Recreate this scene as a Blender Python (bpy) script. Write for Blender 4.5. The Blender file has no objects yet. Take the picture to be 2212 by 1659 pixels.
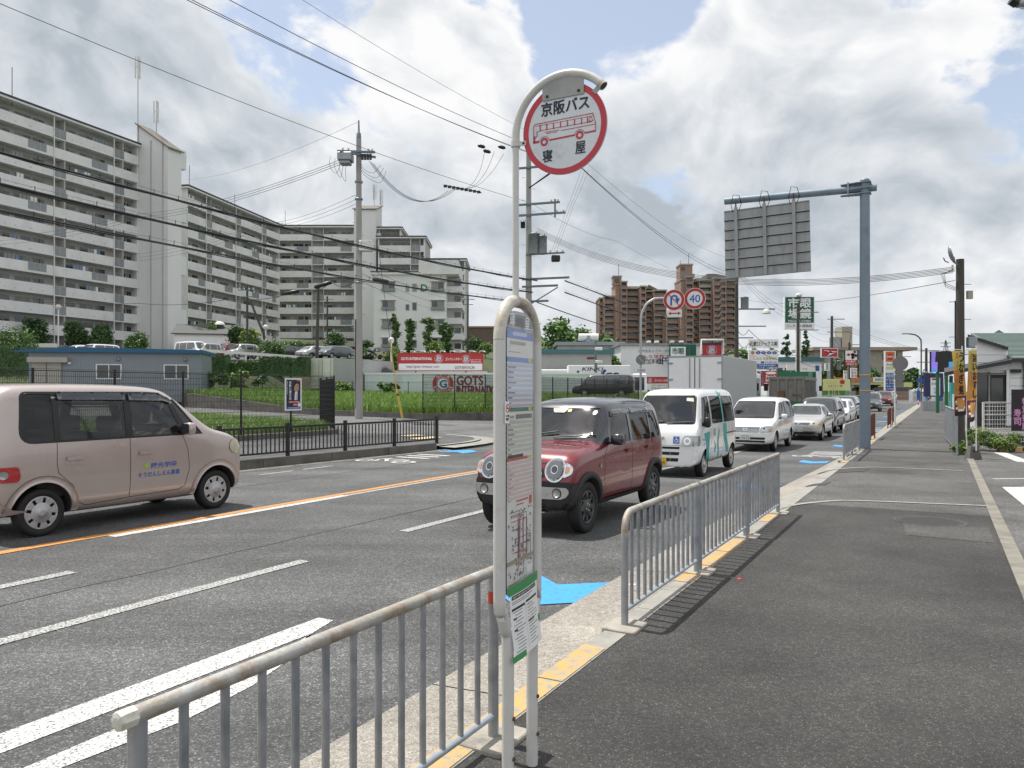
import bpy,bmesh,math,random
import numpy as np
from mathutils import Vector,Matrix
from mathutils.bvhtree import BVHTree
# ------------------------------------------------------------------ camera, sky, sun, exposure
S=bpy.context.scene
COL=S.collection
EYE=1.6 # eye height above the pavement
cam_d=bpy.data.cameras.new('camera')
cam_d.lens=27.03;cam_d.sensor_width=36;cam_d.shift_y=0.0070
cam_d.clip_start=0.05;cam_d.clip_end=6000
cam=bpy.data.objects.new('camera',cam_d);COL.objects.link(cam)
cam.location=(0,0,EYE);cam.rotation_euler=(math.radians(90),0,0)
S.camera=cam
S.view_settings.view_transform='Standard';S.view_settings.look='None'
S.view_settings.exposure=0.08;S.view_settings.gamma=1.0
S.view_settings.use_curve_mapping=False
SUNV=Vector((-.25,.16,.80)).normalized()
sd=bpy.data.lights.new('sun','SUN');sd.energy=4.9;sd.angle=math.radians(.5);sd.color=(1,.96,.9)
so=bpy.data.objects.new('sun',sd);COL.objects.link(so)
so.rotation_euler=SUNV.to_track_quat('Z','Y').to_euler();so.location=(0,0,60)
F,U0,V0=1661.0,1106.0,845.0 # focal length and horizon of the photograph
# (u, v, radius, amount) on the photograph: where the blue shows, and where the cloud is darker or brighter
BLUE=[(640,110,240,-.20),(790,50,240,-.20),(1330,40,240,-.26),(1500,30,220,-.20),(1240,100,150,-.12),(2130,130,300,-.20),(1120,-30,150,-.08),(2190,60,200,-.08),
        (950,190,240,.12),(1420,200,200,.14),(1560,110,130,.06),(1800,120,330,.20),(1650,330,420,.16),(180,200,420,.22),(480,300,200,.10),(1000,420,500,.10),(1950,350,320,.12),(1450,260,120,.10),(330,20,200,.12),(1020,50,130,.10)]
TONE=[(120,230,560,-.10),(330,180,300,-.06),(960,190,320,.09),(1010,60,200,.08),(1480,170,260,.13),(1880,80,320,.12),(1950,30,200,.06),(560,30,200,.10),
        (1640,330,460,-.12),(1480,310,260,-.05),(1960,230,180,.08),(1330,420,300,-.07),(2080,330,300,-.08),(480,190,150,.06)]
def build_world():
    w=bpy.data.worlds.new('World');S.world=w;w.use_nodes=True
    nt=w.node_tree;N=nt.nodes;Lk=nt.links;N.clear()
    def nd(t,**k):
        n=N.new(t)
        for a,b in k.items():setattr(n,a,b)
        return n
    def sock(x,i):
        if isinstance(x,(int,float)):i.default_value=x
        elif isinstance(x,(tuple,list,Vector)):i.default_value=tuple(x)
        else:Lk.new(x,i)
    def mth(op,a,b=None,c=None,clamp=False):
        n=nd('ShaderNodeMath',operation=op,use_clamp=clamp)
        for x,i in zip((a,b,c),n.inputs):
            if x is not None:sock(x,i)
        return n.outputs[0]
    def vm(op,a,b=None):
        n=nd('ShaderNodeVectorMath',operation=op);sock(a,n.inputs[0])
        if b is not None:sock(b,n.inputs[1])
        return n
    def ramp(x,a,b,lo=0.,hi=1.,smooth=True):
        n=nd('ShaderNodeMapRange',interpolation_type='SMOOTHSTEP' if smooth else 'LINEAR')
        sock(x,n.inputs[0])
        for v,i in((a,1),(b,2),(lo,3),(hi,4)):n.inputs[i].default_value=v
        return n.outputs[0]
    sky=nd('ShaderNodeTexSky',sky_type='NISHITA');sky.sun_disc=False
    sky.sun_elevation=math.asin(SUNV.z);sky.sun_rotation=math.atan2(SUNV.x,SUNV.y)
    tc=nd('ShaderNodeTexCoord');D=vm('NORMALIZE',tc.outputs['Generated']).outputs[0]
    sep=nd('ShaderNodeSeparateXYZ');Lk.new(D,sep.inputs[0])
    z=mth('ADD',mth('MAXIMUM',sep.outputs[2],0.),.62)
    cmb=nd('ShaderNodeCombineXYZ')
    Lk.new(mth('DIVIDE',sep.outputs[0],z),cmb.inputs[0]);Lk.new(mth('DIVIDE',sep.outputs[1],z),cmb.inputs[1])
    cmb.inputs[2].default_value=3.7
    Pp=cmb.outputs[0]
    def fbm(vec,scale,detail,rough,dist=0.):
        n=nd('ShaderNodeTexNoise');n.inputs['Scale'].default_value=scale;n.inputs['Detail'].default_value=detail
        n.inputs['Roughness'].default_value=rough;n.inputs['Distortion'].default_value=dist
        Lk.new(vec,n.inputs['Vector']);return n.outputs['Fac']
    def warp(vec,sc,amt):
        n=nd('ShaderNodeTexNoise');n.inputs['Scale'].default_value=sc;n.inputs['Detail'].default_value=3;Lk.new(vec,n.inputs['Vector'])
        o=vm('SCALE',vm('SUBTRACT',n.outputs['Color'],(.5,.5,.5)).outputs[0]);o.inputs['Scale'].default_value=amt
        return vm('ADD',vec,o.outputs[0]).outputs[0]
    Pw=warp(Pp,3.2,.22)
    so_=Vector((SUNV.x,SUNV.y,0)).normalized()*.02+Vector((0,.035,0))
    Ps=vm('ADD',Pw,tuple(so_)).outputs[0]
    n1=fbm(Pw,6.2,10,.55);n1b=fbm(Ps,6.2,5,.52)
    n2=fbm(Pp,3.0,3,.5);n3=fbm(vm('ADD',Pw,(5.2,1.3,0)).outputs[0],11.,5,.55)
    def bump(u,v,ru): # smooth spot of sky around one direction
        c=Vector(((u-U0)/F,1,(V0-v)/F)).normalized()
        dot=vm('DOT_PRODUCT',D,tuple(c)).outputs['Value']
        return ramp(dot,math.cos(math.atan(ru/F)),1.0)
    cov=mth('ADD',mth('MULTIPLY',n1,1.9),mth('ADD',ramp(sep.outputs[2],.05,.34,.14,0.),-.22))
    for u,v,ru,a in BLUE:cov=mth('ADD',cov,mth('MULTIPLY',bump(u,v,ru),a))
    mask=ramp(cov,.47,.66)
    lit=mth('SUBTRACT',n1,n1b)
    br=mth('ADD',mth('MULTIPLY',lit,.95),.735)
    br=mth('ADD',br,mth('MULTIPLY',mth('SUBTRACT',n2,.5),-.50))
    br=mth('ADD',br,mth('MULTIPLY',mth('SUBTRACT',n3,.5),.15))
    edge=ramp(cov,.52,.80,1.,0.) # thin sunlit rims next to the blue
    br=mth('ADD',br,mth('MULTIPLY',edge,.15))
    for u,v,ru,a in TONE:br=mth('ADD',br,mth('MULTIPLY',bump(u,v,ru),a))
    br=mth('MINIMUM',mth('MAXIMUM',br,.50),.93)
    br=mth('ADD',br,ramp(sep.outputs[1],.05,-.6,0.,.12)) # extra sky brightness added behind the camera to light walls facing it
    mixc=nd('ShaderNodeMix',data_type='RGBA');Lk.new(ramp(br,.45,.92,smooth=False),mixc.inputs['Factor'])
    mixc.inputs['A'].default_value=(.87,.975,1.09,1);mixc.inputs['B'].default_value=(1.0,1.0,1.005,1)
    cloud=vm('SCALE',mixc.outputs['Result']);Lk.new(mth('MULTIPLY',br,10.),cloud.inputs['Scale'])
    blue=vm('SCALE',sky.outputs[0]);blue.inputs['Scale'].default_value=1.0
    veil=vm('ADD',blue.outputs[0],(3.0,3.05,3.1)) # thin high haze over the blue
    m2=nd('ShaderNodeMix',data_type='RGBA');Lk.new(mask,m2.inputs['Factor'])
    Lk.new(veil.outputs[0],m2.inputs['A']);Lk.new(cloud.outputs[0],m2.inputs['B'])
    # pale band of far cloud just above the horizon
    hz=ramp(sep.outputs[2],-.02,.16,1.,0.)
    m3=nd('ShaderNodeMix',data_type='RGBA');Lk.new(mth('MULTIPLY',hz,.6),m3.inputs['Factor'])
    Lk.new(m2.outputs['Result'],m3.inputs['A']);m3.inputs['B'].default_value=(6.9,7.2,7.5,1)
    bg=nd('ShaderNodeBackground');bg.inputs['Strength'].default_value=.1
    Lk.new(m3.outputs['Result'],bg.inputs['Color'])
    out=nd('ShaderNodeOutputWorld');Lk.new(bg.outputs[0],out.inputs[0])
build_world()
# ------------------------------------------------------------------ places
TH=math.radians(29.1)
DX,DY=math.sin(TH),math.cos(TH)
ROADZ=-0.08
def P(u,v,D):return Vector(((u-U0)/F*D,D,EYE+(V0-v)/F*D))
def G(u,v,z=0.):
    D=(EYE-z)*F/(v-V0);return Vector(((u-U0)/F*D,D,z))
def R(s,t,z=0.):return Vector((s*DX-t*DY,s*DY+t*DX,z)) # s metres along the road, t metres to its left
def V(*a):return Vector(a)
rng=random.Random(7)
# ------------------------------------------------------------------ materials
MT={}
def mat(name,c,rough=.6,metal=0.,var=.12,scale=3.,bump=0.,bscale=40.,coat=0.,spec=.5,stain=None,emit=0.,alpha=None,stretch=None,detail=5):
    """Principled surface whose colour wanders a little; stain = (colour, scale, low, high) adds a second noise mask."""
    if name in MT:return MT[name]
    m=bpy.data.materials.new(name);m.use_nodes=True;nt=m.node_tree;N=nt.nodes;Lk=nt.links
    b=N['Principled BSDF']
    tc=N.new('ShaderNodeTexCoord');src=tc.outputs['Object']
    if stretch:
        mp=N.new('ShaderNodeMapping');mp.inputs['Scale'].default_value=stretch;Lk.new(src,mp.inputs[0]);src=mp.outputs[0]
    c4=(*c[:3],1)
    if var:
        n=N.new('ShaderNodeTexNoise');n.inputs['Scale'].default_value=scale;n.inputs['Detail'].default_value=detail
        n.inputs['Roughness'].default_value=.6;Lk.new(src,n.inputs['Vector'])
        mr=N.new('ShaderNodeMapRange');Lk.new(n.outputs['Fac'],mr.inputs[0]);mr.inputs[1].default_value=.3;mr.inputs[2].default_value=.7
        mr.inputs[3].default_value=1-var;mr.inputs[4].default_value=1+var
        mx=N.new('ShaderNodeVectorMath');mx.operation='SCALE';mx.inputs[0].default_value=c[:3];Lk.new(mr.outputs[0],mx.inputs['Scale'])
        col=mx.outputs[0]
        r2=N.new('ShaderNodeMapRange');Lk.new(n.outputs['Fac'],r2.inputs[0]);r2.inputs[1].default_value=.3;r2.inputs[2].default_value=.7
        r2.inputs[3].default_value=max(0,rough-.06);r2.inputs[4].default_value=min(1,rough+.06);Lk.new(r2.outputs[0],b.inputs['Roughness'])
    else:
        rgb=N.new('ShaderNodeRGB');rgb.outputs[0].default_value=c4;col=rgb.outputs[0];b.inputs['Roughness'].default_value=rough
    if stain:
        sc,ss,lo,hi=stain
        n2=N.new('ShaderNodeTexNoise');n2.inputs['Scale'].default_value=ss;n2.inputs['Detail'].default_value=8;n2.inputs['Roughness'].default_value=.65
        Lk.new(src,n2.inputs['Vector'])
        mr2=N.new('ShaderNodeMapRange');Lk.new(n2.outputs['Fac'],mr2.inputs[0]);mr2.inputs[1].default_value=lo;mr2.inputs[2].default_value=hi
        mm=N.new('ShaderNodeMix');mm.data_type='RGBA';Lk.new(mr2.outputs[0],mm.inputs['Factor'])
        Lk.new(col,mm.inputs['A']);mm.inputs['B'].default_value=(*sc,1);col=mm.outputs['Result']
    Lk.new(col,b.inputs['Base Color'])
    b.inputs['Metallic'].default_value=metal;b.inputs['Specular IOR Level'].default_value=spec
    if coat:b.inputs['Coat Weight'].default_value=coat;b.inputs['Coat Roughness'].default_value=.04
    if emit:b.inputs['Emission Color'].default_value=c4;b.inputs['Emission Strength'].default_value=emit
    if bump:
        nb=N.new('ShaderNodeTexNoise');nb.inputs['Scale'].default_value=bscale;nb.inputs['Detail'].default_value=6;Lk.new(src,nb.inputs['Vector'])
        bp=N.new('ShaderNodeBump');bp.inputs['Strength'].default_value=bump;bp.inputs['Distance'].default_value=.01
        Lk.new(nb.outputs['Fac'],bp.inputs['Height']);Lk.new(bp.outputs[0],b.inputs['Normal'])
    MT[name]=m;return m
def aggregate(name,dark,mid,light,scale,speck=.70,patch=.25,bump=.6,crack=False,streak=0.):
    """Asphalt or exposed concrete: stones, pale chips, broad worn patches."""
    m=bpy.data.materials.new(name);m.use_nodes=True;nt=m.node_tree;N=nt.nodes;Lk=nt.links;b=N['Principled BSDF']
    tc=N.new('ShaderNodeTexCoord');src=tc.outputs['Object']
    vo=N.new('ShaderNodeTexVoronoi');vo.inputs['Scale'].default_value=scale;Lk.new(src,vo.inputs['Vector'])
    sepc=N.new('ShaderNodeSeparateColor');Lk.new(vo.outputs['Color'],sepc.inputs[0])
    r=N.new('ShaderNodeValToRGB');Lk.new(sepc.outputs[0],r.inputs[0]);e=r.color_ramp.elements
    e[0].position=0;e[0].color=(*dark,1);e[1].position=.55;e[1].color=(*mid,1)
    x=e.new(speck+.12);x.color=(*mid,1);y=e.new(.985);y.color=(*light,1)
    n=N.new('ShaderNodeTexNoise');n.inputs['Scale'].default_value=.55;n.inputs['Detail'].default_value=8;n.inputs['Roughness'].default_value=.66;Lk.new(src,n.inputs['Vector'])
    mr=N.new('ShaderNodeMapRange');Lk.new(n.outputs['Fac'],mr.inputs[0]);mr.inputs[1].default_value=.36;mr.inputs[2].default_value=.64
    mr.inputs[3].default_value=1-patch;mr.inputs[4].default_value=1+patch
    n4=N.new('ShaderNodeTexNoise');n4.inputs['Scale'].default_value=28;n4.inputs['Detail'].default_value=4;n4.inputs['Roughness'].default_value=.7;Lk.new(src,n4.inputs['Vector'])
    mr4=N.new('ShaderNodeMapRange');Lk.new(n4.outputs['Fac'],mr4.inputs[0]);mr4.inputs[1].default_value=.3;mr4.inputs[2].default_value=.7
    mr4.inputs[3].default_value=.72;mr4.inputs[4].default_value=1.3
    mu=N.new('ShaderNodeMath');mu.operation='MULTIPLY';Lk.new(mr.outputs[0],mu.inputs[0]);Lk.new(mr4.outputs[0],mu.inputs[1])
    if streak: # wear and drips drawn out along the lanes
        mp=N.new('ShaderNodeMapping');mp.inputs['Rotation'].default_value=(0,0,TH-math.pi/2);mp.inputs['Scale'].default_value=(.045,.85,1);Lk.new(src,mp.inputs[0])
        ns=N.new('ShaderNodeTexNoise');ns.inputs['Scale'].default_value=1.;ns.inputs['Detail'].default_value=6;ns.inputs['Roughness'].default_value=.62;Lk.new(mp.outputs[0],ns.inputs['Vector'])
        ms=N.new('ShaderNodeMapRange');Lk.new(ns.outputs['Fac'],ms.inputs[0]);ms.inputs[1].default_value=.36;ms.inputs[2].default_value=.64;ms.inputs[3].default_value=1-streak;ms.inputs[4].default_value=1+streak
        m5=N.new('ShaderNodeMath');m5.operation='MULTIPLY';Lk.new(mu.outputs[0],m5.inputs[0]);Lk.new(ms.outputs[0],m5.inputs[1]);mu=m5
    sc=N.new('ShaderNodeVectorMath');sc.operation='SCALE';Lk.new(r.outputs[0],sc.inputs[0]);Lk.new(mu.outputs[0],sc.inputs['Scale'])
    col=sc.outputs[0]
    if crack: # a few thin irregular cracks
        v2=N.new('ShaderNodeTexVoronoi');v2.feature='DISTANCE_TO_EDGE';v2.inputs['Scale'].default_value=.22
        nn=N.new('ShaderNodeTexNoise');nn.inputs['Scale'].default_value=1.5;nn.inputs['Detail'].default_value=6;Lk.new(src,nn.inputs['Vector'])
        ad=N.new('ShaderNodeMix');ad.data_type='RGBA';ad.inputs['Factor'].default_value=.35;Lk.new(src,ad.inputs['A']);Lk.new(nn.outputs['Color'],ad.inputs['B'])
        Lk.new(ad.outputs['Result'],v2.inputs['Vector'])
        m2=N.new('ShaderNodeMapRange');Lk.new(v2.outputs['Distance'],m2.inputs[0]);m2.inputs[1].default_value=0;m2.inputs[2].default_value=.0022;m2.inputs[3].default_value=.28;m2.inputs[4].default_value=0
        cm=N.new('ShaderNodeMix');cm.data_type='RGBA';Lk.new(m2.outputs[0],cm.inputs['Factor']);Lk.new(col,cm.inputs['A']);cm.inputs['B'].default_value=(.015,.015,.015,1);col=cm.outputs['Result']
    Lk.new(col,b.inputs['Base Color']);b.inputs['Roughness'].default_value=.85;b.inputs['Specular IOR Level'].default_value=.35
    bp=N.new('ShaderNodeBump');bp.inputs['Strength'].default_value=bump;bp.inputs['Distance'].default_value=.004
    Lk.new(vo.outputs['Distance'],bp.inputs['Height']);Lk.new(bp.outputs[0],b.inputs['Normal'])
    MT[name]=m;return m
def worn_paint(name,c,under,lo,hi,scale=55):
    """Road paint with the asphalt grain showing through."""
    m=mat(name,c,.7,var=.08,scale=4,stain=(under,scale,lo,hi),bump=.4,bscale=90);return m
def glass(name,tint,refl=1.0):
    m=bpy.data.materials.new(name);m.use_nodes=True;nt=m.node_tree;N=nt.nodes;Lk=nt.links;N.clear()
    o=N.new('ShaderNodeOutputMaterial');mx=N.new('ShaderNodeMixShader');t=N.new('ShaderNodeBsdfTransparent');g=N.new('ShaderNodeBsdfGlossy')
    fr=N.new('ShaderNodeFresnel');fr.inputs[0].default_value=1.6
    tc=N.new('ShaderNodeTexCoord');n=N.new('ShaderNodeTexNoise');n.inputs['Scale'].default_value=2.;Lk.new(tc.outputs['Object'],n.inputs['Vector'])
    mr=N.new('ShaderNodeMapRange');Lk.new(n.outputs['Fac'],mr.inputs[0]);mr.inputs[3].default_value=.015;mr.inputs[4].default_value=.06;Lk.new(mr.outputs[0],g.inputs['Roughness'])
    mu=N.new('ShaderNodeMath');mu.operation='MULTIPLY';mu.use_clamp=True;mu.inputs[1].default_value=refl;Lk.new(fr.outputs[0],mu.inputs[0])
    t.inputs[0].default_value=(*tint,1);g.inputs[0].default_value=(1,1,1,1)
    Lk.new(mu.outputs[0],mx.inputs[0]);Lk.new(t.outputs[0],mx.inputs[1]);Lk.new(g.outputs[0],mx.inputs[2]);Lk.new(mx.outputs[0],o.inputs[0])
    MT[name]=m;return m
# ------------------------------------------------------------------ text
_TX={}
def glyphs(body,bold=0.):
    k=(body,bold)
    if k not in _TX:
        c=bpy.data.curves.new('tmp','FONT');c.body=body;c.size=1.;c.align_x='LEFT';c.offset=bold;c.resolution_u=3
        o=bpy.data.objects.new('tmp',c);COL.objects.link(o)
        dg=bpy.context.evaluated_depsgraph_get();me=o.evaluated_get(dg).to_mesh()
        vs=[(v.co.x,v.co.y)for v in me.vertices];fs=[tuple(p.vertices)for p in me.polygons]
        o.evaluated_get(dg).to_mesh_clear();bpy.data.objects.remove(o);bpy.data.curves.remove(c)
        _TX[k]=(vs,fs)
    return _TX[k]
# ------------------------------------------------------------------ mesh builder
def basis(o,x,n):
    x=Vector(x).normalized();n=Vector(n).normalized();y=n.cross(x).normalized();x=y.cross(n)
    m=Matrix.Identity(4)
    for i,a in enumerate((x,y,n)):
        for j in range(3):m[j][i]=a[j]
    m.translation=Vector(o);return m
def face_at(o,ang): # frame of an upright face at o: x to the right as you look at it, y up, normal towards you; ang turns it about z
    x=Vector((math.cos(ang),math.sin(ang),0));return basis(o,x,Vector((math.sin(ang),-math.cos(ang),0)))
def rotz(a):return Matrix.Rotation(a,4,'Z')
class MB:
    def __init__(s):s.v=[];s.f=[];s.mi=[];s.sm=[];s.mats=[];s.X=Matrix.Identity(4)
    def m(s,mt):
        if isinstance(mt,str):mt=MT[mt]
        if mt not in s.mats:s.mats.append(mt)
        return s.mats.index(mt)
    def add(s,vs,fs,mt,M=None,smooth=False):
        i=s.m(mt);b=len(s.v);T=s.X@M if M is not None else s.X
        s.v+=[tuple(T@Vector(p))for p in vs]
        for f in fs:s.f.append(tuple(b+k for k in f));s.mi.append(i);s.sm.append(smooth)
        return s
    def box(s,c,d,mt,M=None,rz=0.):
        x,y,z=(k/2 for k in d)
        vs=[(i*x,j*y,k*z)for i in(-1,1)for j in(-1,1)for k in(-1,1)]
        fs=[(0,1,3,2),(4,6,7,5),(0,4,5,1),(2,3,7,6),(0,2,6,4),(1,5,7,3)]
        T=Matrix.Translation(c)@rotz(rz)
        return s.add(vs,fs,mt,M@T if M is not None else T)
    def bx(s,lo,hi,mt,M=None):return s.box([(a+b)/2 for a,b in zip(lo,hi)],[abs(b-a)for a,b in zip(lo,hi)],mt,M)
    def tube(s,pts,r,mt,n=10,caps=True,M=None,closed=False):
        pts=[Vector(p)for p in pts];k=len(pts);rr=r if isinstance(r,(list,tuple))else[r]*k
        vs=[];fs=[];up=None
        for i,p in enumerate(pts):
            if closed:t=(pts[(i+1)%k]-pts[i-1])
            else:t=(pts[min(i+1,k-1)]-pts[max(i-1,0)])
            t=t.normalized()if t.length>1e-9 else Vector((0,0,1))
            if up is None:up=Vector((0,0,1))if abs(t.z)<.9 else Vector((1,0,0))
            a=t.cross(up)
            if a.length<1e-6:a=t.cross(Vector((0,1,0)))
            a.normalize();b=a.cross(t).normalized();up=b
            for j in range(n):
                q=2*math.pi*j/n;vs.append(p+(a*math.cos(q)+b*math.sin(q))*rr[i])
        for i in range(k if closed else k-1):
            for j in range(n):
                i2=(i+1)%k;fs.append((i*n+j,i*n+(j+1)%n,i2*n+(j+1)%n,i2*n+j))
        s.add(vs,fs,mt,M,smooth=True)
        if caps and not closed:
            s.add(vs[:n],[tuple(range(n))[::-1]],mt,M);s.add(vs[-n:],[tuple(range(n))],mt,M)
        return s
    def cyl(s,a,b,r,mt,n=16,r2=None,M=None):return s.tube([a,b],[r,r if r2 is None else r2],mt,n,True,M)
    def lathe(s,prof,mt,n=24,M=None,smooth=True):
        vs=[(r*math.cos(2*math.pi*j/n),r*math.sin(2*math.pi*j/n),z)for r,z in prof for j in range(n)]
        fs=[(i*n+j,i*n+(j+1)%n,(i+1)*n+(j+1)%n,(i+1)*n+j)for i in range(len(prof)-1)for j in range(n)]
        return s.add(vs,fs,mt,M,smooth)
    def prism(s,poly,z0,z1,mt,M=None,side=None):
        n=len(poly);ar=sum(poly[i][0]*poly[(i+1)%n][1]-poly[(i+1)%n][0]*poly[i][1]for i in range(n))
        if ar<0:poly=poly[::-1]
        vs=[(x,y,z0)for x,y in poly]+[(x,y,z1)for x,y in poly]
        s.add(vs,[tuple(range(n,2*n)),tuple(range(n))[::-1]],mt,M)
        return s.add(vs,[(i,(i+1)%n,n+(i+1)%n,n+i)for i in range(n)],side or mt,M)
    def poly(s,pts,mt,M=None):return s.add(pts,[tuple(range(len(pts)))],mt,M)
    def flat(s,poly,z,mt,M=None):
        n=len(poly);ar=sum(poly[i][0]*poly[(i+1)%n][1]-poly[(i+1)%n][0]*poly[i][1]for i in range(n))
        if ar<0:poly=poly[::-1]
        return s.add([(x,y,z)for x,y in poly],[tuple(range(n))],mt,M)
    def disc(s,c,r,z,mt,M=None,n=32,ri=0.):
        a=[2*math.pi*i/n for i in range(n)]
        o=[(c[0]+r*math.cos(q),c[1]+r*math.sin(q),z)for q in a]
        if not ri:return s.add(o,[tuple(range(n))],mt,M)
        i_=[(c[0]+ri*math.cos(q),c[1]+ri*math.sin(q),z)for q in a]
        return s.add(o+i_,[(k,(k+1)%n,n+(k+1)%n,n+k)for k in range(n)],mt,M)
    def rect(s,x0,y0,x1,y1,z,mt,M=None):return s.flat([(x0,y0),(x1,y0),(x1,y1),(x0,y1)],z,mt,M)
    def text(s,body,cx,cy,w,h,z,mt,M=None,bold=0.,ital=0.,vertical=False):
        """Lettering fitted into a w x h box centred on (cx, cy) of M's plane (w or h may be None)."""
        if vertical:
            k=len(body);step=h/k
            for i,ch in enumerate(body):s.text(ch,cx,cy+h/2-step*(i+.5),w,step*.86,z,mt,M,bold,ital)
            return s
        vs,fs=glyphs(body)
        if not vs:return s
        xs=[p[0]for p in vs];ys=[p[1]for p in vs];x0,x1,y0,y1=min(xs),max(xs),min(ys),max(ys)
        sx=w/(x1-x0+1e-6)if w else None;sy=h/(y1-y0+1e-6)if h else None
        if body in('一','ー','-','・'):sy=sx
        sx=sx or sy;sy=sy or sx
        out=[((p[0]-(x0+x1)/2)*sx,(p[1]-(y0+y1)/2)*sy)for p in vs]
        k=min(bold,.05)*(h or sy) # heavier strokes: the same glyph laid again a hair to each side
        for i,(dx,dy)in enumerate([(0,0)]if not bold else[(-k,0),(k,0),(0,k*.8),(0,-k*.8)]):s.add([(cx+a+ital*b+dx,cy+b+dy,z+i*max(.0002,k*.02))for a,b in out],fs,mt,M)
        return s
    def build(s,name,parent=None,label=None,cat=None,group=None,kind=None,bevel=0.,loc=None,seg=1,smooth_all=False):
        me=bpy.data.meshes.new(name);n=len(s.v)
        me.from_pydata(s.v,[],s.f);
        for mt in s.mats:me.materials.append(mt)
        me.polygons.foreach_set('material_index',s.mi);me.polygons.foreach_set('use_smooth',[True]*len(s.f)if smooth_all else s.sm);me.update()
        if bevel:
            bm=bmesh.new();bm.from_mesh(me);bmesh.ops.remove_doubles(bm,verts=bm.verts,dist=1e-5)
            es=[e for e in bm.edges if len(e.link_faces)==2 and e.calc_face_angle(0)>.6]
            bmesh.ops.bevel(bm,geom=es,offset=bevel,segments=seg,profile=.6,affect='EDGES',clamp_overlap=True)
            bm.to_mesh(me);bm.free()
        return link(me,name,parent,label,cat,group,kind,loc)
def link(me,name,parent=None,label=None,cat=None,group=None,kind=None,loc=None):
    o=bpy.data.objects.new(name,me);COL.objects.link(o)
    if parent is not None:o.parent=parent
    if loc is not None:o.location=loc
    return tag(o,label,cat,group,kind)
def tag(o,label=None,cat=None,group=None,kind=None):
    for k,x in(('label',label),('category',cat),('group',group),('kind',kind)):
        if x:o[k]=x
    return o
def thing(name,label,cat,loc=(0,0,0),rz=0.,group=None):
    o=bpy.data.objects.new(name,None);COL.objects.link(o);o.location=loc;o.rotation_euler=(0,0,rz);o.empty_display_size=.2
    return tag(o,label,cat,group)
def dup(o,loc=None,rz=None,label=None,group=None,parent=None):
    c=o.copy();COL.objects.link(c)
    if parent is not None:c.parent=parent
    if loc is not None:c.location=loc
    if rz is not None:c.rotation_euler=(0,0,rz)
    if label:c['label']=label
    if group:c['group']=group
    for ch in list(o.children):dup(ch,parent=c)
    return c
def put(o,loc,rz=None):
    o.location=loc
    if rz is not None:o.rotation_euler=(0,0,rz)
    return o
def rpoly(pts,r,n=4):
    """Round the corners of a polygon; r one radius or a list."""
    out=[];k=len(pts)
    for i in range(k):
        p=Vector(pts[i]);a=Vector(pts[i-1])-p;b=Vector(pts[(i+1)%k])-p
        rr=r[i]if isinstance(r,(list,tuple))else r
        rr=min(rr,a.length*.48,b.length*.48)
        if rr<1e-4:out.append(tuple(p));continue
        p0=p+a.normalized()*rr;p1=p+b.normalized()*rr
        for j in range(n+1):
            q=j/n;out.append(tuple(p0.lerp(p,q).lerp(p.lerp(p1,q),q)))
    return out
def arc(c,r,a0,a1,n=12):return[(c[0]+r*math.cos(math.radians(a0+(a1-a0)*i/n)),c[1]+r*math.sin(math.radians(a0+(a1-a0)*i/n)))for i in range(n+1)]
def spline(pts,n=8):
    """Catmull-Rom through 3D points."""
    pts=[Vector(p)for p in pts];out=[]
    for i in range(len(pts)-1):
        p0,p1,p2,p3=pts[max(i-1,0)],pts[i],pts[i+1],pts[min(i+2,len(pts)-1)]
        for j in range(n):
            t=j/n;out.append(.5*(2*p1+(p2-p0)*t+(2*p0-5*p1+4*p2-p3)*t*t+(3*p1-p0-3*p2+p3)*t**3))
    return out+[pts[-1]]
# ------------------------------------------------------------------ foliage
def leaves(mb,blobs,n,leaf,mts,seed,clump=.35,flat=.0):
    """n leaf quads gathered in clumps through the ellipsoids blobs = [(centre, radii)]."""
    g=np.random.default_rng(seed)
    vol=np.array([b[1][0]*b[1][1]*b[1][2]for b in blobs]);vol=vol**.67;vol/=vol.sum()
    idx=[mb.m(x)for x in mts]
    nc=max(10,int(n/26));per=n//nc
    allv=[];mi=[]
    for bi,k in enumerate(g.multinomial(nc,vol)):
        c,r=blobs[bi];c=np.array(c);r=np.array(r)
        if not k:continue
        d=g.normal(size=(k,3));d/=np.linalg.norm(d,axis=1)[:,None]
        cc=c+d*(g.random((k,1))**.42)*r*.80
        for q in cc:
            sz=float(min(r))*clump*(.6+.8*g.random())
            p=q+g.normal(size=(per,3))*sz*.55*np.array([1,1,.75])
            a=g.normal(size=(per,3));a/=np.linalg.norm(a,axis=1)[:,None]
            b=g.normal(size=(per,3));b[:,2]*=.6;b-=(b*a).sum(1)[:,None]*a;b/=np.linalg.norm(b,axis=1)[:,None]
            L=leaf*(.6+.8*g.random((per,1)))
            a=a*L*.5;b=b*L*.85
            allv.append(np.stack([p-b,p+a*.9,p+b,p-a*.9],1).reshape(-1,3))
            mi+=[idx[int(g.integers(len(idx)))]]*per
    vv=np.concatenate(allv);base=len(mb.v);k=len(vv)//4
    mb.v+=[tuple(x)for x in vv.tolist()]
    mb.f+=[(base+4*i,base+4*i+1,base+4*i+2,base+4*i+3)for i in range(k)]
    mb.mi+=mi;mb.sm+=[False]*k
    return mb
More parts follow.
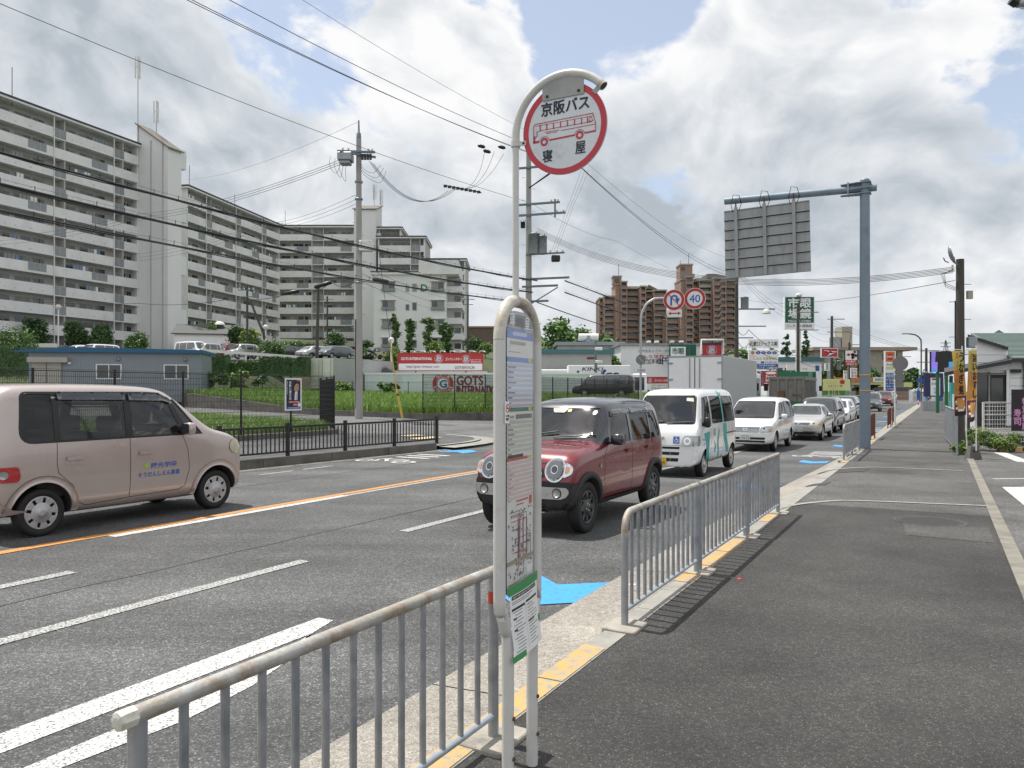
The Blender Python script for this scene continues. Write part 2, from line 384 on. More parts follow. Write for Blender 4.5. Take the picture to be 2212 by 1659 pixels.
def blades(mb,pts,h,w,mts,seed,lean=.35,segs=2):
    """Grass blades: narrow bent strips."""
    g=np.random.default_rng(seed);idx=[mb.m(x)for x in mts]
    pts=np.asarray(pts);n=len(pts);a=g.random(n)*2*np.pi;hh=h*(.6+.6*g.random(n));la=g.random(n)*2*np.pi;ll=lean*hh*g.random(n)*1.4
    dx=np.stack([np.cos(a),np.sin(a),0*a],1)*(w/2);dl=np.stack([np.cos(la),np.sin(la),0*a],1)
    b0=pts-dx;b1=pts+dx
    mid=pts+dl*(ll*.35)[:,None]+np.array([0,0,1])*(hh*.6)[:,None]
    top=pts+dl*ll[:,None]+np.array([0,0,1])*hh[:,None]
    vv=np.stack([b0,b1,mid+dx*.8,mid-dx*.8,top],1).reshape(-1,3);base=len(mb.v)
    mb.v+=[tuple(x)for x in vv.tolist()]
    mi=g.integers(len(idx),size=n)
    for i in range(n):
        k=base+5*i;mb.f+=[(k,k+1,k+2,k+3),(k+3,k+2,k+4)];mb.mi+=[idx[mi[i]]]*2;mb.sm+=[False]*2
    return mb
# ------------------------------------------------------------------ common materials
aggregate('road_asphalt',(.050,.051,.052),(.090,.091,.092),(.23,.23,.225),125,patch=.20,streak=.22,crack=False)
aggregate('pavement_asphalt',(.030,.0293,.028),(.050,.0488,.0465),(.15,.145,.135),185,patch=.34,speck=.8,crack=True)
aggregate('crossing_asphalt',(.055,.053,.050),(.088,.086,.082),(.22,.21,.2),120,patch=.3);aggregate('far_asphalt',(.046,.045,.043),(.076,.075,.073),(.2,.19,.18),110,patch=.34)
aggregate('lot_asphalt',(.06,.059,.057),(.10,.098,.095),(.22,.21,.2),110,patch=.3)
aggregate('side_asphalt',(.085,.085,.086),(.135,.135,.135),(.24,.24,.23),80,patch=.15)
aggregate('washed_concrete',(.17,.155,.13),(.30,.278,.242),(.44,.415,.375),185,patch=.22,bump=.5)
mat('kerb_concrete',(.29,.28,.25),.85,var=.16,scale=6,bump=.35,bscale=70,stain=((.10,.095,.085),2.2,.5,.85))
mat('tan_kerb',(.215,.20,.17),.9,var=.18,scale=6,bump=.35,bscale=70,stain=((.09,.085,.07),1.6,.5,.8))
mat('old_concrete',(.13,.122,.11),.9,var=.2,scale=3,bump=.4,bscale=40,stain=((.045,.043,.04),1.4,.48,.75))
worn_paint('white_paint',(.60,.60,.58),(.11,.11,.11),.49,.60,75)
worn_paint('faded_white_paint',(.50,.50,.48),(.10,.10,.10),.44,.56)
worn_paint('orange_paint',(.58,.25,.055),(.11,.11,.11),.50,.68,60)
worn_paint('kerb_orange_paint',(.58,.33,.09),(.30,.28,.23),.42,.60,16)
worn_paint('blue_paint',(.045,.30,.70),(.09,.12,.15),.55,.70,18)
worn_paint('tan_paint',(.60,.46,.26),(.2,.18,.14),.55,.7,12)
mat('leaf_mid',(.085,.165,.042),.55,var=.25,scale=1.5);mat('leaf_dark',(.045,.10,.03),.55,var=.25,scale=1.5)
mat('leaf_light',(.15,.25,.06),.55,var=.25,scale=1.5);mat('leaf_yellow',(.24,.30,.06),.55,var=.25,scale=1.5)
mat('bark',(.09,.07,.05),.9,var=.3,scale=8,bump=.5)
mat('rice_light',(.20,.32,.055),.55,var=.2,scale=.6);mat('rice_mid',(.15,.26,.042),.55,var=.2,scale=.6);mat('rice_dark',(.05,.12,.02),.6,var=.2,scale=.6)
mat('soil',(.075,.065,.045),.95,var=.3,scale=1.2);mat('verge',(.06,.085,.03),.95,var=.3,scale=.8,stain=((.10,.085,.055),.5,.5,.7))
mat('galvanised',(.31,.335,.36),.42,metal=.55,var=.14,scale=14,stain=((.16,.18,.20),5,.52,.8))
mat('black_metal',(.012,.012,.013),.45,var=.15,scale=9)
mat('dark_rubber',(.014,.014,.014),.75,var=.2,scale=12)
mat('white_metal',(.72,.72,.70),.4,var=.06,scale=6,stain=((.42,.39,.34),3,.56,.85))
mat('pole_concrete',(.36,.355,.34),.9,var=.14,scale=3,bump=.2,bscale=60,stretch=(1,1,.25),stain=((.24,.235,.22),1.2,.5,.8))
mat('dark_pole_concrete',(.075,.068,.06),.9,var=.2,scale=3,stretch=(1,1,.2))
mat('cable_black',(.012,.012,.014),.5,var=.1);mat('wire_grey',(.05,.055,.065),.5,var=.1)
mat('porcelain',(.62,.60,.56),.3,var=.05);mat('steel_blue',(.15,.19,.22),.45,metal=.5,var=.12,scale=8)
# ------------------------------------------------------------------ ground, roads, pavements
def sheet(name,pts,z,mt,cells=None):
    mb=MB()
    if callable(z):mb.poly([(p[0],p[1],z(p))for p in pts],mt)
    else:mb.poly([(p[0],p[1],z)for p in pts],mt)
    return mb.build(name,kind='structure')
def strip(name,s0,s1,t0,t1,z0,z1,mt,n=1):
    """Band along the road between t0 (height z0) and t1 (height z1)."""
    mb=MB();vs=[]
    for i in range(n+1):
        s=s0+(s1-s0)*i/n;vs+=[R(s,t0,z0),R(s,t1,z1)]
    mb.add(vs,[(2*i,2*i+2,2*i+3,2*i+1)for i in range(n)],mt)
    return mb.build(name,kind='structure')
sheet('ground',[(-1800,-600),(1800,-600),(1800,3200),(-1800,3200)],-.43,'verge')
def sst(x,a,b):x=min(1,max(0,(x-a)/(b-a)));return x*x*(3-2*x)
def RZ(s,t=4.):return ROADZ-.25*sst(s,8,26)*(1-sst(s,36,62))*(1-sst(t,6,9)) # the near lanes dip past the driveway
mb=MB();ss=[-25,0,4]+list(np.arange(8,64,2.))+[80,120,420];ts=[2.45,3.5,5,6,6.75,7.5,8.25,9,13.15];k=len(ss)
mb.add([R(s,t,RZ(s,t))for t in ts for s in ss],[(j*k+i,j*k+i+1,(j+1)*k+i+1,(j+1)*k+i)for j in range(len(ts)-1)for i in range(k-1)],'road_asphalt',None,True);mb.build('road',kind='structure')
def kt(s):return 12.95-.071*(s-11) # line of the tall kerb on the far side
mb=MB() # concrete gutter, its joints cut as real gaps every few metres
s=-6.
while s<130:
    ln=3.2 if s<60 else 12
    mb.add([R(s+.006,1.93,-.035),R(s+ln-.006,1.93,-.035),R(s+ln-.006,2.52,RZ(s+ln)+.014),R(s+.006,2.52,RZ(s)+.014)],[(3,2,1,0)][:1],'washed_concrete')
    mb.add([R(s+.006,2.52,RZ(s)+.014),R(s+ln-.006,2.52,RZ(s+ln)+.014),R(s+ln-.006,2.52,RZ(s+ln)-.03),R(s+.006,2.52,RZ(s)-.03)],[(3,2,1,0)],'washed_concrete')
    s+=ln
mb.build('gutter',kind='structure')
strip('pavement',-12,11.6,-.56,1.83,0,0,'pavement_asphalt');strip('pavement',11.6,16.6,-.56,1.83,0,0,'crossing_asphalt');strip('pavement',16.6,150,-.56,1.83,0,0,'far_asphalt')
mb=MB();s=-6. # kerb stones, low across the driveway
while s<120:
    ln=.6 if s<40 else 4
    a,b,w=s+.004,s+ln-.004,0
    low=10.5<s<18.3
    t1,zt=(1.95,.006)if not low else(2.08,-.012)
    q=[R(a,1.80,-.12),R(b,1.80,-.12),R(b,t1,-.12),R(a,t1,-.12),R(a,1.80,.006),R(b,1.80,.006),R(b,t1,zt),R(a,t1,zt)]
    mb.add(q,[(4,7,6,5),(0,1,5,4),(1,2,6,5),(2,3,7,6),(3,0,4,7)],'kerb_concrete');s+=ln
mb.build('kerb',kind='structure')
mb=MB()
for a,b in[(-2,4.45),(6.3,8.4),(9.7,10.4),(18.6,19.4),(26.8,28)]:
    n=max(1,int((b-a)/.62))
    for i in range(n):
        x0=a+(b-a)*i/n+.01;x1=a+(b-a)*(i+1)/n-.01
        mb.add([R(x0,1.81,.010),R(x1,1.81,.010),R(x1,1.956,.010),R(x0,1.956,.010)],[(3,2,1,0)],'kerb_orange_paint')
        mb.add([R(x0,1.956,.010),R(x1,1.956,.010),R(x1,1.956,-.03),R(x0,1.956,-.03)],[(3,2,1,0)],'kerb_orange_paint')
mb.build('kerb_paint',kind='structure')
mb=MB();s=-4. # flush kerb between pavement and car park
while s<22:
    q=[R(s+.004,-.56,.012),R(s+.596,-.56,.012),R(s+.596,-.69,.012),R(s+.004,-.69,.012)]
    mb.add(q+[Vector((p.x,p.y,-.15))for p in q],[(0,1,2,3)[::-1],(0,1,5,4),(1,2,6,5),(2,3,7,6),(3,0,4,7)],'tan_kerb');s+=.6
while s<90:
    q=[R(s+.004,-.42,.05),R(s+1.99,-.42,.05),R(s+1.99,-.55,.05),R(s+.004,-.55,.05)]
    mb.add(q+[Vector((p.x,p.y,-.15))for p in q],[(0,1,2,3)[::-1],(0,1,5,4),(1,2,6,5),(2,3,7,6),(3,0,4,7)],'old_concrete');s+=2
mb.build('kerb',kind='structure')
sheet('car_park',[R(-12,-.69),R(22.2,-.69),V(13.0,22.6,0),V(40,22.6,0),V(40,-14,0),V(-2,-14,0)],-.012,'lot_asphalt')
sheet('ground',[R(22.2,-.55),R(120,-.55),R(120,-70),V(40,22.4,0),V(12.6,22.4,0)],-.03,'lot_asphalt')
mb=MB() # concrete edging that crosses the pavement
for px in([(1662,1106),(1707,1093),(1761,1086),(1822,1082),(1914,1084.5),(2020,1089),(2133,1093.5)],
           [(1760,1024),(1799,1014.7),(1876,1010),(1943,1011.6),(2081,1017.5)],[(1909.5,932.8),(1966,931),(2025,929.5)]):
    pts=spline([G(*p)for p in px],3)
    for a,b in zip(pts,pts[1:]):
        n=(b-a).cross(Vector((0,0,1))).normalized()*.045;g=(b-a)*.015
        mb.add([a+g-n+V(0,0,.009),b-g-n+V(0,0,.009),b-g+n+V(0,0,.009),a+g+n+V(0,0,.009)],[(0,1,2,3)],'kerb_concrete')
mb.build('kerb',kind='structure')
mat('iron_cover',(.062,.06,.058),.7,metal=.3,var=.25,scale=30,bump=.6,bscale=55)
mat('tar_joint',(.045,.045,.046),.7,var=.3,scale=20);aggregate('patch_asphalt',(.042,.041,.038),(.066,.064,.061),(.17,.16,.15),150,patch=.3)
def cover(px,label):
    mb=MB();pts=[G(*p)for p in px];c=sum(pts,Vector())/len(pts);mb.X=Matrix.Translation(-c)
    mb.poly([p+V(0,0,.006)for p in pts],'iron_cover');o=mb.build('drain_cover',None,label,'drain cover','covers in the pavement');o.location=c
cover([(1801,1023),(1868,1018),(1880,1013),(1812,1016)],'dark worn cover in the pavement just behind the second edging line')
cover([(1737,1052),(1782,1048),(1797,1041),(1757,1046)],'narrow grey steel cover in the pavement beside the low kerb')
c=G(2008,1126);mb=MB()
mb.disc((0,0),.36,.006,'iron_cover',n=36);mb.disc((0,0),.41,.0045,'patch_asphalt',n=36,ri=.365)
for i in range(-5,6):mb.rect(-math.sqrt(.33**2-(i*.055)**2),i*.055-.008,math.sqrt(.33**2-(i*.055)**2),i*.055+.008,.008,'iron_cover')
o=mb.build('manhole_cover',None,'round iron manhole cover in the pavement before the first edging line','manhole cover');o.location=c
mb=MB();g=random.Random(8) # resurfaced strips and sealed joints
for s0,s1,t0,t1 in((9.6,10.5,-.5,.4),(19.5,21.2,-.4,1.7),(28,30.5,-.3,1.7)):
    mb.poly([R(s0+g.uniform(-.1,.1),t0,.003),R(s1+g.uniform(-.1,.1),t0,.003),R(s1,t1,.003),R(s0,t1+g.uniform(-.1,.1),.003)],'patch_asphalt')
mb.build('pavement_patch',kind='structure')
mb=MB()
for t,a,b in((6.42,-6,30),(10.7,-4,26)):
    n=int((b-a)/.7);e=[(a+(b-a)*i/n,t+g.uniform(-.02,.02))for i in range(n+1)]
    for p,q in zip(e,e[1:]):mb.poly([R(p[0],p[1]-.012,RZ(*p)+.003),R(q[0],q[1]-.012,RZ(*q)+.003),R(q[0],q[1]+.012,RZ(*q)+.003),R(p[0],p[1]+.012,RZ(*p)+.003)],'tar_joint')
mb.build('road_joint',kind='structure')
# painted markings, 4 mm above the road
MZ=ROADZ+.004
def band(mb,s0,s1,t0,t1,mt,z=MZ):
    n=max(1,int((min(s1,70)-s0)/1.0));e=[s0+(min(s1,70)-s0)*i/n for i in range(n+1)]+([s1]if s1>70 else[])
    for a,b in zip(e,e[1:]):mb.add([R(a,t0,RZ(a,t0)+.006),R(b,t0,RZ(b,t0)+.006),R(b,t1,RZ(b,t1)+.006),R(a,t1,RZ(a,t1)+.006)],[(0,1,2,3)],mt)
mb=MB()
band(mb,2.2,5.65,5.42,5.56,'faded_white_paint');band(mb,-6,-1,5.42,5.56,'faded_white_paint')
for s in np.arange(7.4,120,8.0):band(mb,s,s+3.0,5.53,5.67,'faded_white_paint')
band(mb,-4,4.25,6.96,7.10,'faded_white_paint')
mb.build('lane_marking',kind='structure')
mb=MB() # hooked stop-strip beside the kerb lane
mb.poly([R(-3,3.80,MZ),R(3.98,3.80,MZ),R(4.28,3.88,MZ),R(4.28,4.02,MZ),R(-3,4.02,MZ)],'white_paint')
inner=[(3.98,3.80),(3.6,3.70),(3.1,3.62),(2.5,3.58),(1.8,3.56),(1.0,3.56),(-.5,3.6)]
outer=[(3.92,3.79),(3.55,3.56),(3.1,3.42),(2.6,3.36),(2.0,3.42),(1.4,3.52),(-.5,3.56)]
for i in range(len(inner)-1):mb.poly([R(*outer[i],MZ),R(*outer[i+1],MZ),R(*inner[i+1],MZ),R(*inner[i],MZ)],'white_paint')
mb.build('lane_marking',kind='structure')
mb=MB();band(mb,-20,5.5,8.44,8.60,'orange_paint');band(mb,5.5,140,8.44,8.58,'orange_paint')
mb.build('centre_line',kind='structure')
mb=MB();band(mb,5.5,9.5,8.27,8.42,'white_paint');band(mb,9.5,140,8.28,8.40,'faded_white_paint')
mb.build('centre_line',kind='structure')
mb=MB();
for s in(11.,12.2):band(mb,s,s+.9,11.85,11.95,'faded_white_paint')
mb.build('lane_marking',kind='structure')
def feather(mb,s,t0,t1,d,ln=.75): # blue arrow feather for bicycles
    tm=(t0+t1)/2
    q=lambda a,b:R(a,b,RZ(a,b)+.008)
    mb.poly([q(s,t0),q(s-d,tm),q(s-d+ln,tm),q(s+ln,t0)][::-1],'blue_paint');mb.poly([q(s-d,tm),q(s,t1),q(s+ln,t1),q(s-d+ln,tm)][::-1],'blue_paint')
mb=MB()
feather(mb,5.55,2.53,3.25,.30)
for s in(14.4,21.6,29,36,43,50,57,64,72,80):feather(mb,s,2.6,3.3,.35)
mb.build('cycle_marking',kind='structure')
mb=MB()
for s in(17.4,26.5,34):feather(mb,s,11.2,12.1,-.4)
mb.build('cycle_marking',kind='structure')
def bicycle(mb,s,t,fl): # white pictogram, wheels, frame and stripes
    def q(a,b):return R(s+a*fl,t+b*fl,RZ(s+a*fl,t+b*fl)+.008)
    for cx in(-.55,.55):
        for i in range(14):
            a0,a1=math.tau*i/14,math.tau*(i+1)/14
            mb.poly([q(.3*math.sin(a0),cx+.3*math.cos(a0)),q(.3*math.sin(a1),cx+.3*math.cos(a1)),q(.2*math.sin(a1),cx+.2*math.cos(a1)),q(.2*math.sin(a0),cx+.2*math.cos(a0))],'white_paint')
    for a,b in[((0,-.55),(.5,-.3)),((.5,-.3),(0,-.05)),((.5,-.3),(.5,.35)),((0,-.05),(.5,.35)),((0,.55),(.7,.35))]:
        a,b=Vector(a),Vector(b);n=(b-a).normalized();n=Vector((-n.y,n.x))*.05
        mb.poly([q(*(a-n)),q(*(b-n)),q(*(b+n)),q(*(a+n))],'white_paint')
    for k in range(3):mb.poly([q(1.0+k*.45,-.5),q(1.2+k*.45,-.5),q(1.2+k*.45,.5),q(1.0+k*.45,.5)],'white_paint')
mb=MB();bicycle(mb,24.0,3.0,1);bicycle(mb,40.,3.,1);bicycle(mb,14.6,11.6,1);mb.build('cycle_marking',kind='structure')
mb=MB() # white bay lines of the car park
def gline(px,w=.1):
    a,b=G(*px[0]),G(*px[1]);n=(b-a).cross(Vector((0,0,1))).normalized()*w/2;z=V(0,0,-.006-a.z)
    mb.poly([a-n+z,b-n+z,b+n+z,a+n+z][::1]if n.cross(b-a).z<0 else[a+n+z,b+n+z,b-n+z,a-n+z],'white_paint')
gline([(2146,1033.5),(2240,1033)],.09);gline([(2160,977),(2215,998)],.3)
mb.poly([G(2164,1051),G(2290,1051),G(2290,1110),G(2214,1092)],'white_paint');mb.v[-4:]=[(x,y,-.006)for x,y,z in mb.v[-4:]]
mb.build('bay_marking',kind='structure')
o=MB();sheet('road',[R(118,-30),R(132,-30),R(132,60),R(118,60)],ROADZ+.002,'side_asphalt')
# left side: side road, corner, verge, paddy, embankment
def hl(t):return min(.34,-.078+.045*max(0,t-13.1))
mb=MB();vs=[];ss=list(range(-20,101,4));ts=[13.15,16,19,22,26,40,70,110]
for t in ts:
    for s_ in ss:vs.append(R(s_,t,hl(t)))
k=len(ss)
mb.add(vs,[(j*k+i,j*k+i+1,(j+1)*k+i+1,(j+1)*k+i)for j in range(len(ts)-1)for i in range(k-1)],'side_asphalt')
mb.build('side_road',kind='structure')
# raised pavement behind the tall kerb; its corner swings into the side road
TIP=[R(s_,t)for s_,t in[(-20,kt(-20)+.2),(18.3,kt(18.3)+.2),(20.4,12.75),(22.0,13.5),(23.0,14.9),(24.0,18.),(25.0,21.5)]]
inn=[R(s_,t)for s_,t in[(-20,17.75),(18.0,17.75),(18.6,17.75),(19.2,17.75),(19.7,17.75),(20.6,19),(22.2,21.5)]]
def hp(p):
    t=-p.x*DY+p.y*DX;return max(hl(t)+.008,.05 if t<17 else 0)
mb=MB()
for i in range(len(TIP)-1):mb.poly([(p.x,p.y,z)for p,z in((TIP[i],.03 if i else .10),(TIP[i+1],.03),(inn[i+1],.16),(inn[i],.16))],'road_asphalt')
mb.build('pavement',kind='structure')
mb=MB()
T2=spline([V(p.x,p.y,.036)for p in TIP[1:]],4)
for a,b in zip(T2,T2[1:]):
    n=(b-a).cross(Vector((0,0,1))).normalized()
    mb.poly([a-n*.18,b-n*.18,b+n*.02,a+n*.02][::-1],'kerb_concrete')
    a2,b2=a-V(0,0,.03)+n*.03,b-V(0,0,.03)+n*.03
    mb.poly([a2,b2,b2+n*.55-V(0,0,.01),a2+n*.55-V(0,0,.01)][::-1],'kerb_concrete')
mb.build('kerb',kind='structure')
mb=MB()
for i,(s_,t,a,b)in enumerate([(20.4,14.6,.75,.3),(20.9,15.5,.5,.3)]):
    mb.poly([R(s_+da,t+db,hl(t)+.10-.012*i)for da,db in((-a,-b),(a*.7,-b*1.2),(a,b*.8),(-a*.6,b))],'tan_paint')
mb.build('tactile_marking',kind='structure')
mb=MB();s=-14.
while s<17.9:
    q=lambda dt,z:[R(s+.005,kt(s)+dt,z),R(min(s+1.99,18.3),kt(min(s+1.99,18.3))+dt,z)]
    a,b=q(0,-.1),q(0,.13);c,d=q(.24,.13),q(.24,-.1)
    mb.add([a[0],a[1],b[0],b[1],c[0],c[1],d[0],d[1]],[(0,2,3,1),(2,4,5,3),(4,6,7,5),(0,6,4,2),(1,3,5,7)],'old_concrete');s+=2
mb.build('kerb',kind='structure')
mb=MB();mb.poly([R(-14,kt(-14)-.28,ROADZ+.006),R(18.3,kt(18.3)-.28,ROADZ+.006),R(18.3,kt(18.3)-.003,ROADZ+.012),R(-14,kt(-14)-.003,ROADZ+.012)],'kerb_concrete');mb.build('gutter',kind='structure')
# grass verge behind the mesh fence
GV=[R(6,17.95),R(19.5,17.95),V(-7.0,29.5,0),V(-9.5,33,0),V(-13.2,37.0,0),V(-24,49,0),V(-34,58,0)]
mb=MB();mb.add([(p.x,p.y,.24)for p in GV]+[(p.x,p.y,.1)for p in GV],[tuple(range(7))]+[(i,(i+1)%7,7+(i+1)%7,7+i)for i in range(7)],'verge')
mb.build('verge',kind='structure')
def inside(p,poly):
    c=False;j=len(poly)-1
    for i in range(len(poly)):
        a,b=poly[i],poly[j]
        if(a[1]>p[1])!=(b[1]>p[1])and p[0]<(b[0]-a[0])*(p[1]-a[1])/(b[1]-a[1])+a[0]:c=not c
        j=i
    return c
def scatter(poly,n,seed,zf):
    g=random.Random(seed);xs=[p[0]for p in poly];ys=[p[1]for p in poly];out=[]
    while len(out)<n:
        p=(g.uniform(min(xs),max(xs)),g.uniform(min(ys),max(ys)))
        if inside(p,poly):out.append((p[0],p[1],zf(*p)))
    return out
MT_grass=['rice_light','rice_mid','leaf_light']
mb=MB();near=[GV[0],GV[1],GV[2],GV[3],GV[4],V(-17,41.5,0),V(-18,22,0)]
blades(mb,scatter([(p.x,p.y)for p in near],26000,3,lambda x,y:.24),.32,.018,['rice_light','rice_light','rice_mid','leaf_light'],5,.6)
mb.build('grass',None,'tall bright grass strip behind the black mesh fence','grass',kind='stuff')
# paddy: low wall, soil, rice
PW=[(4.5,40.6),(1.6,38.6),(-1.2,37.0),(-4.14,35.6),(-9.2,39.4),(-12.6,43.6),(-25,60),(-47,88)]
def zp(x,y):return .56+max(0,y-36)*.0165+.45*min(1,max(0,(-x-8)/15))*min(1,max(0,(y-45)/15))
PB=[(-60,82),(-47,72.5),(-3,73),(22,74),(34,74),(30,66)]
mb=MB();prev=None
pa=[Vector((x,y,0))for x,y in PW]
pa=[R(72,19.2),R(54,19.2),R(40,19.2)]+pa[1:]
n_=len(pa)
nrm=[]
for i in range(n_):
    t_=(pa[min(i+1,n_-1)]-pa[max(i-1,0)]).normalized();nrm.append(t_.cross(Vector((0,0,1)))*.2)
for i in range(n_-1):
    a,b=pa[i],pa[i+1];na,nb=nrm[i],nrm[i+1]
    ha,hb=(V(0,0,max(.57,zp(q.x,q.y)+.01))for q in(a,b));mb.add([a+V(0,0,-.2),b+V(0,0,-.2),b+hb,a+ha,a+na+ha,b+nb+hb,b+nb,a+na],[(0,1,2,3),(3,2,5,4),(4,5,6,7)],'old_concrete')
mb.build('paddy_wall',None,'low stained concrete retaining wall round the rice paddy','wall')
PP=[(p.x+q.x*.5,p.y+q.y*.5)for p,q in zip(pa,nrm)]+[(-62,84),(-48,73.5),(36,76),(38,72)]
PP=[(p[0],p[1])for p in PP]
gx=np.linspace(-62,42,120);gy=np.linspace(33,90,90)
mb=MB();vs=[(x,y,zp(x,y)-.02)for y in gy for x in gx]
fs=[(j*120+i,j*120+i+1,(j+1)*120+i+1,(j+1)*120+i)for j in range(89)for i in range(119)if all(inside((gx[i+a],gy[j+b]),PP)for a in(0,1)for b in(0,1))]
mb.add(vs,fs,'rice_dark');mb.build('paddy',kind='structure')
g=random.Random(11);pts=[]
while len(pts)<95000:
    y=35.5+(78-35.5)*g.random()**1.5;x=g.uniform(-.72*y,.12*y+8)
    if inside((x,y),PP):pts.append((x,y,zp(x,y)))
mb=MB();blades(mb,pts,.40,.034,['rice_light','rice_mid','rice_mid','rice_light'],21,.5)
mb.build('rice',None,'dense green rice plants filling the paddy behind the low wall','rice',kind='stuff')
# embankment up to the car park of the flats
def hz(x,y):
    lo=zp(x,min(y,73))if x<10 else 0
    up=4.75+(y-78)*.045
    k=min(1,max(0,(y-71.5)/6));k=k*k*(3-2*k)
    e=min(1,max(0,(-16+min(11,max(0,y-77)*2.2)+min(14,max(0,y-90)*.5)-x)/12));e=e*e*(3-2*e) # falls away towards the warehouses
    back=.085*max(0,y-115)*min(1,max(0,(-x+20)/60))
    return(lo+(up+back-lo)*k)*e+(-.1)*(1-e)
gx=np.linspace(-170,14,70);gy=np.concatenate([np.linspace(70,82,9),np.linspace(85,260,26)])
mb=MB();mb.add([(x,y,hz(x,y))for y in gy for x in gx],[(j*70+i,j*70+i+1,(j+1)*70+i+1,(j+1)*70+i)for j in range(len(gy)-1)for i in range(69)],'verge',smooth=True)
mb.build('hillside',kind='structure')
mb=MB();vs=[(x,y,hz(x,y)+.04)for y in(79,84,90,97,106)for x in np.linspace(-95,-4,30)]
mb.add(vs,[(j*30+i,j*30+i+1,(j+1)*30+i+1,(j+1)*30+i)for j in range(4)for i in range(29)],'side_asphalt');mb.build('parking_lot',kind='structure')
# ------------------------------------------------------------------ pedestrian railings beside the kerb
mat('rail_steel',(.335,.35,.365),.45,metal=.45,var=.14,scale=12,stain=((.17,.19,.22),4,.5,.75),bump=.08,bscale=60)
mat('rusty_rail',(.42,.42,.40),.6,metal=.25,var=.15,scale=14,stain=((.27,.185,.105),12,.42,.70),bump=.15,bscale=90)
mat('light_steel',(.42,.46,.50),.4,metal=.45,var=.1,scale=12)
mat('plinth_concrete',(.34,.315,.27),.9,var=.2,scale=9,bump=.4,bscale=80,stain=((.12,.11,.1),5,.52,.75))
mat('cap_white',(.62,.61,.54),.5,var=.1,scale=20,stain=((.3,.28,.2),10,.55,.75))
mat('red_tape',(.45,.05,.03),.5,var=.1,scale=20)
def railing(name,label,s0,s1,t=1.82,h=.80,n=12,first='bend',last='square',top='rusty_rail',post='rail_steel',bar=.0135,base=(1,1),group='steel railing panels along the kerb',t1=None,z=0.,pr=.0243):
    a=R(s0,t,z);b=R(s1,t1 if t1 is not None else t,z);L=(b-a).length;ang=math.atan2(b.y-a.y,b.x-a.x)
    o=thing(name,label,'railing',a,ang,group)
    mb=MB();zt=h-pr
    if first=='bend':pts=[(0,0,zt-.16)]+[(.12-.12*math.cos(q),0,zt-.12+.12*math.sin(q))for q in np.linspace(0,math.pi/2,7)]
    elif first=='stub':pts=[(-.022,0,zt)]
    else:pts=[(-.012,0,zt)]
    pts=pts+[(L*k,0,zt)for k in(.25,.5,.75)]+[(L+(.015 if last=='square' else 0),0,zt)]
    mb.tube(pts,pr,top,14);mb.build('top_rail',o)
    for k,x in enumerate((0.,L)):
        ph=zt-(.16 if(first=='bend' and k==0)else pr*.4)
        MB().cyl((x,0,-.05),(x,0,ph),pr,post,14).build('post',o)
        if base[k]:MB().prism(rpoly([(x-.15,-.12),(x+.14,-.12),(x+.15,.11),(x-.14,.12)],.03),-.06,.022,'plinth_concrete').build('base_block',o,bevel=.006)
    zb=.115
    MB().tube([(.01,0,zb),(L-.01,0,zb)],.0165,'light_steel' if top=='rusty_rail' else post,10).build('bottom_rail',o)
    for i in range(n):
        x=L*(i+1)/(n+1);MB().cyl((x,0,zb),(x,0,zt-pr*.6),bar,post,8).build('bar',o)
    return o,L
o,L=railing('kerb_railing','nearest grey railing with capped end and rust along its top rail',1.25,3.04,1.79,first='stub',base=(1,1),n=12)
mb=MB()
mb.lathe([(.027,.035),(.027,0),(.024,-.01),(.012,-.013),(0,-.013)],'cap_white',8,Matrix.Translation((-.046,0,.7757))@Matrix.Rotation(math.pi/2,4,'Y'),False)
mb.build('end_cap',o)
MB().lathe([(.0252,0),(.0252,.055)],'red_tape',16,Matrix.Translation((L,0,.63))).build('tape',o)
for i,(a,b)in enumerate([(4.92,6.68),(6.74,8.58),(8.64,10.47)]):
    railing('kerb_railing',['grey kerb railing panel with rounded end beside the red car','middle grey kerb railing panel between two doubled posts','grey kerb railing panel that ends before the driveway'][i],a,b,1.865-.008*i,
            first='bend' if i==0 else 'plain',base=(1 if i!=0 else 1,1 if i==2 else 0))
for i,(a,b)in enumerate([(19.15,21.0),(21.05,22.9)]):
    railing('kerb_railing',['grey kerb railing before the big blue-grey sign pole','grey kerb railing right behind the big blue-grey sign pole'][i],a,b,1.93,base=(1,1),h=.84)
mat('rust_paint',(.16,.045,.025),.7,var=.25,scale=7,stain=((.07,.03,.02),3,.5,.7))
for i,(a,b)in enumerate([(27.6,29.4),(37.2,39.6),(41.0,43.2)]):
    railing('kerb_railing',['rust brown kerb railing just beyond the big sign pole','rust brown kerb railing beside the white signpost','farthest rust brown kerb railing along the pavement'][i],a,b,1.98,h=.85,top='rust_paint',post='rust_paint',bar=.02,n=14,base=(0,0),group='rust brown railings along the kerb')
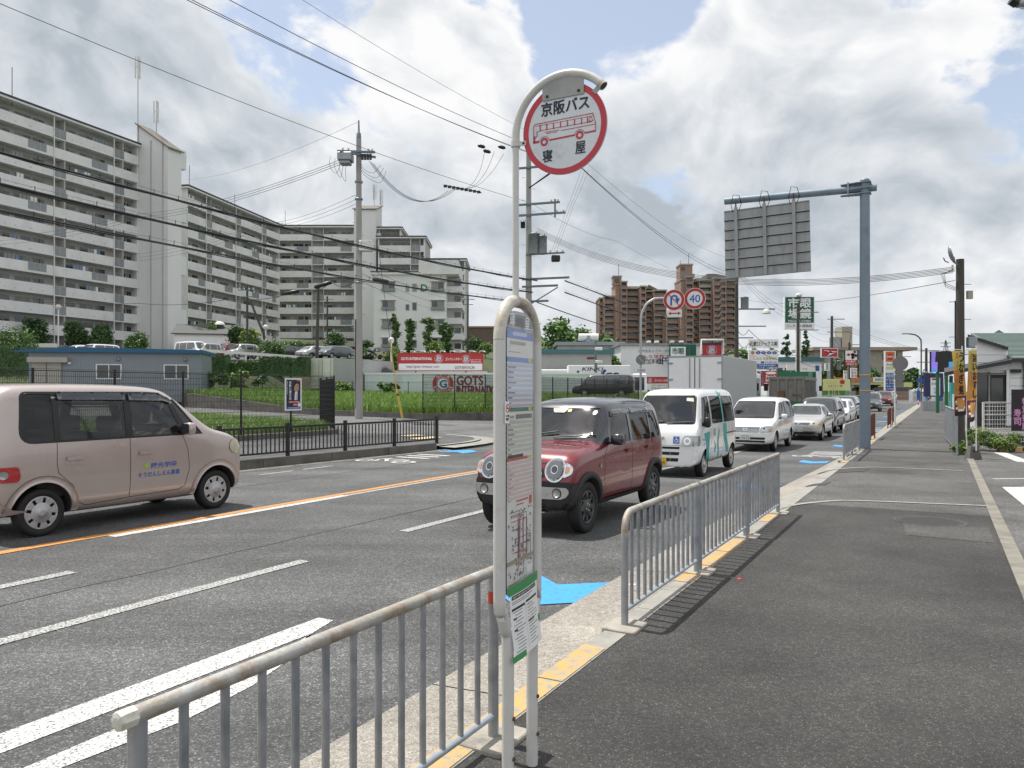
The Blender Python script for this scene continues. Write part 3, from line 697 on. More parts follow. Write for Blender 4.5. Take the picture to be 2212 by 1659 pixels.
# ------------------------------------------------------------------ bus stop
mat('stop_white',(.60,.60,.575),.42,var=.05,scale=10,stain=((.36,.31,.235),5,.55,.78),bump=.05)
mat('stop_white_dirty',(.56,.54,.48),.5,var=.12,scale=8,stain=((.27,.19,.11),9,.46,.66))
mat('stop_grey',(.33,.34,.335),.5,var=.1,scale=9,stain=((.2,.2,.19),6,.5,.75))
mat('sign_white',(.66,.70,.74),.35,var=.04,scale=9,stain=((.40,.43,.46),6,.53,.72),spec=.5)
mat('sign_red',(.50,.035,.055),.4,var=.08,scale=9);mat('sign_navy',(.012,.014,.035),.5,var=.05)
mat('alu_frame',(.42,.43,.43),.35,metal=.6,var=.08,scale=20)
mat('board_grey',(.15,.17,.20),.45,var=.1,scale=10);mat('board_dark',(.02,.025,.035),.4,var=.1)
mat('paper',(.70,.695,.68),.55,var=.05,scale=12);mat('paper_white',(.82,.82,.81),.6,var=.04,scale=12)
mat('print_blue',(.16,.25,.58),.5,var=.08,scale=20);mat('print_pale_blue',(.46,.55,.72),.5,var=.06,scale=20);mat('print_violet',(.48,.44,.60),.5,var=.06)
mat('print_green',(.05,.19,.11),.5,var=.08);mat('print_pale_green',(.54,.58,.47),.5,var=.06,scale=20);mat('print_pale_red',(.66,.50,.48),.5,var=.05)
mat('print_red',(.5,.08,.055),.5,var=.08);mat('print_black',(.03,.03,.032),.5,var=.05);mat('print_grey',(.18,.17,.17),.5,var=.05);mat('print_yellow',(.62,.58,.08),.5,var=.05)
mat('tan_tape',(.36,.33,.23),.4,var=.1,scale=18);mat('green_tape',(.06,.30,.10),.45,var=.08,scale=18);mat('rust_spot',(.12,.06,.03),.8,var=.2)
pl=Vector((-.0166,3.06,0));dr=Vector((.41,.912,0)).normalized()
bus=thing('bus_stop','white tubular bus stop post with round red rimmed sign and timetable board','bus stop',(pl.x,pl.y,0),math.atan2(dr.y,dr.x))
# local frame: x along the board, y away from the road side, z up; the printed face looks to -y
A0,A1=-.078,.292
fr=[(0,0,.004),(0,0,.60),(-.018,0,.645),(-.062,0,.735),(A0,0,.79),(A0,0,1.3),(A0,0,1.80)]
for q in np.linspace(0,90,8)[1:]:fr.append((A0+.155-.155*math.cos(math.radians(q)),0,1.80+.165*math.sin(math.radians(q))))
for q in np.linspace(90,0,8):fr.append((A1-.155+.155*math.cos(math.radians(q)),0,1.80+.165*math.sin(math.radians(q))))
fr+=[(A1,0,1.3),(A1,0,.76),(A1-.008,0,.70),(A1-.035,0,.62),(.252,0,.58),(.25,0,.2),(.25,0,.004)]
fr=[Vector(p)for p in fr]
k0=[i for i,p in enumerate(fr)if p.z>=1.68][0];k1=[i for i,p in enumerate(fr)if p.z>=1.68][-1]
MB().tube(spline(fr[:k0+1],3),.0243,'stop_white',18).build('leg',bus)
MB().tube(spline(fr[k0:k1+1],3),.0247,'stop_white_dirty',18).build('top_arch',bus)
MB().tube(spline(fr[k1:],3),.0243,'stop_white',18).build('leg',bus)
for x,r_ in((0,-1),(.25,1)):
    mb=MB()
    for z_ in(.14,.30):mb.lathe([(.009,0),(.009,.006),(.004,.009)],'rust_spot',8,Matrix.Translation((x,-.0235,z_))@Matrix.Rotation(math.pi/2,4,'X'))
    mb.build('bolt',bus)
# board with rounded top
bo=rpoly([(A0+.034,.80),(A1-.034,.72),(A1-.034,1.925),(A0+.034,1.925)],[.02,.02,.11,.11],8)
FR=basis((0,0,0),(1,0,0),(0,-1,0)) # u -> +x, v -> +z, normal -> -y
MB().prism(bo,-.02,.006,'alu_frame',FR).build('board_frame',bus)
ib=rpoly([(A0+.046,.83),(A1-.048,.75),(A1-.048,1.912),(A0+.046,1.912)],[.01,.01,.10,.10],8)
mb=MB();mb.flat(ib,.0075,'board_grey',FR)
x0,x1=A0+.05,A1-.054;W=x1-x0
def row(z0,z1,mt,a=0.,b=1.,o=.0095):mb.rect(x0+W*a,z0,x0+W*b,z1,o,mt,FR)
mb.text('寝',x0+W*.19,1.885,.050,.062,.0095,'paper_white',FR,.02);mb.text('屋',x0+W*.76,1.875,.046,.062,.0095,'paper_white',FR,.02)
mb.flat(rpoly([(x0+W*.36,1.852),(x0+W*.64,1.848),(x0+W*.62,1.90),(x0+W*.34,1.898)],.02),.0088,'board_dark',FR)
row(.79,1.862,'paper',o=.0085);row(1.812,1.858,'print_blue');row(1.852,1.862,'tan_tape',.05,.5,.0105);row(1.842,1.854,'tan_tape',.66,1.,.0105)
row(1.824,1.840,'print_pale_blue',.2,.75,.0102);row(1.790,1.801,'tan_tape',.12,.70,.0105);row(1.757,1.759,'print_grey',.05,.5)
row(1.718,1.737,'print_blue');row(1.720,1.735,'print_yellow',.80,.93,.0105)
gz=random.Random(5);z_=1.712
while z_>1.545:
    row(z_-.0105,z_,'print_pale_blue' if z_>1.585 else 'print_violet')
    for q in range(gz.randint(3,7)):row(z_-.0185,z_-.0125,'print_grey',.03+q*.045,.055+q*.045,.0102)
    z_-=.0205
row(1.518,1.534,'print_green');row(1.520,1.532,'print_yellow',.80,.93,.0105);row(1.488,1.506,'print_grey',.15,.95);row(1.486,1.508,'paper_white',.03,.30,.0105)
mb.text('時刻表',x0+W*.165,1.497,.05,.013,.0112,'print_black',FR)
z_=1.480
while z_>1.350:
    row(z_-.0100,z_,'print_pale_green')
    for q in range(gz.randint(2,5)):row(z_-.018,z_-.012,'print_grey',.04+q*.05,.065+q*.05,.0102)
    z_-=.0195
row(1.320,1.332,'print_red',0,.78);row(1.321,1.331,'print_yellow',.80,.92,.0102);row(1.332,1.344,'print_black',.02,.6,.0104)
z_=1.314
while z_>1.172:
    row(z_-.0095,z_,'print_pale_red')
    for q in range(gz.randint(1,4)):row(z_-.016,z_-.011,'print_grey',.05+q*.05,.07+q*.05,.0102)
    z_-=.0175
# route map: title, line network, legend
row(1.150,1.157,'print_red',.35,.8);row(1.136,1.141,'print_red',.35,.62);row(1.128,1.162,'print_red',.84,.94,.0102)
mp='print_grey print_pale_red print_red print_grey print_violet'.split()
def mline(pts,mt,w=.0016):
    for(a,b),(c,d)in zip(pts,pts[1:]):
        if abs(a-c)>1e-6:row(b-w,b+w,mt,min(a,c)-.006,max(a,c)+.006,.0101)
        else:row(min(b,d),max(b,d),mt,a-.008,a+.008,.0101)
for k in range(16):
    a,b=gz.uniform(.06,.5),gz.uniform(.90,1.10);c,d=gz.uniform(.4,.95),gz.uniform(.85,1.12)
    mline([(a,b),(c,b),(c,d),(gz.uniform(.1,.9),d)],mp[k%5])
for k in range(7):mline([(.40+.02*(k%3),.86+.012*k),(.40+.02*(k%3),1.10-.01*k)],mp[(k+1)%3])
for k in range(60):
    a,b=gz.uniform(.04,.9),gz.uniform(.835,1.12);row(b,b+gz.uniform(.004,.014),'print_grey',a,a+gz.uniform(.015,.05),.0103)
row(.905,.922,'tan_tape',0,1.,.0108)
row(.825,.875,'paper_white',.5,.95,.0100)
for k in range(6):row(.832+k*.007,.834+k*.007,'print_grey',.53,.75,.0104)
for k in range(4):row(.800+k*.008,.803+k*.008,'print_grey',.04,.45,.0101)
mb.build('timetable',bus)
MB().prism(ib,.012,.0135,glass('acrylic',(.99,.99,.99),.1),FR).build('cover_sheet',bus)
# sticker on the post
mb=MB();q=A0-.010
mb.rect(q,1.475,q+.044,1.560,.0265,'paper_white',FR);mb.disc((q+.028,1.533),.018,.0270,'print_red',FR,24,.013)
mb.rect(q+.018,1.531,q+.038,1.535,.0268,'print_black',FR)
mb.add([(q+.017,1.542,.0272),(q+.020,1.545,.0272),(q+.039,1.524,.0272),(q+.036,1.521,.0272)],[(0,3,2,1)],'print_red',FR)
mb.text('バス停',q+.024,1.504,.032,.010,.0270,'print_black',FR,.03);mb.text('禁煙',q+.024,1.491,.026,.010,.0270,'print_black',FR,.03)
mb.build('sticker',bus)
# notice taped below the board, hanging askew and slightly curled
NW,NH=.262,.27
def curl(u,v):return .020+.012*math.sin(u/NW*2.6)+.020*(v/NH)**2
NT=Matrix.Translation((A0+.050,0,.805))@Matrix.Rotation(-.05,4,'Y')
def nrect(mb,u0,v0,u1,v1,mt,o=0.,n=6):
    for i in range(n):
        a,b=u0+(u1-u0)*i/n,u0+(u1-u0)*(i+1)/n
        for j in range(3):
            c,d=v0+(v1-v0)*j/3,v0+(v1-v0)*(j+1)/3
            mb.add([(a,-curl(a,c)-o,-c),(b,-curl(b,c)-o,-c),(b,-curl(b,d)-o,-d),(a,-curl(a,d)-o,-d)],[(0,3,2,1)],mt,NT,True)
note=thing('notice','white printed notice held with green tape at the foot of the timetable','notice',bus.location,bus.rotation_euler.z)
mb=MB();nrect(mb,0,0,NW,NH,'paper_white',0,10)
nrect(mb,.015,.020,.240,.036,'print_black',.0008)
nrect(mb,.015,.044,.20,.047,'print_grey',.0008);nrect(mb,.015,.052,.17,.055,'print_grey',.0008)
nrect(mb,.012,.070,.118,.080,'print_black',.0008);nrect(mb,.130,.066,.245,.075,'print_black',.0008);nrect(mb,.123,.066,.124,.255,'print_grey',.0008,1)
nrect(mb,.14,.150,.20,.158,'print_black',.0008,2);nrect(mb,.02,.11,.045,.118,'print_black',.0008,1);nrect(mb,.02,.155,.045,.163,'print_black',.0008,1)
for k in range(13):
    for u0,u1 in((.035 if k%4 else .02,gz.uniform(.08,.115)),(.142,gz.uniform(.19,.245))):
        nrect(mb,u0,.086+k*.013,u1,.089+k*.013,'print_grey',.0008,2)
mb.build('sheet',note)
mb=MB();TT=NT
def glyph_on(body,u,v,w,h):
    vs,fs=glyphs(body,.02);xs=[p[0]for p in vs];ys=[p[1]for p in vs]
    q=[((p[0]-min(xs))/(max(xs)-min(xs))*w+u,v+h-(p[1]-min(ys))/(max(ys)-min(ys))*h)for p in vs]
    mb.add([(a,-curl(a,b)-.0016,-b)for a,b in q],fs,'paper_white',NT)
glyph_on('2022年4月1日(金)ダイヤ改正について',.022,.023,.21,.010)
mb.build('lettering',note)
mb=MB();nrect(mb,-.012,-.022,NW+.01,.016,'green_tape',.0012);nrect(mb,-.02,NH-.018,.09,NH+.006,'green_tape',.0012);nrect(mb,NW-.012,.16,NW+.008,.19,'green_tape',.0012,2)
mb.build('tape',note)
# round sign on its bent pole
sdir=Vector((math.cos(math.radians(28)),-math.sin(math.radians(28)),0));inv=bus.rotation_euler.z
px=.0975-.02
pw=Vector((pl.x,pl.y,0))+dr*px
sg=Matrix.Translation(-Vector((pl.x,pl.y,0)));RT=rotz(-inv)
def loc(p):return RT@(Vector(p)-Vector((pl.x,pl.y,0)))
zc=2.635;RO=.215;cc=pw+sdir*RO+Vector((0,0,zc))
pts=[pw+V(0,0,1.955),pw+V(0,0,2.3),pw+V(0,0,zc-.03)]
pts+=[cc+sdir*(RO*math.cos(q))+V(0,0,RO*math.sin(q))for q in np.linspace(math.pi,math.radians(40),22)]
pts=[loc(p)for p in pts]
MB().tube(pts[:3],.0132,'stop_white',14).build('sign_pole',bus)
mb=MB();mb.tube(pts[2:],.0165,'stop_white',14);mb.tube([pts[-1]+(pts[-2]-pts[-1])*.6,pts[-1]+(pts[-1]-pts[-2])*.1],.0185,'stop_white_dirty',14,False)
e=pts[-1]+(pts[-1]-pts[-2])*.08;mb.cyl(e,e+(pts[-1]-pts[-2])*.06,.0135,'board_dark',14)
mb.tube([pts[2]-V(0,0,.012),pts[2]+V(0,0,.012)],.0195,'stop_white',14);mb.build('sign_arm',bus)
n_=Vector((sdir.y,-sdir.x,0));SM=basis(loc(cc),RT@sdir,RT@n_)
RS=.180
mb=MB()
mb.prism(arc((0,0),RS,0,357,60),-.006,0,'sign_white',SM);mb.disc((0,0),RS,.0012,'sign_red',SM,64,RS*.868);mb.disc((0,0),RS,-.0072,'sign_red',SM,64,RS*.868)
mb.text('京阪バス',.004,.088,.205,.054,.0014,'sign_navy',SM,.03)
mb.text('寝',-.072,-.098,.042,.048,.0014,'sign_navy',SM,.018);mb.text('屋',.070,-.085,.042,.048,.0014,'sign_navy',SM,.018)
def L(pts,w=.003,closed=True):
    pts=[Vector(p)for p in pts]
    for a,b in(zip(pts,pts[1:]+pts[:1])if closed else zip(pts,pts[1:])):
        d=(b-a).normalized();n=Vector((-d.y,d.x))*w/2;a2=a-d*w/2;b2=b+d*w/2
        mb.flat([tuple(a2-n),tuple(b2-n),tuple(b2+n),tuple(a2+n)],.0014,'sign_red',SM)
L([(-.133,-.038),(-.133,.030),(-.128,.036),(.122,.040),(.133,.002),(.133,-.030)],.0028,False)
L([(-.128,.028),(.124,.030)],.0016,False);L([(-.120,.004),(-.10,.008),(.118,.008)],.0022,False);L([(-.118,.004),(-.118,-.012),(-.128,-.02)],.003,False)
for x in(-.104,-.075,-.045,-.015,.015,.045,.075,.10):L([(x,.008),(x,.028)],.0045,False)
L([(.106,.011),(.110,.026),(.116,.026),(.122,.011)],.0022)
L([(-.012,-.006),(.132,-.004)],.0024,False)
for k in range(2):L([(-.082+.006*k,-.002-.006*k),(-.058,-.002-.006*k)],.0024,False);L([(-.044,-.002-.006*k),(-.022-.006*k,-.002-.006*k)],.0024,False)
mb.disc((-.051,-.005),.0048,.0014,'sign_red',SM,12,.003)
L([(-.131,-.036),(-.113,-.036)],.009,False);L([(-.060,-.036),(.044,-.033)],.0065,False);L([(.09,-.031),(.131,-.030)],.0065,False);L([(-.130,-.034),(-.130,-.015)],.008,False)
for x,y in((-.086,-.040),(.067,-.036)):
    mb.disc((x,y),.0165,.0014,'sign_red',SM,24,.008);A=arc((x,y),.021,15,165,10);L(A,.002,False)
mb.build('round_sign',bus)
bp_=[(-.086+.172*i/12,.128+.0*i)for i in range(13)]
top=[(RO-.0)*.0 for _ in bp_]
mb=MB();pl_=[(-.092,.122),(.086,.122)]+[(x,math.sqrt(max(0,(RO-.010)**2-x*x)))for x in np.linspace(.086,-.092,12)]
mb.prism(pl_,.0025,.006,'stop_grey',SM)
for x in(-.07,.065):mb.lathe([(.006,0),(.006,.003),(.003,.005)],'rust_spot',10,SM@Matrix.Translation((x,.136,.006)))
mb.build('sign_bracket',bus)
mb=MB()
mb.prism([(-RO,-.042),(-RS+.014,-.042),(-RS+.014,-.024),(-RO,-.024)],.002,.006,'stop_white',SM);mb.lathe([(.005,0),(.005,.003),(0,.004)],'rust_spot',10,SM@Matrix.Translation((-RS+.004,-.033,.006)))
a=math.radians(41);b_=[(RO*math.cos(a)+.008,RO*math.sin(a)),(RS*.93*math.cos(a)+.008,RS*.93*math.sin(a)),(RS*.93*math.cos(a)-.006,RS*.93*math.sin(a)+.014),(RO*math.cos(a)-.006,RO*math.sin(a)+.014)]
mb.prism(b_,.002,.006,'stop_grey',SM);mb.build('sign_clip',bus)
# ------------------------------------------------------------------ vehicles
def paint(name,c,metal=.0,rough=.28,var=.03):
    return mat(name,c,rough,metal=metal,var=var,scale=1.2,coat=1.)
paint('pink_paint',(.475,.405,.375),.35,.30);paint('red_paint',(.165,.005,.012),.12,.28);paint('black_paint',(.018,.020,.026),.2,.25)
paint('white_car_paint',(.78,.79,.785));paint('silver_paint',(.50,.50,.48),.6,.32);paint('dark_car_paint',(.028,.03,.034),.3,.3)
paint('grey_car_paint',(.085,.10,.115),.4,.32);paint('maroon_paint',(.17,.015,.02),.3,.3);paint('navy_paint',(.015,.018,.04),.3,.3)
mat('trim_black',(.012,.012,.013),.35,var=.1,scale=10);mat('clad_black',(.022,.023,.025),.65,var=.15,scale=14)
mat('cabin_dark',(.045,.043,.042),.8,var=.1);mat('seat_fabric',(.045,.043,.042),.9,var=.15,scale=20);mat('seam_dark',(.02,.016,.015),.8,var=.05)
mat('chrome',(.72,.73,.74),.12,metal=1.,var=.03);mat('satin_silver',(.50,.49,.47),.38,metal=.5,var=.06,scale=20)
mat('lamp_lens',(.36,.38,.39),.12,metal=.55,var=.12,scale=30,coat=1.);mat('lamp_yellowed',(.50,.46,.33),.2,metal=.2,var=.1,scale=20,coat=1.)
mat('lamp_grey',(.20,.21,.22),.22,metal=.8,var=.1,scale=30);mat('lamp_red',(.38,.012,.012),.18,var=.1,coat=1.);mat('lamp_amber',(.48,.24,.14),.2,var=.1,coat=1.);mat('lamp_dark',(.05,.055,.065),.08,metal=.4,var=.05,coat=1.)
mat('plate_white',(.62,.64,.62),.4,var=.04);mat('plate_yellow',(.70,.46,.03),.4,var=.06);mat('plate_green',(.02,.13,.06),.5,var=.04)
mat('wheel_silver',(.46,.46,.47),.38,metal=.5,var=.07,scale=15);mat('wheel_dark',(.085,.09,.095),.42,metal=.6,var=.1,scale=15);mat('hub_dark',(.01,.01,.01),.7,var=.1)
mat('decal_teal',(.02,.33,.29),.4,var=.05);mat('decal_blue',(.05,.12,.42),.4,var=.05);mat('decal_lime',(.35,.5,.06),.4,var=.05)
glass('car_glass',(.66,.72,.69),1.7);glass('clear_glass',(.88,.91,.90),1.1);glass('privacy_glass',(.03,.033,.033),.8);glass('dark_glass',(.26,.28,.27),.9)
mat('flat_glass',(.035,.045,.048),.06,var=.05,spec=1.,coat=1.)
lampw=mat('lit_lamp',(1.,.93,.8),.3,var=0,emit=9.)
def ring(st):
    x,zb,zbelt,ztop,wl,wb,wr=st
    zbelt=min(zbelt,ztop-.03);h=ztop-zbelt;zm=zb+.50*(zbelt-zb)
    q=lambda k:wb+(wr-wb)*k
    return[(0,zb),(wl*.82,zb),(wl,zb+.07),(max(wl,wb)+.004,zm),(wb,zbelt),(q(.42),zbelt+.45*h),(q(.95),zbelt+.90*h),(q(1)-.13*min(1,h/.3+.3),ztop-.002),(0,ztop+.012)]
def cage(stations,grow=0.):
    vs,fs=[],[]
    for st in stations:
        hp_=ring(st);full=[(st[0],y,z)for y,z in hp_]+[(st[0],-y,z)for y,z in hp_[-2:0:-1]]
        vs+=full
    n=16
    for i in range(len(stations)-1):
        for j in range(n):fs.append((i*n+j,i*n+(j+1)%n,(i+1)*n+(j+1)%n,(i+1)*n+j))
    k=len(stations)-1
    for b,rev in((0,True),(k*n,False)): # quads across each end
        for j in range(1,8):
            a=[b+j,b+j+1,b+(n-j-1)%n,b+(n-j)%n]if 0<j<7 else([b+7,b+8,b+9]if j==7 else None)
            if a:fs.append(tuple(a[::-1])if not rev else tuple(a))
        a=[b,b+1,b+15];fs.append(tuple(a[::-1])if not rev else tuple(a))
    return vs,fs
def as_mesh(vs,fs,mi=0,name='body'):
    me=bpy.data.meshes.new(name);me.from_pydata(vs,[],fs);me.polygons.foreach_set('material_index',[mi]*len(fs));me.update()
    bm=bmesh.new();bm.from_mesh(me);bmesh.ops.recalc_face_normals(bm,faces=bm.faces);bm.to_mesh(me);bm.free();return me
def evaluated(me,mods):
    o=bpy.data.objects.new('tmp',me);COL.objects.link(o)
    for t,kw in mods:
        m=o.modifiers.new('m',t)
        for a,b in kw.items():setattr(m,a,b)
    dg=bpy.context.evaluated_depsgraph_get();out=bpy.data.meshes.new_from_object(o.evaluated_get(dg));bpy.data.objects.remove(o);return out
def patch(bvh,outer,view,off=.003,holes=(),maxe=.09,skirt=0.,flatten=False):
    """Cut-to-shape skin laid on the body: the 2D outline is filled, then dropped onto the body along the view."""
    bm=bmesh.new();loops=[outer]+list(holes)
    for lp in loops:
        vs=[bm.verts.new((a,b,0))for a,b in lp]
        for i in range(len(vs)):bm.edges.new((vs[i],vs[(i+1)%len(vs)]))
    bmesh.ops.triangle_fill(bm,use_beauty=True,use_dissolve=False,edges=bm.edges[:])
    for _ in range(5):
        es=[e for e in bm.edges if e.calc_length()>maxe]
        if not es:break
        bmesh.ops.subdivide_edges(bm,edges=es,cuts=1);bmesh.ops.triangulate(bm,faces=[f for f in bm.faces if len(f.verts)>3])
    d={'L':V(0,-1,0),'R':V(0,1,0),'F':V(-1,0,0),'B':V(1,0,0),'T':V(0,0,-1)}[view]
    out=[];base=[]
    for v in bm.verts:
        a,b=v.co.x,v.co.y
        o={'L':V(a,4,b),'R':V(a,-4,b),'F':V(8,a,b),'B':V(-6,a,b),'T':V(a,b,6)}[view]
        h,n,_,_=bvh.ray_cast(o,d)
        if h is None:h,n,_,_=bvh.find_nearest(o+d*(3.4 if view in 'LR' else(4.9 if view in 'FB' else 4.6)))
        if n.dot(d)>0:n=-n
        out.append(h+n*off);base.append(h-n*max(skirt,.0))
    bm.verts.index_update()
    fs=[]
    for f in bm.faces:
        ids=[v.index for v in f.verts];nn=(out[ids[1]]-out[ids[0]]).cross(out[ids[2]]-out[ids[0]])
        fs.append(tuple(ids if nn.dot(d)<0 else ids[::-1]))
    if skirt:
        k=len(out);out=out+base
        for e in bm.edges:
            if len(e.link_faces)==1:
                a,b=e.verts[0].index,e.verts[1].index;fs.append((a,b,b+k,a+k))
    bm.free();return out,fs
class Car:
    def __init__(s,name,label,cat,sp,loc,rz,group=None):
        s.sp=sp;s.o=thing(name,label,cat,loc,rz,group);s.hollow=sp.get('hollow',False)
        vs,fs=cage(sp['st']);me=evaluated(as_mesh(vs,fs),[('SUBSURF',dict(levels=sp.get('lv',2),render_levels=2))])
        s.bvh=BVHTree.FromPolygons([v.co.copy()for v in me.vertices],[tuple(p.vertices)for p in me.polygons]);s.me=me
        s.paint=sp['paint']
    def mb(s):return MB()
    def P(s,mb,outer,view,mt,off=.003,**k):
        vs,fs=patch(s.bvh,outer,view,off,**k);mb.add(vs,fs,mt,None,True);return mb
    def both(s,mb,outer,mt,off=.003,**k):
        s.P(mb,outer,'L',mt,off,**k);s.P(mb,outer,'R',mt,off,**k);return mb
    def seam(s,mb,pts,view,w=.007,off=.0014,mt='seam_dark'):
        pts=[Vector(p)for p in pts]
        for a,b in zip(pts,pts[1:]):
            d=(b-a).normalized();n=Vector((-d.y,d.x))*w/2
            s.P(mb,[tuple(a-n),tuple(b-n),tuple(b+n),tuple(a+n)],view,mt,off,maxe=.07)
    def finish_body(s):
        sp=s.sp;mods=[];tmp=[]
        wr=sp['wr'];wcut=MB();h=sp.get('half',.7375)
        for x in(0,sp['wb']):
            for sg in(-1,1):
                wcut.prism(arc((0,0),wr+sp.get('arch',.055),0,357,40),-.30,.30,MT['trim_black'],Matrix.Translation((x,sg*(h-.02),wr))@Matrix.Rotation(math.pi/2,4,'X'))
        def cutter(vs,fs,mi):
            m=as_mesh(vs,fs,mi);m.materials.append(MT['trim_black']);m.materials.append(MT['cabin_dark']);o=bpy.data.objects.new('tmp',m);COL.objects.link(o);tmp.append(o);return o
        if s.hollow:
            i0,i1=sp['cav'];st=[]
            g=.065
            for k in range(i0,i1+1):
                x,zb,zbelt,ztop,wl,wb_,wr_=sp['st'][k];st.append((x,.36,zbelt-.02,ztop-g,wl-.08,wb_-.075,wr_-.065))
            x,zb,zbelt,ztop,wl,wb_,wr_=sp['cowl'];st.append((x,.36,ztop-.12,ztop-.06,wl-.1,wb_-.08,wr_-.05))
            st[0]=(st[0][0]+.06,)+st[0][1:]
            vs,fs=cage(st);m=evaluated(as_mesh(vs,fs),[('SUBSURF',dict(levels=2))])
            c=cutter([v.co[:]for v in m.vertices],[tuple(p.vertices)for p in m.polygons],1)
            mods.append(('BOOLEAN',dict(operation='DIFFERENCE',object=c,solver='EXACT')))
            q=MB()
            for w in sp['side_win']:q.prism(w,.42,1.2,MT['trim_black'],basis((0,0,0),(1,0,0),(0,-1,0)));q.prism(w,-1.2,-.42,MT['trim_black'],basis((0,0,0),(1,0,0),(0,-1,0)))
            xm=sp['xm'];B=basis((0,0,0),(0,1,0),(1,0,0))
            c=cutter(q.v,q.f,1);mods.append(('BOOLEAN',dict(operation='DIFFERENCE',object=c,solver='EXACT')));q=MB() # front and rear glass cut apart from the sides
            q.prism(sp['windscreen'],xm,4.5,MT['trim_black'],B)
            if sp.get('rear_win'):q.prism(sp['rear_win'],-2,.3+sp['st'][0][0]+.3,MT['trim_black'],B)
            c=cutter(q.v,q.f,1);mods.append(('BOOLEAN',dict(operation='DIFFERENCE',object=c,solver='EXACT')))
        c=cutter(wcut.v,wcut.f,1 if not s.hollow else 1);mods.append(('BOOLEAN',dict(operation='DIFFERENCE',object=c,solver='EXACT')))
        s.me.materials.clear();s.me.materials.append(MT[s.paint]);s.me.materials.append(MT['cabin_dark'])
        me=evaluated(s.me,mods)
        mi=np.zeros(len(me.polygons),dtype=np.int32);me.polygons.foreach_get('material_index',mi);mi=np.minimum(mi,1)
        me.materials.clear();me.materials.append(MT[s.paint]);me.materials.append(MT['cabin_dark']);me.polygons.foreach_set('material_index',mi)
        me.polygons.foreach_set('use_smooth',[True]*len(me.polygons));me.set_sharp_from_angle(angle=math.radians(34))
        for o in tmp:bpy.data.objects.remove(o)
        if sp.get('two_tone'):
            tt=sp['two_tone'];me.materials.append(MT[tt[0]]);bm=bmesh.new();bm.from_mesh(me)
            for co,no in tt[2]:bmesh.ops.bisect_plane(bm,geom=bm.verts[:]+bm.edges[:]+bm.faces[:],plane_co=co,plane_no=no,dist=1e-4)
            bm.to_mesh(me);bm.free()
            for p in me.polygons:
                if p.material_index==0 and tt[1](p.center):p.material_index=2
        me.name='body';return link(me,'body',s.o)
    def glasshouse(s,glass_side='privacy_glass',glass_front='car_glass',glass_rear=None,off=None):
        sp=s.sp;off=(-.006 if s.hollow else .004)if off is None else off
        gs=sp.get('side_glass',[glass_side]*len(sp['side_win']))
        for w,gm in zip(sp['side_win'],gs):
            for vw in 'LR':s.P(MB(),w,vw,gm if s.hollow else 'flat_glass',off).build('side_window',s.o)
        s.P(MB(),sp['windscreen'],'F',glass_front if s.hollow else 'flat_glass',off).build('windscreen',s.o)
        if sp.get('rear_win'):s.P(MB(),sp['rear_win'],'B',glass_side if s.hollow else 'flat_glass',off).build('rear_window',s.o)
    def wheels(s,style='alloy',rim='wheel_silver',w=.155,y=None):
        sp=s.sp;y=y or sp.get('half',.7375)-.035
        for x in(0,sp['wb']):
            for sg in(-1,1):
                r=sp['wr'];M=Matrix.Translation((x,sg*y,r))@Matrix.Rotation(-sg*math.pi/2,4,'X')
                rr=r*sp.get('rim',.70)
                t=MB().lathe([(rr,-w),(r*.93,-w),(r,-w+.02),(r,-.022),(r*.955,-.004),(r*.86,.002),(rr,-.010),(rr*.97,-.03)],'dark_rubber',36,M).build('wheel',s.o)
                m=MB();m.lathe([(rr*.98,-.045),(rr*.5,-.05),(0,-.05)],'hub_dark',24,M)
                m.lathe([(rr,-.012),(rr*.98,-.004),(rr*.90,-.006),(rr*.88,-.03)],rim,36,M)
                if style=='cap8':
                    pl_=[]
                    for k in range(8):
                        a=k*45+10
                        for da,rad in((-17,.93),(-10,.945),(0,.95),(10,.945),(17,.93),(13.5,.62),(22.5,.60),(31.5,.62)):pl_.append((rr*rad*math.cos(math.radians(a+da)),rr*rad*math.sin(math.radians(a+da))))
                    m.prism(pl_,-.02,-.004,rim,M);m.lathe([(rr*.60,-.004),(rr*.5,.004),(rr*.26,.006),(rr*.24,.012),(rr*.12,.014),(0,.014)],rim,32,M)
                elif style=='holes':
                    m.lathe([(rr*.58,-.025),(rr*.54,-.012),(rr*.30,-.018),(rr*.26,-.008),(0,-.006)],rim,32,M)
                    for k in range(8):
                        a=k*math.tau/8;c_,s_=math.cos(a),math.sin(a)
                        m.prism([(rr*.5*c_+.026*s_,rr*.5*s_-.026*c_),(rr*.93*c_+.034*s_,rr*.93*s_-.034*c_),(rr*.93*c_-.034*s_,rr*.93*s_+.034*c_),(rr*.5*c_-.026*s_,rr*.5*s_+.026*c_)],-.035,-.012,rim,M)
                    for k in range(4):m.lathe([(.011,-.008),(.011,.002),(0,.002)],'satin_silver',8,M@Matrix.Translation((rr*.22*math.cos(k*math.pi/2+.4),rr*.22*math.sin(k*math.pi/2+.4),0)))
                elif style=='steel':
                    m.lathe([(rr*.9,-.028),(rr*.62,-.008),(rr*.5,-.012),(rr*.33,-.02),(rr*.3,.012),(rr*.18,.016),(0,.016)],rim,32,M)
                    for k in range(10):m.disc((rr*.72*math.cos(k*math.tau/10),rr*.72*math.sin(k*math.tau/10)),rr*.075,-.006,'hub_dark',M,10)
                else:
                    m.lathe([(rr*.28,-.02),(rr*.24,-.004),(0,-.002)],rim,24,M)
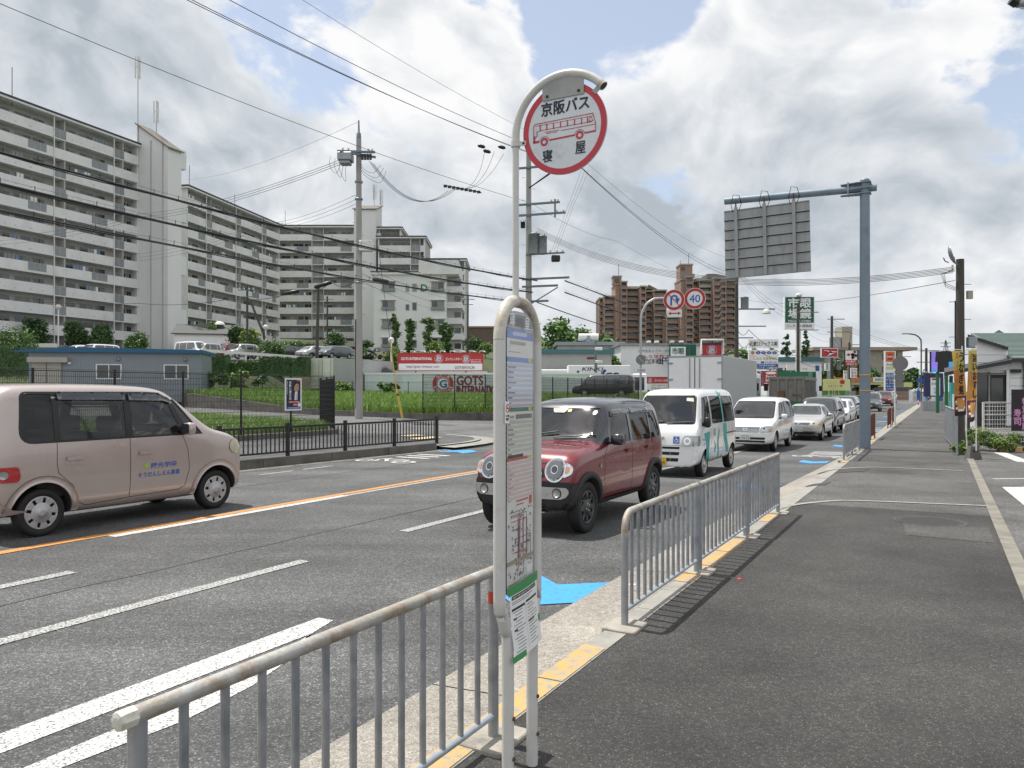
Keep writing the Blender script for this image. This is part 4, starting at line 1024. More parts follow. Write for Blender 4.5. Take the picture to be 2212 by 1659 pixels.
                    for k in range(6):
                        a=k*math.tau/6;c_,s_=math.cos(a),math.sin(a)
                        m.prism([(rr*.2*c_+.035*s_,rr*.2*s_-.035*c_),(rr*.93*c_+.026*s_,rr*.93*s_-.026*c_),(rr*.93*c_-.026*s_,rr*.93*s_+.026*c_),(rr*.2*c_-.035*s_,rr*.2*s_+.035*c_)],-.03,-.008,rim,M)
                m.build('rim',t)
    def mirror(s,x,z,y,mt,sz=(.10,.19,.15),sides=(-1,1)):
        for sg in sides:
            m=MB();a,b,c=(k/2 for k in sz)
            vs=[];fs=[];n=12;k=8
            for i in range(k+1):
                ph=-math.pi/2+math.pi*i/k
                for j in range(n):
                    q=math.tau*j/n;cx,cy,cz=math.cos(ph)*math.cos(q),math.cos(ph)*math.sin(q),math.sin(ph)
                    f=lambda u,e:math.copysign(abs(u)**e,u)
                    vs.append((x+a*f(cx,.6),sg*(y+b)+b*f(cy,.55),z+c*f(cz,.55)))
            fs=[(i*n+j,i*n+(j+1)%n,(i+1)*n+(j+1)%n,(i+1)*n+j)for i in range(k)for j in range(n)]
            m.add(vs,fs,mt,None,True);m.tube([(x,sg*(y-.04),z-c*.6),(x,sg*(y+.05),z-c*.45)],.022,'trim_black',8)
            h=m.build('mirror',s.o)
            MB().flat(rpoly([(sg*(y+.012)if sg>0 else-y-sz[1]+.012,z-c*.78),(sg*(y+sz[1]-.012)if sg>0 else-y-.012,z-c*.78),(sg*(y+sz[1]-.012)if sg>0 else-y-.012,z+c*.78),(sg*(y+.012)if sg>0 else-y-sz[1]+.012,z+c*.78)],.02),a+.004,'lamp_dark',basis((x,0,0),(0,-1,0),(-1,0,0))@Matrix.Scale(-1,4,(1,0,0))).build('mirror_glass',h)
    def plate(s,z,mt,text,top,view='F',y=0.,col='print_black',w=.33,h=.165,off=.02):
        n={'F':V(1,0,0),'B':V(-1,0,0)}[view]
        hit,nn,_,_=s.bvh.ray_cast(V(8,y,z)if view=='F' else V(-6,y,z),-n)
        x=hit.x+n.x*off
        M=basis((x,y,z),(0,1,0)if view=='F' else(0,-1,0),n);m=MB()
        m.prism(rpoly([(-w/2,-h/2),(w/2,-h/2),(w/2,h/2),(-w/2,h/2)],.012),-.012,0,mt,M)
        m.text(text,w*.05,-h*.16,w*.72,h*.46,.002,col,M,.01);m.text(top,0,h*.31,w*.5,h*.2,.002,col,M)
        m.text('あ',-w*.42,-h*.14,w*.07,h*.16,.002,col,M);m.build('number_plate',s.o)
    def cabin(s,seats=((1.35,-.35),(1.35,.35),(.45,-.35),(.45,.35)),dash=(2.05,.80),wheel=(1.78,-.35,.92),z=.36):
        for x,y in seats:
            m=MB();m.box((x,y,z+.16),(.5,.5,.2),'seat_fabric');m.box((x-.27,y,z+.48),(.14,.48,.62),'seat_fabric',Matrix.Identity(4));m.box((x-.31,y,z+.90),(.09,.27,.2),'seat_fabric');m.build('seat',s.o,bevel=.045,seg=3,smooth_all=True)
        h=s.sp.get('half',.7375)-.12
        m=MB();m.box((dash[0],0,dash[1]-.12),(.36,2*h,.3),'cabin_dark');m.build('dashboard',s.o,bevel=.05,seg=3)
        if wheel:
            x,y,zz=wheel;M=Matrix.Translation((x,y,zz))@Matrix.Rotation(math.radians(-62),4,'Y')
            m=MB();m.tube([(.185*math.cos(q),.185*math.sin(q),0)for q in np.linspace(0,math.tau,28,endpoint=False)],.015,'trim_black',8,M=M,closed=True)
            m.tube([(-.18,0,0),(0,0,-.02),(.18,0,0)],.02,'trim_black',6,M=M);m.lathe([(.06,-.03),(.055,.01),(0,.015)],'trim_black',12,M);m.tube([(0,0,-.02),(0,0,-.28)],.03,'trim_black',8,M=M);m.build('steering_wheel',s.o)
def heading(away):return math.pi/2-TH+(0 if away else math.pi)
# ------------------------------------------------------------------ seated people
mat('skin',(.42,.25,.17),.55,var=.06,scale=15);mat('hair_black',(.015,.012,.011),.6,var=.2,scale=40)
for k,c in dict(shirt_white=(.55,.57,.58),shirt_grey=(.2,.21,.22),shirt_blue=(.12,.18,.3),shirt_cream=(.5,.45,.36),trousers=(.03,.035,.05)).items():mat(k,c,.85,var=.12,scale=14)
def driver(label,loc,rz,shirt,hands=((.36,-.13,.42),(.36,.13,.42)),lean=0.,mask=False):
    """Seated figure, hips at the origin, facing +x; one skinned body, hair and shirt as materials of it."""
    J={};E=[]
    def j(n,p,r,par=None):
        J[n]=(V(*p),r,len(J));
        if par:E.append((J[par][2],J[n][2]))
    j('hip',(0,0,.09),.135);j('waist',(-.03,0,.26),.13,'hip');j('chest',(-.05+lean,0,.45),.155,'waist');j('neck0',(-.04+lean,0,.60),.085,'chest');j('neck',(-.02+lean,0,.66),.055,'neck0')
    j('head0',(.0+lean,0,.72),.075,'neck');j('head',(.0+lean,0,.80),.098,'head0');j('crown',(-.01+lean,0,.88),.075,'head')
    j('nose',(.105+lean,0,.785),.016,'head')
    for sg,hd in zip((-1,1),hands):
        n='r' if sg<0 else 'l'
        j(n+'sh',(-.05+lean,sg*.17,.54),.068,'neck0');j(n+'ua',(.02+lean,sg*.235,.42),.052,n+'sh')
        h_=V(*hd);el=(V(-.05+lean,sg*.17,.54)+h_)/2+V(-.02,sg*.09,-.15)
        j(n+'el',el,.042,n+'ua');j(n+'wr',el.lerp(h_,.82),.030,n+'el');j(n+'ha',h_,.036,n+'wr')
        for q in range(4):
            b=h_+V(.025,(q-1.5)*.018,.02);j(n+'f%d'%q,b,.010,n+'ha');j(n+'g%d'%q,b+V(.035,0,-.015-.004*(q%3)),.009,n+'f%d'%q)
        j(n+'th',h_+V(.0,-sg*.035,.025),.011,n+'ha')
        j(n+'tg',(.25,sg*.11,.13),.085,'hip');j(n+'kn',(.46,sg*.13,.15),.062,n+'tg');j(n+'sn',(.58,sg*.13,-.08),.05,n+'kn');j(n+'ft',(.66,sg*.13,-.22),.045,n+'sn');j(n+'to',(.78,sg*.13,-.2),.035,n+'ft')
    me=bpy.data.meshes.new('person');me.from_pydata([tuple(v[0])for v in J.values()],E,[])
    o=bpy.data.objects.new('tmp',me);COL.objects.link(o);o.modifiers.new('s','SKIN');sk=me.skin_vertices[0].data
    for v in J.values():sk[v[2]].radius=(v[1],v[1])
    sk[0].use_root=True
    m2=o.modifiers.new('u','SUBSURF');m2.levels=2
    dg=bpy.context.evaluated_depsgraph_get();out=bpy.data.meshes.new_from_object(o.evaluated_get(dg));bpy.data.objects.remove(o)
    out.materials.clear()
    for k in('skin',shirt,'trousers','hair_black','paper_white'):out.materials.append(MT[k])
    for p in out.polygons:
        c=p.center;p.use_smooth=True
        if c.z>.66:p.material_index=3 if(c.z>.86 or c.x<lean-.015)and c.z>.72 else(4 if mask and c.x>lean+.03 and c.z<.79 else 0)
        elif c.z>.2 and(abs(c.y)<.2 or c.z>.43)and c.x<.14+lean:p.material_index=1
        elif c.z<.23 or(c.x<.1 and abs(c.y)<.16):p.material_index=2
        else:p.material_index=0
    out.name='person';r=link(out,'person',None,label,'person');r.location=loc;r.rotation_euler=(0,0,rz);return r
def in_car(c,x,y,z):
    return Vector(c.o.location)+rotz(c.o.rotation_euler.z)@V(x,y,z)
def mirror_y(p):return[(-a,b)for a,b in p[::-1]]
# ---- pink box-shaped car on the far lane
sp=dict(paint='pink_paint',wb=2.44,wr=.275,half=.735,rim=.70,hollow=True,lv=2,arch=.075,st=[
    (-.52,.40,.98,1.40,.60,.63,.50),(-.50,.30,1.02,1.60,.68,.70,.57),(-.42,.24,1.07,1.73,.715,.735,.62),(-.25,.22,1.08,1.765,.72,.742,.635),(.5,.20,1.09,1.775,.725,.745,.64),
    (1.2,.20,1.09,1.765,.725,.745,.635),(1.62,.20,1.09,1.735,.725,.745,.62),(1.80,.20,1.09,1.665,.725,.745,.61),(2.32,.20,1.085,1.205,.725,.742,.62),(2.46,.20,1.06,1.135,.72,.74,.62),
    (2.74,.21,1.0,1.075,.71,.73,.62),(2.87,.23,.92,.985,.69,.705,.60),(2.92,.27,.78,.84,.64,.65,.55),(2.935,.32,.62,.68,.56,.56,.48)],
    cav=(1,7),cowl=(2.34,.2,1.085,1.18,.72,.74,.6),xm=1.4)
qw=rpoly([(-.26,1.10),(.13,1.10),(.13,1.645),(-.20,1.645)],[.16,.01,.01,.07],5)
rw=rpoly([(.20,1.105),(1.035,1.105),(1.035,1.625),(.20,1.64)],.015,3)
fw=rpoly([(1.125,1.105),(1.86,1.105),(1.66,1.595),(1.56,1.62),(1.125,1.625)],[.015,.02,.05,.05,.015],3)
tw=rpoly([(1.96,1.11),(2.16,1.11),(1.79,1.56),(1.75,1.56)],[.015,.015,.01,.01],2)
sp['side_win']=[qw,rw,fw,tw];sp['side_glass']=['privacy_glass','dark_glass','clear_glass','clear_glass']
sp['windscreen']=rpoly([(-.60,1.20),(.60,1.20),(.53,1.62),(-.53,1.62)],.05);sp['rear_win']=rpoly([(-.56,1.06),(.56,1.06),(.47,1.60),(-.47,1.60)],.08)
pink=Car('kei_car','pale pink boxy car with blue lettering on its door driving on the far lane','car',sp,R(5.12,9.765,ROADZ),heading(True));c=pink
c.finish_body();c.glasshouse();c.wheels('cap8','wheel_silver')
house=rpoly([(-.285,1.075),(2.20,1.085),(1.79,1.60),(1.70,1.652),(1.4,1.672),(-.22,1.675)],[.19,.01,.03,.05,.1,.09],5)
c.both(MB(),house,'trim_black',.0015,holes=[qw,rw,fw,tw]).build('window_trim',c.o)
for vw in 'LR':
    c.P(MB(),rpoly([(.19,1.575),(1.05,1.565),(1.05,1.655),(.19,1.662)],.02,3),vw,'lamp_dark',.03,skirt=-.004).build('visor',c.o)
    c.P(MB(),rpoly([(1.10,1.56),(1.60,1.545),(1.72,1.51),(1.69,1.57),(1.56,1.635),(1.10,1.65)],.015,3),vw,'lamp_dark',.03,skirt=-.004).build('visor',c.o)
    m=MB();c.seam(m,[(1.082,1.09),(1.083,.9),(1.082,.34)],vw);c.seam(m,[(.155,1.085),(.15,.82),(.17,.72),(.34,.56),(.42,.35),(.52,.30),(1.082,.33),(1.80,.35),(1.90,.39),(1.965,.62),(1.94,.88),(1.86,1.09)],vw)
    m.build('door_gap',c.o)
    for hx in(.36,1.30):
        h=c.P(MB(),rpoly([(hx-.11,.80),(hx+.11,.80),(hx+.11,.91),(hx-.11,.91)],.035),vw,'pink_paint',.004,skirt=.0).build('door_handle',c.o)
        c.P(MB(),rpoly([(hx-.10,.862),(hx+.10,.862),(hx+.10,.905),(hx-.10,.905)],.02),vw,'pink_paint',.022,skirt=.0).build('grip',h)
    for ax in(0,2.44):
        ro=.275+.155;rin=.275+.078
        pts=[(ax+ro*math.cos(a),.275+ro*math.sin(a))for a in np.linspace(math.radians(-2),math.radians(182),20)]+[(ax+rin*math.cos(a),.275+rin*math.sin(a))for a in np.linspace(math.radians(182),math.radians(-2),20)]
        c.P(MB(),pts,vw,'pink_paint',.010,skirt=.002).build('arch_lip',c.o)
    c.P(MB(),rpoly([(-.51,.66),(-.28,.66),(-.26,.72),(-.28,.83),(-.51,.83)],.035),vw,'lamp_red',.014,skirt=.0).build('tail_lamp',c.o);c.P(MB(),arc((-.435,.745),.045,0,340,16),vw,'lamp_lens',.018).build('reversing_lamp',c.o)
    c.P(MB(),arc((2.76,.88),.105,0,350,20),vw,'lamp_yellowed',.012,skirt=.0).build('headlight',c.o)
m=MB();T=c
def side_text(car,body,x,z,w,h,vw,mt,bold=.02,off=.003):
    vs,fs=glyphs(body,bold);xs=[p[0]for p in vs];ys=[p[1]for p in vs];sx=w/(max(xs)-min(xs));sy=h/(max(ys)-min(ys));cx=(max(xs)+min(xs))/2;cy=(max(ys)+min(ys))/2
    out=[];d=V(0,-1,0)if vw=='L' else V(0,1,0);sg=-1 if vw=='L' else 1
    for a,b in vs:
        hx=x+sg*(a-cx)*sx;hz_=z+(b-cy)*sy;hit,n,_,_=car.bvh.ray_cast(V(hx,4 if vw=='L' else-4,hz_),d);n=n if n.dot(d)<0 else-n
        out.append(hit+n*off)
    return out,fs
m=MB()
for body,x,z,w,h in(('陽光学園',1.565,.705,.38,.072),('そうだんしえん事業',1.50,.595,.62,.070)):
    vs,fs=side_text(c,body,x,z,w,h,'R','decal_blue');m.add(vs,fs,'decal_blue')
c.P(m,arc((1.31,.712),.034,0,345,16),'R','decal_lime',.003);m.build('lettering',c.o)
c.mirror(1.90,1.17,.74,'pink_paint',(.13,.17,.17))
c.plate(.52,'plate_white','12-80','大阪 580','B')
m=MB()
for z_,mt in((1.22,'paper_white'),(1.13,'print_pale_blue')):c.P(m,arc((-.62,z_),.035,0,340,14),'B',mt,.004)
c.P(MB(),rpoly([(-.70,.30),(.70,.30),(.70,.47),(-.70,.47)],.05),'B','pink_paint',.02,skirt=.0).build('rear_bumper',c.o)
c.cabin(((1.30,-.35),(1.30,.35),(.35,-.35),(.35,.35)),(2.12,1.06),(1.80,-.35,1.07),.36)
driver('driver of the pale pink car with one hand on the steering wheel',in_car(c,1.22,-.35,.58),heading(True),'shirt_white',((.56,-.10,.56),(.50,.18,.50)),-.05)
# ---- red car with black roof in the kerb lane
sp=dict(paint='red_paint',wb=2.40,wr=.315,half=.735,rim=.66,hollow=True,lv=2,arch=.05,st=[
    (-.44,.48,.95,1.30,.60,.64,.52),(-.42,.40,1.00,1.46,.67,.70,.57),(-.33,.33,1.03,1.585,.70,.73,.60),(-.15,.28,1.035,1.63,.715,.738,.615),(.5,.27,1.03,1.655,.72,.738,.62),
    (1.2,.27,1.03,1.645,.72,.738,.615),(1.52,.27,1.03,1.60,.72,.738,.60),(1.63,.27,1.03,1.525,.72,.738,.595),(1.98,.27,1.02,1.13,.72,.735,.60),(2.10,.27,1.00,1.075,.715,.732,.605),
    (2.45,.29,.97,1.045,.71,.728,.595),(2.72,.30,.92,.995,.705,.72,.58),(2.82,.31,.82,.88,.69,.70,.57),(2.87,.33,.70,.76,.665,.675,.56),(2.90,.36,.60,.66,.62,.625,.52)],
    cav=(1,7),cowl=(2.0,.2,1.02,1.11,.72,.73,.6),xm=1.3)
fw=rpoly([(1.00,1.055),(1.70,1.06),(1.545,1.42),(1.00,1.46)],[.02,.03,.03,.02],3);rw=rpoly([(.20,1.05),(.92,1.05),(.92,1.46),(.20,1.465)],.02,3);qw=rpoly([(-.24,1.08),(.15,1.05),(.15,1.465),(-.14,1.455)],[.05,.01,.01,.06],3)
sp['side_win']=[qw,rw,fw];sp['side_glass']=['privacy_glass','privacy_glass','dark_glass']
sp['windscreen']=rpoly([(-.60,1.145),(.60,1.145),(.54,1.515),(-.54,1.515)],.05);sp['rear_win']=rpoly([(-.52,1.05),(.52,1.05),(.44,1.42),(-.44,1.42)],.07)
sp['two_tone']=('black_paint',lambda p:p.z>1.50 or(p.z>1.055 and .2<p.x<2.03),[((0,0,1.50),(0,0,1)),((0,0,1.055),(0,0,1)),((2.03,0,0),(1,0,0))])
red=Car('compact_car','dark red car with black roof and round headlights waiting in the kerb lane','car',sp,R(10.72,4.27,ROADZ),heading(False)-.012);c=red;c.o.scale=(.96,.92,.965)
c.finish_body();c.glasshouse();c.wheels('holes','wheel_dark',y=.71)
house=rpoly([(-.27,1.04),(1.80,1.045),(1.56,1.50),(1.3,1.525),(-.16,1.52)],[.05,.01,.05,.1,.08],5)
c.both(MB(),house,'black_paint',.0015,holes=[qw,rw,fw]).build('window_trim',c.o)
m=MB();ws_o=rpoly([(-.665,1.10),(.665,1.10),(.60,1.545),(-.60,1.545)],.04);c.P(m,ws_o,'F','black_paint',.0015,holes=[sp['windscreen']]);m.build('windscreen_frame',c.o)
for vw in 'LR':
    m=MB();c.seam(m,[(.955,1.05),(.95,.7),(.955,.40)],vw);c.seam(m,[(.10,1.05),(.10,.85),(.30,.68),(.36,.42)],vw);c.seam(m,[(1.80,1.05),(1.93,.9),(1.93,.6),(1.88,.40),(.36,.40)],vw);m.build('door_gap',c.o)
    c.P(MB(),rpoly([(.16,1.43),(.93,1.43),(.93,1.50),(.18,1.50)],.02,3),vw,'lamp_dark',.028,skirt=-.004).build('visor',c.o)
    c.P(MB(),rpoly([(.96,1.43),(1.54,1.40),(1.50,1.48),(.96,1.50)],.02,3),vw,'lamp_dark',.028,skirt=-.004).build('visor',c.o)
    for hx in(.30,1.10):
        h=c.P(MB(),rpoly([(hx-.10,.875),(hx+.10,.875),(hx+.10,.975),(hx-.10,.975)],.04),vw,'red_paint',.003).build('door_handle',c.o)
        c.P(MB(),rpoly([(hx-.10,.915),(hx+.10,.915),(hx+.10,.95),(hx-.10,.95)],.016),vw,'red_paint',.028,skirt=.0).build('grip',h)
    for ax in(0,2.40):
        ro=.315+.125;rin=.315+.048
        pts=[(ax+ro*math.cos(a),.315+ro*math.sin(a))for a in np.linspace(math.radians(-22),math.radians(202),24)]+[(ax+rin*math.cos(a),.315+rin*math.sin(a))for a in np.linspace(math.radians(202),math.radians(-22),24)]
        c.P(MB(),pts,vw,'clad_black',.020,skirt=.004).build('arch_cladding',c.o)
    c.P(MB(),[(.42,.26),(1.98,.26),(1.98,.37),(.42,.37)],vw,'clad_black',.018,skirt=.0).build('sill_cladding',c.o)
    m=MB();c.P(m,arc((2.06,.80),.03,0,340,14),vw,'lamp_lens',.008,skirt=0.);m.build('side_repeater',c.o)
c.mirror(1.72,1.115,.735,'black_paint',(.13,.19,.15))
# face of the red car
def fdisc(cy,cz,r,k=24):return[(cy+r*math.cos(a),cz+r*math.sin(a))for a in np.linspace(0,math.tau,k,endpoint=False)]
m=MB();c.P(m,rpoly([(-.70,.30),(.70,.30),(.72,.66),(-.72,.66)],.06),'F','clad_black',.014,skirt=.0);m.build('front_bumper',c.o)
for vw in 'LR':c.P(MB(),rpoly([(2.58,.32),(2.86,.34),(2.86,.64),(2.66,.64)],.05),vw,'clad_black',.013,skirt=0.).build('bumper_corner',c.o)
c.P(MB(),rpoly([(-.66,.50),(-.58,.46),(-.3,.455),(-.22,.425),(.22,.425),(.3,.455),(.58,.46),(.66,.50),(.66,.60),(-.66,.60)],.03),'F','satin_silver',.034,skirt=.0).build('bumper_bar',c.o)
c.P(MB(),rpoly([(-.34,.235),(.34,.235),(.42,.275),(.36,.305),(-.36,.305),(-.42,.275)],.015),'F','satin_silver',.034,skirt=.0).build('skid_plate',c.o)
m=MB()
for k in range(4):c.P(m,rpoly([(-.36,.315+k*.026),(.36,.315+k*.026),(.36,.330+k*.026),(-.36,.330+k*.026)],.004),'F','trim_black',.024)
m.build('lower_grille',c.o)
for sg in(-1,1):
    m=MB();c.P(m,fdisc(sg*.525,.53,.062),'F','trim_black',.037);c.P(m,fdisc(sg*.525,.53,.05),'F','satin_silver',.042,skirt=-.03);m.build('fog_lamp',c.o)
    h=c.P(MB(),[(sg*y,z)for y,z in arc((.475,.795),.140,35,325,22)+rpoly([(.60,.705),(.66,.735),(.685,.765),(.685,.83),(.66,.855),(.60,.885)],[.02,.03,.02,.02,.03,.02],3)],'F','chrome',.018,skirt=.0,maxe=.05).build('headlight',c.o)
    c.P(MB(),[(sg*y,z)for y,z in rpoly([(.61,.755),(.655,.765),(.665,.80),(.655,.83),(.61,.84)],.012)],'F','lamp_amber',.021,maxe=.05).build('indicator',h)
    m=MB();c.P(m,fdisc(sg*.475,.795,.122,28),'F','lamp_lens',.022,skirt=-.012,maxe=.05);c.P(m,fdisc(sg*.475,.795,.106,28),'F','lamp_grey',.0285,maxe=.05);c.P(m,fdisc(sg*.475,.795,.088,28),'F','lamp_grey',.031,maxe=.05)
    c.P(m,fdisc(sg*.475,.795,.050,24),'F','chrome',.036,maxe=.05);c.P(m,fdisc(sg*.475,.795,.038,24),'F','lamp_dark',.041,maxe=.05);m.build('lens',h)
m=MB();c.P(m,rpoly([(-.34,.70),(.34,.70),(.32,.80),(.24,.825),(-.24,.825),(-.32,.80)],.035),'F','trim_black',.003);c.P(m,rpoly([(-.30,.715),(.30,.715),(.30,.765),(-.30,.765)],.02),'F','chrome',.014,skirt=0.);c.P(m,rpoly([(-.28,.772),(.28,.772),(.26,.80),(-.26,.80)],.01),'F','chrome',.010,skirt=0.);m.build('grille',c.o)
m=MB();c.seam(m,[(-.66,.885),(-.3,.868),(0,.865),(.3,.868),(.66,.885)],'F');m.build('bonnet_gap',c.o)
c.plate(.56,'plate_yellow','31-07','大阪 581','F',0.,off=.05)
for y0,y1,z1 in((-.5,.05,1.20),(.02,.62,1.165)):
    m=MB();pts=[]
    for k in range(7):
        y=y0+(y1-y0)*k/6;z=1.13+(z1-1.13)*k/6;h,n,_,_=c.bvh.ray_cast(V(8,y,z),V(-1,0,0));pts.append(h+V(.02,0,.012))
    m.tube(pts,.009,'trim_black',6);m.build('wiper',c.o)
m=MB();c.P(m,fdisc(.475,1.455,.032,20),'F','paper_white',.004);c.P(m,rpoly([(.06,1.46),(.115,1.46),(.115,1.50),(.06,1.50)],.003),'F','print_yellow',.004);c.P(m,rpoly([(-.15,1.45),(.02,1.45),(.06,1.51),(-.19,1.51)],.02),'F','trim_black',.003);m.build('windscreen_sticker',c.o)
MB().tube([(.4,.2,1.655),(.25,.2,1.70)],.012,'trim_black',8).build('aerial',c.o)
c.cabin(((1.12,-.35),(1.12,.35),(.3,-.35),(.3,.35)),(1.82,1.02),(1.58,-.35,1.03),.38)
driver('driver in a light shirt at the wheel of the dark red car',in_car(c,1.06,-.35,.58),heading(False),'shirt_cream',((.46,-.13,.52),(.46,.12,.50)),-.06)
# ---- white delivery van with wheelchair badge
sp=dict(paint='white_car_paint',wb=2.35,wr=.275,half=.735,rim=.66,hollow=True,lv=2,arch=.06,st=[
    (-.42,.40,1.0,1.66,.66,.68,.56),(-.40,.33,1.05,1.78,.70,.71,.60),(-.30,.27,1.08,1.855,.72,.735,.63),(0,.25,1.08,1.875,.72,.738,.635),(1.0,.25,1.08,1.875,.72,.738,.635),
    (2.10,.25,1.08,1.865,.72,.738,.63),(2.38,.25,1.08,1.82,.72,.738,.61),(2.47,.25,1.08,1.745,.72,.738,.60),(2.82,.25,1.06,1.16,.72,.735,.645),(2.90,.25,1.03,1.09,.715,.73,.65),
    (2.985,.255,.88,.95,.70,.715,.64),(3.01,.27,.74,.80,.685,.695,.63),(3.025,.30,.6,.66,.66,.665,.6)],
    cav=(1,7),cowl=(2.80,.2,1.06,1.15,.72,.73,.64),xm=2.1)
fw=rpoly([(1.95,1.11),(2.62,1.10),(2.33,1.66),(1.95,1.69)],[.02,.05,.05,.02],3);rw=rpoly([(.95,1.12),(1.82,1.12),(1.82,1.69),(.95,1.69)],.05,3);qw=rpoly([(-.20,1.13),(.82,1.12),(.82,1.69),(-.14,1.68)],.07,3)
sp['side_win']=[qw,rw,fw];sp['side_glass']=['privacy_glass','privacy_glass','dark_glass']
sp['windscreen']=rpoly([(-.625,1.135),(.625,1.135),(.545,1.70),(-.545,1.70)],.07);sp['rear_win']=rpoly([(-.52,1.1),(.52,1.1),(.46,1.62),(-.46,1.62)],.07)
van=Car('delivery_van','white high roofed van with teal side stripes and blue wheelchair badge','van',sp,R(18.35,5.0,RZ(17)),heading(False));c=van
c.finish_body();c.glasshouse();c.wheels('steel','satin_silver',y=.705)
for w in(qw,rw,fw):
    wo=[(a+(a-sum(p[0]for p in w)/len(w))*.05,b+(b-sum(p[1]for p in w)/len(w))*.05)for a,b in w];c.both(MB(),wo,'trim_black',.0015,holes=[w]).build('window_trim',c.o)
wo=[(a*1.035,1.40+(b-1.40)*1.07)for a,b in sp['windscreen']];c.P(MB(),wo,'F','trim_black',.0015,holes=[sp['windscreen']]).build('windscreen_frame',c.o)
for vw in 'LR':
    m=MB();c.seam(m,[(1.88,1.80),(1.88,.9),(1.95,.55),(1.95,.34)],vw);c.seam(m,[(.88,1.80),(.88,.8),(.88,.34)],vw);c.seam(m,[(2.62,1.05),(2.66,.8),(2.62,.66)],vw);c.seam(m,[(-.35,.86),(.85,.86)],vw,.03,.002,'trim_black');m.build('door_gap',c.o)
    for hx,hz_ in((1.98,.93),(1.72,.93)):c.P(MB(),rpoly([(hx-.03,hz_-.08),(hx+.03,hz_-.08),(hx+.03,hz_+.08),(hx-.03,hz_+.08)],.02),vw,'trim_black' if hx<1.9 else 'white_car_paint',.022,skirt=0.).build('door_handle',c.o)
    m=MB()
    for bandp in([(2.36,.93),(2.14,.95),(2.17,.55),(2.12,.30),(2.26,.30),(2.27,.62)],[(.78,1.08),(.62,1.08),(.63,.8),(.52,.42),(.62,.40),(.76,.75)],[(1.32,.98),(1.27,.95),(1.33,.70),(1.27,.35),(1.31,.33),(1.39,.70)],[(1.68,.75),(1.58,.62),(1.62,.48),(1.66,.50),(1.64,.62)],[(1.02,.40),(.97,.36),(1.10,.29),(1.14,.30)],
                  [(.85,1.70),(.80,1.84),(.86,1.84),(.9,1.78),(.96,1.85),(1.0,1.84),(.97,1.74),(.95,1.68)],[(.86,1.10),(.90,1.10),(.93,1.40),(.95,1.68),(.89,1.68)]):
        bx_=sum(p[0]for p in bandp)/len(bandp);c.P(m,[(bx_+(p[0]-bx_)*2.1,p[1])for p in bandp],vw,'decal_teal',.0022)
    m.build('stripe',c.o)
m=MB()
for k,(body,x,z,w,h)in enumerate((('NPO法人',2.52,.80,.17,.05),('送迎',2.50,.71,.13,.06))):m.add(*side_text(c,body,x,z,w,h,'L','decal_blue'),'decal_blue')
m.build('lettering',c.o)
c.mirror(2.52,1.16,.735,'trim_black',(.12,.14,.22))
for sg in(-1,1):
    h=c.P(MB(),[(sg*y,z)for y,z in rpoly([(.40,.68),(.715,.70),(.722,.90),(.46,.895),(.42,.80)],[.03,.03,.03,.05,.05])],'F','lamp_lens',.016,skirt=.0,maxe=.05).build('headlight',c.o)
    m=MB();c.P(m,fdisc(sg*.53,.79,.075),'F','chrome',.019,maxe=.05);c.P(m,fdisc(sg*.53,.79,.04),'F','lamp_lens',.023,maxe=.04);m.build('reflector',h)
    c.P(MB(),rpoly([(2.78,.70),(2.97,.69),(2.95,.89),(2.83,.90)],.03),'L' if sg>0 else 'R','lamp_lens',.010,skirt=0.).build('headlight',c.o)
c.P(MB(),rpoly([(-.70,.25),(.70,.25),(.72,.62),(-.72,.62)],.05),'F','white_car_paint',.02,skirt=.0).build('front_bumper',c.o)
m=MB();c.P(m,rpoly([(-.36,.625),(.36,.625),(.38,.67),(-.38,.67)],.012),'F','trim_black',.006)
for z0,z1,w in((.50,.565,.36),(.37,.44,.34)):c.P(m,rpoly([(-w,z0),(w,z0),(w+.015,z1),(-w-.015,z1)],.012),'F','trim_black',.0225)
for y in(-.18,0,.18):
    c.P(m,[(y-.004,.37),(y+.004,.37),(y+.004,.44),(y-.004,.44)],'F','satin_silver',.024);c.P(m,[(y-.004,.50),(y+.004,.50),(y+.004,.565),(y-.004,.565)],'F','satin_silver',.024)
m.build('grille',c.o)
m=MB();c.seam(m,[(-.42,.70),(0,.695),(.42,.70)],'F');m.build('bonnet_gap',c.o)
m=MB();c.P(m,[(.0+.075*math.cos(a),.83+.05*math.sin(a))for a in np.linspace(0,math.tau,24,endpoint=False)],'F','chrome',.008,skirt=0.);c.P(m,[(.0+.066*math.cos(a),.83+.042*math.sin(a))for a in np.linspace(0,math.tau,24,endpoint=False)],'F','satin_silver',.0095)
for tri in([(-.055,.852),(.02,.842),(.02,.834),(-.015,.838),(.012,.812),(-.012,.815)],[(.0,.815),(.05,.838),(.025,.852),(.022,.846),(.036,.838)]):c.P(m,[(-a,b)for a,b in tri],'F','print_grey',.012,maxe=.03)
m.build('emblem',c.o)
m=MB();c.P(m,rpoly([(.235,.735),(.365,.735),(.365,.88),(.235,.88)],.006),'F','decal_blue',.006,skirt=0.)
def fl(pts):c.P(m,[(.30+a*.065,.808+b*.065)for a,b in pts],'F','paper_white',.008,maxe=.05)
fl(arc((-.05,.8),.13,0,340,10));fl([(-.12,.62),(.05,.62),(.08,.2),(.45,.2),(.62,-.45),(.75,-.4),(.80,-.52),(.55,-.62),(.35,.05),(-.05,.05)])
ou,iu=arc((.02,-.25),.55,120,380,18),arc((.02,-.25),.42,380,120,18);fl([(a,b)for a,b in ou+iu]);m.build('badge',c.o)
c.plate(.37,'plate_yellow','29-24','大阪 880','F',-.06,off=.045)
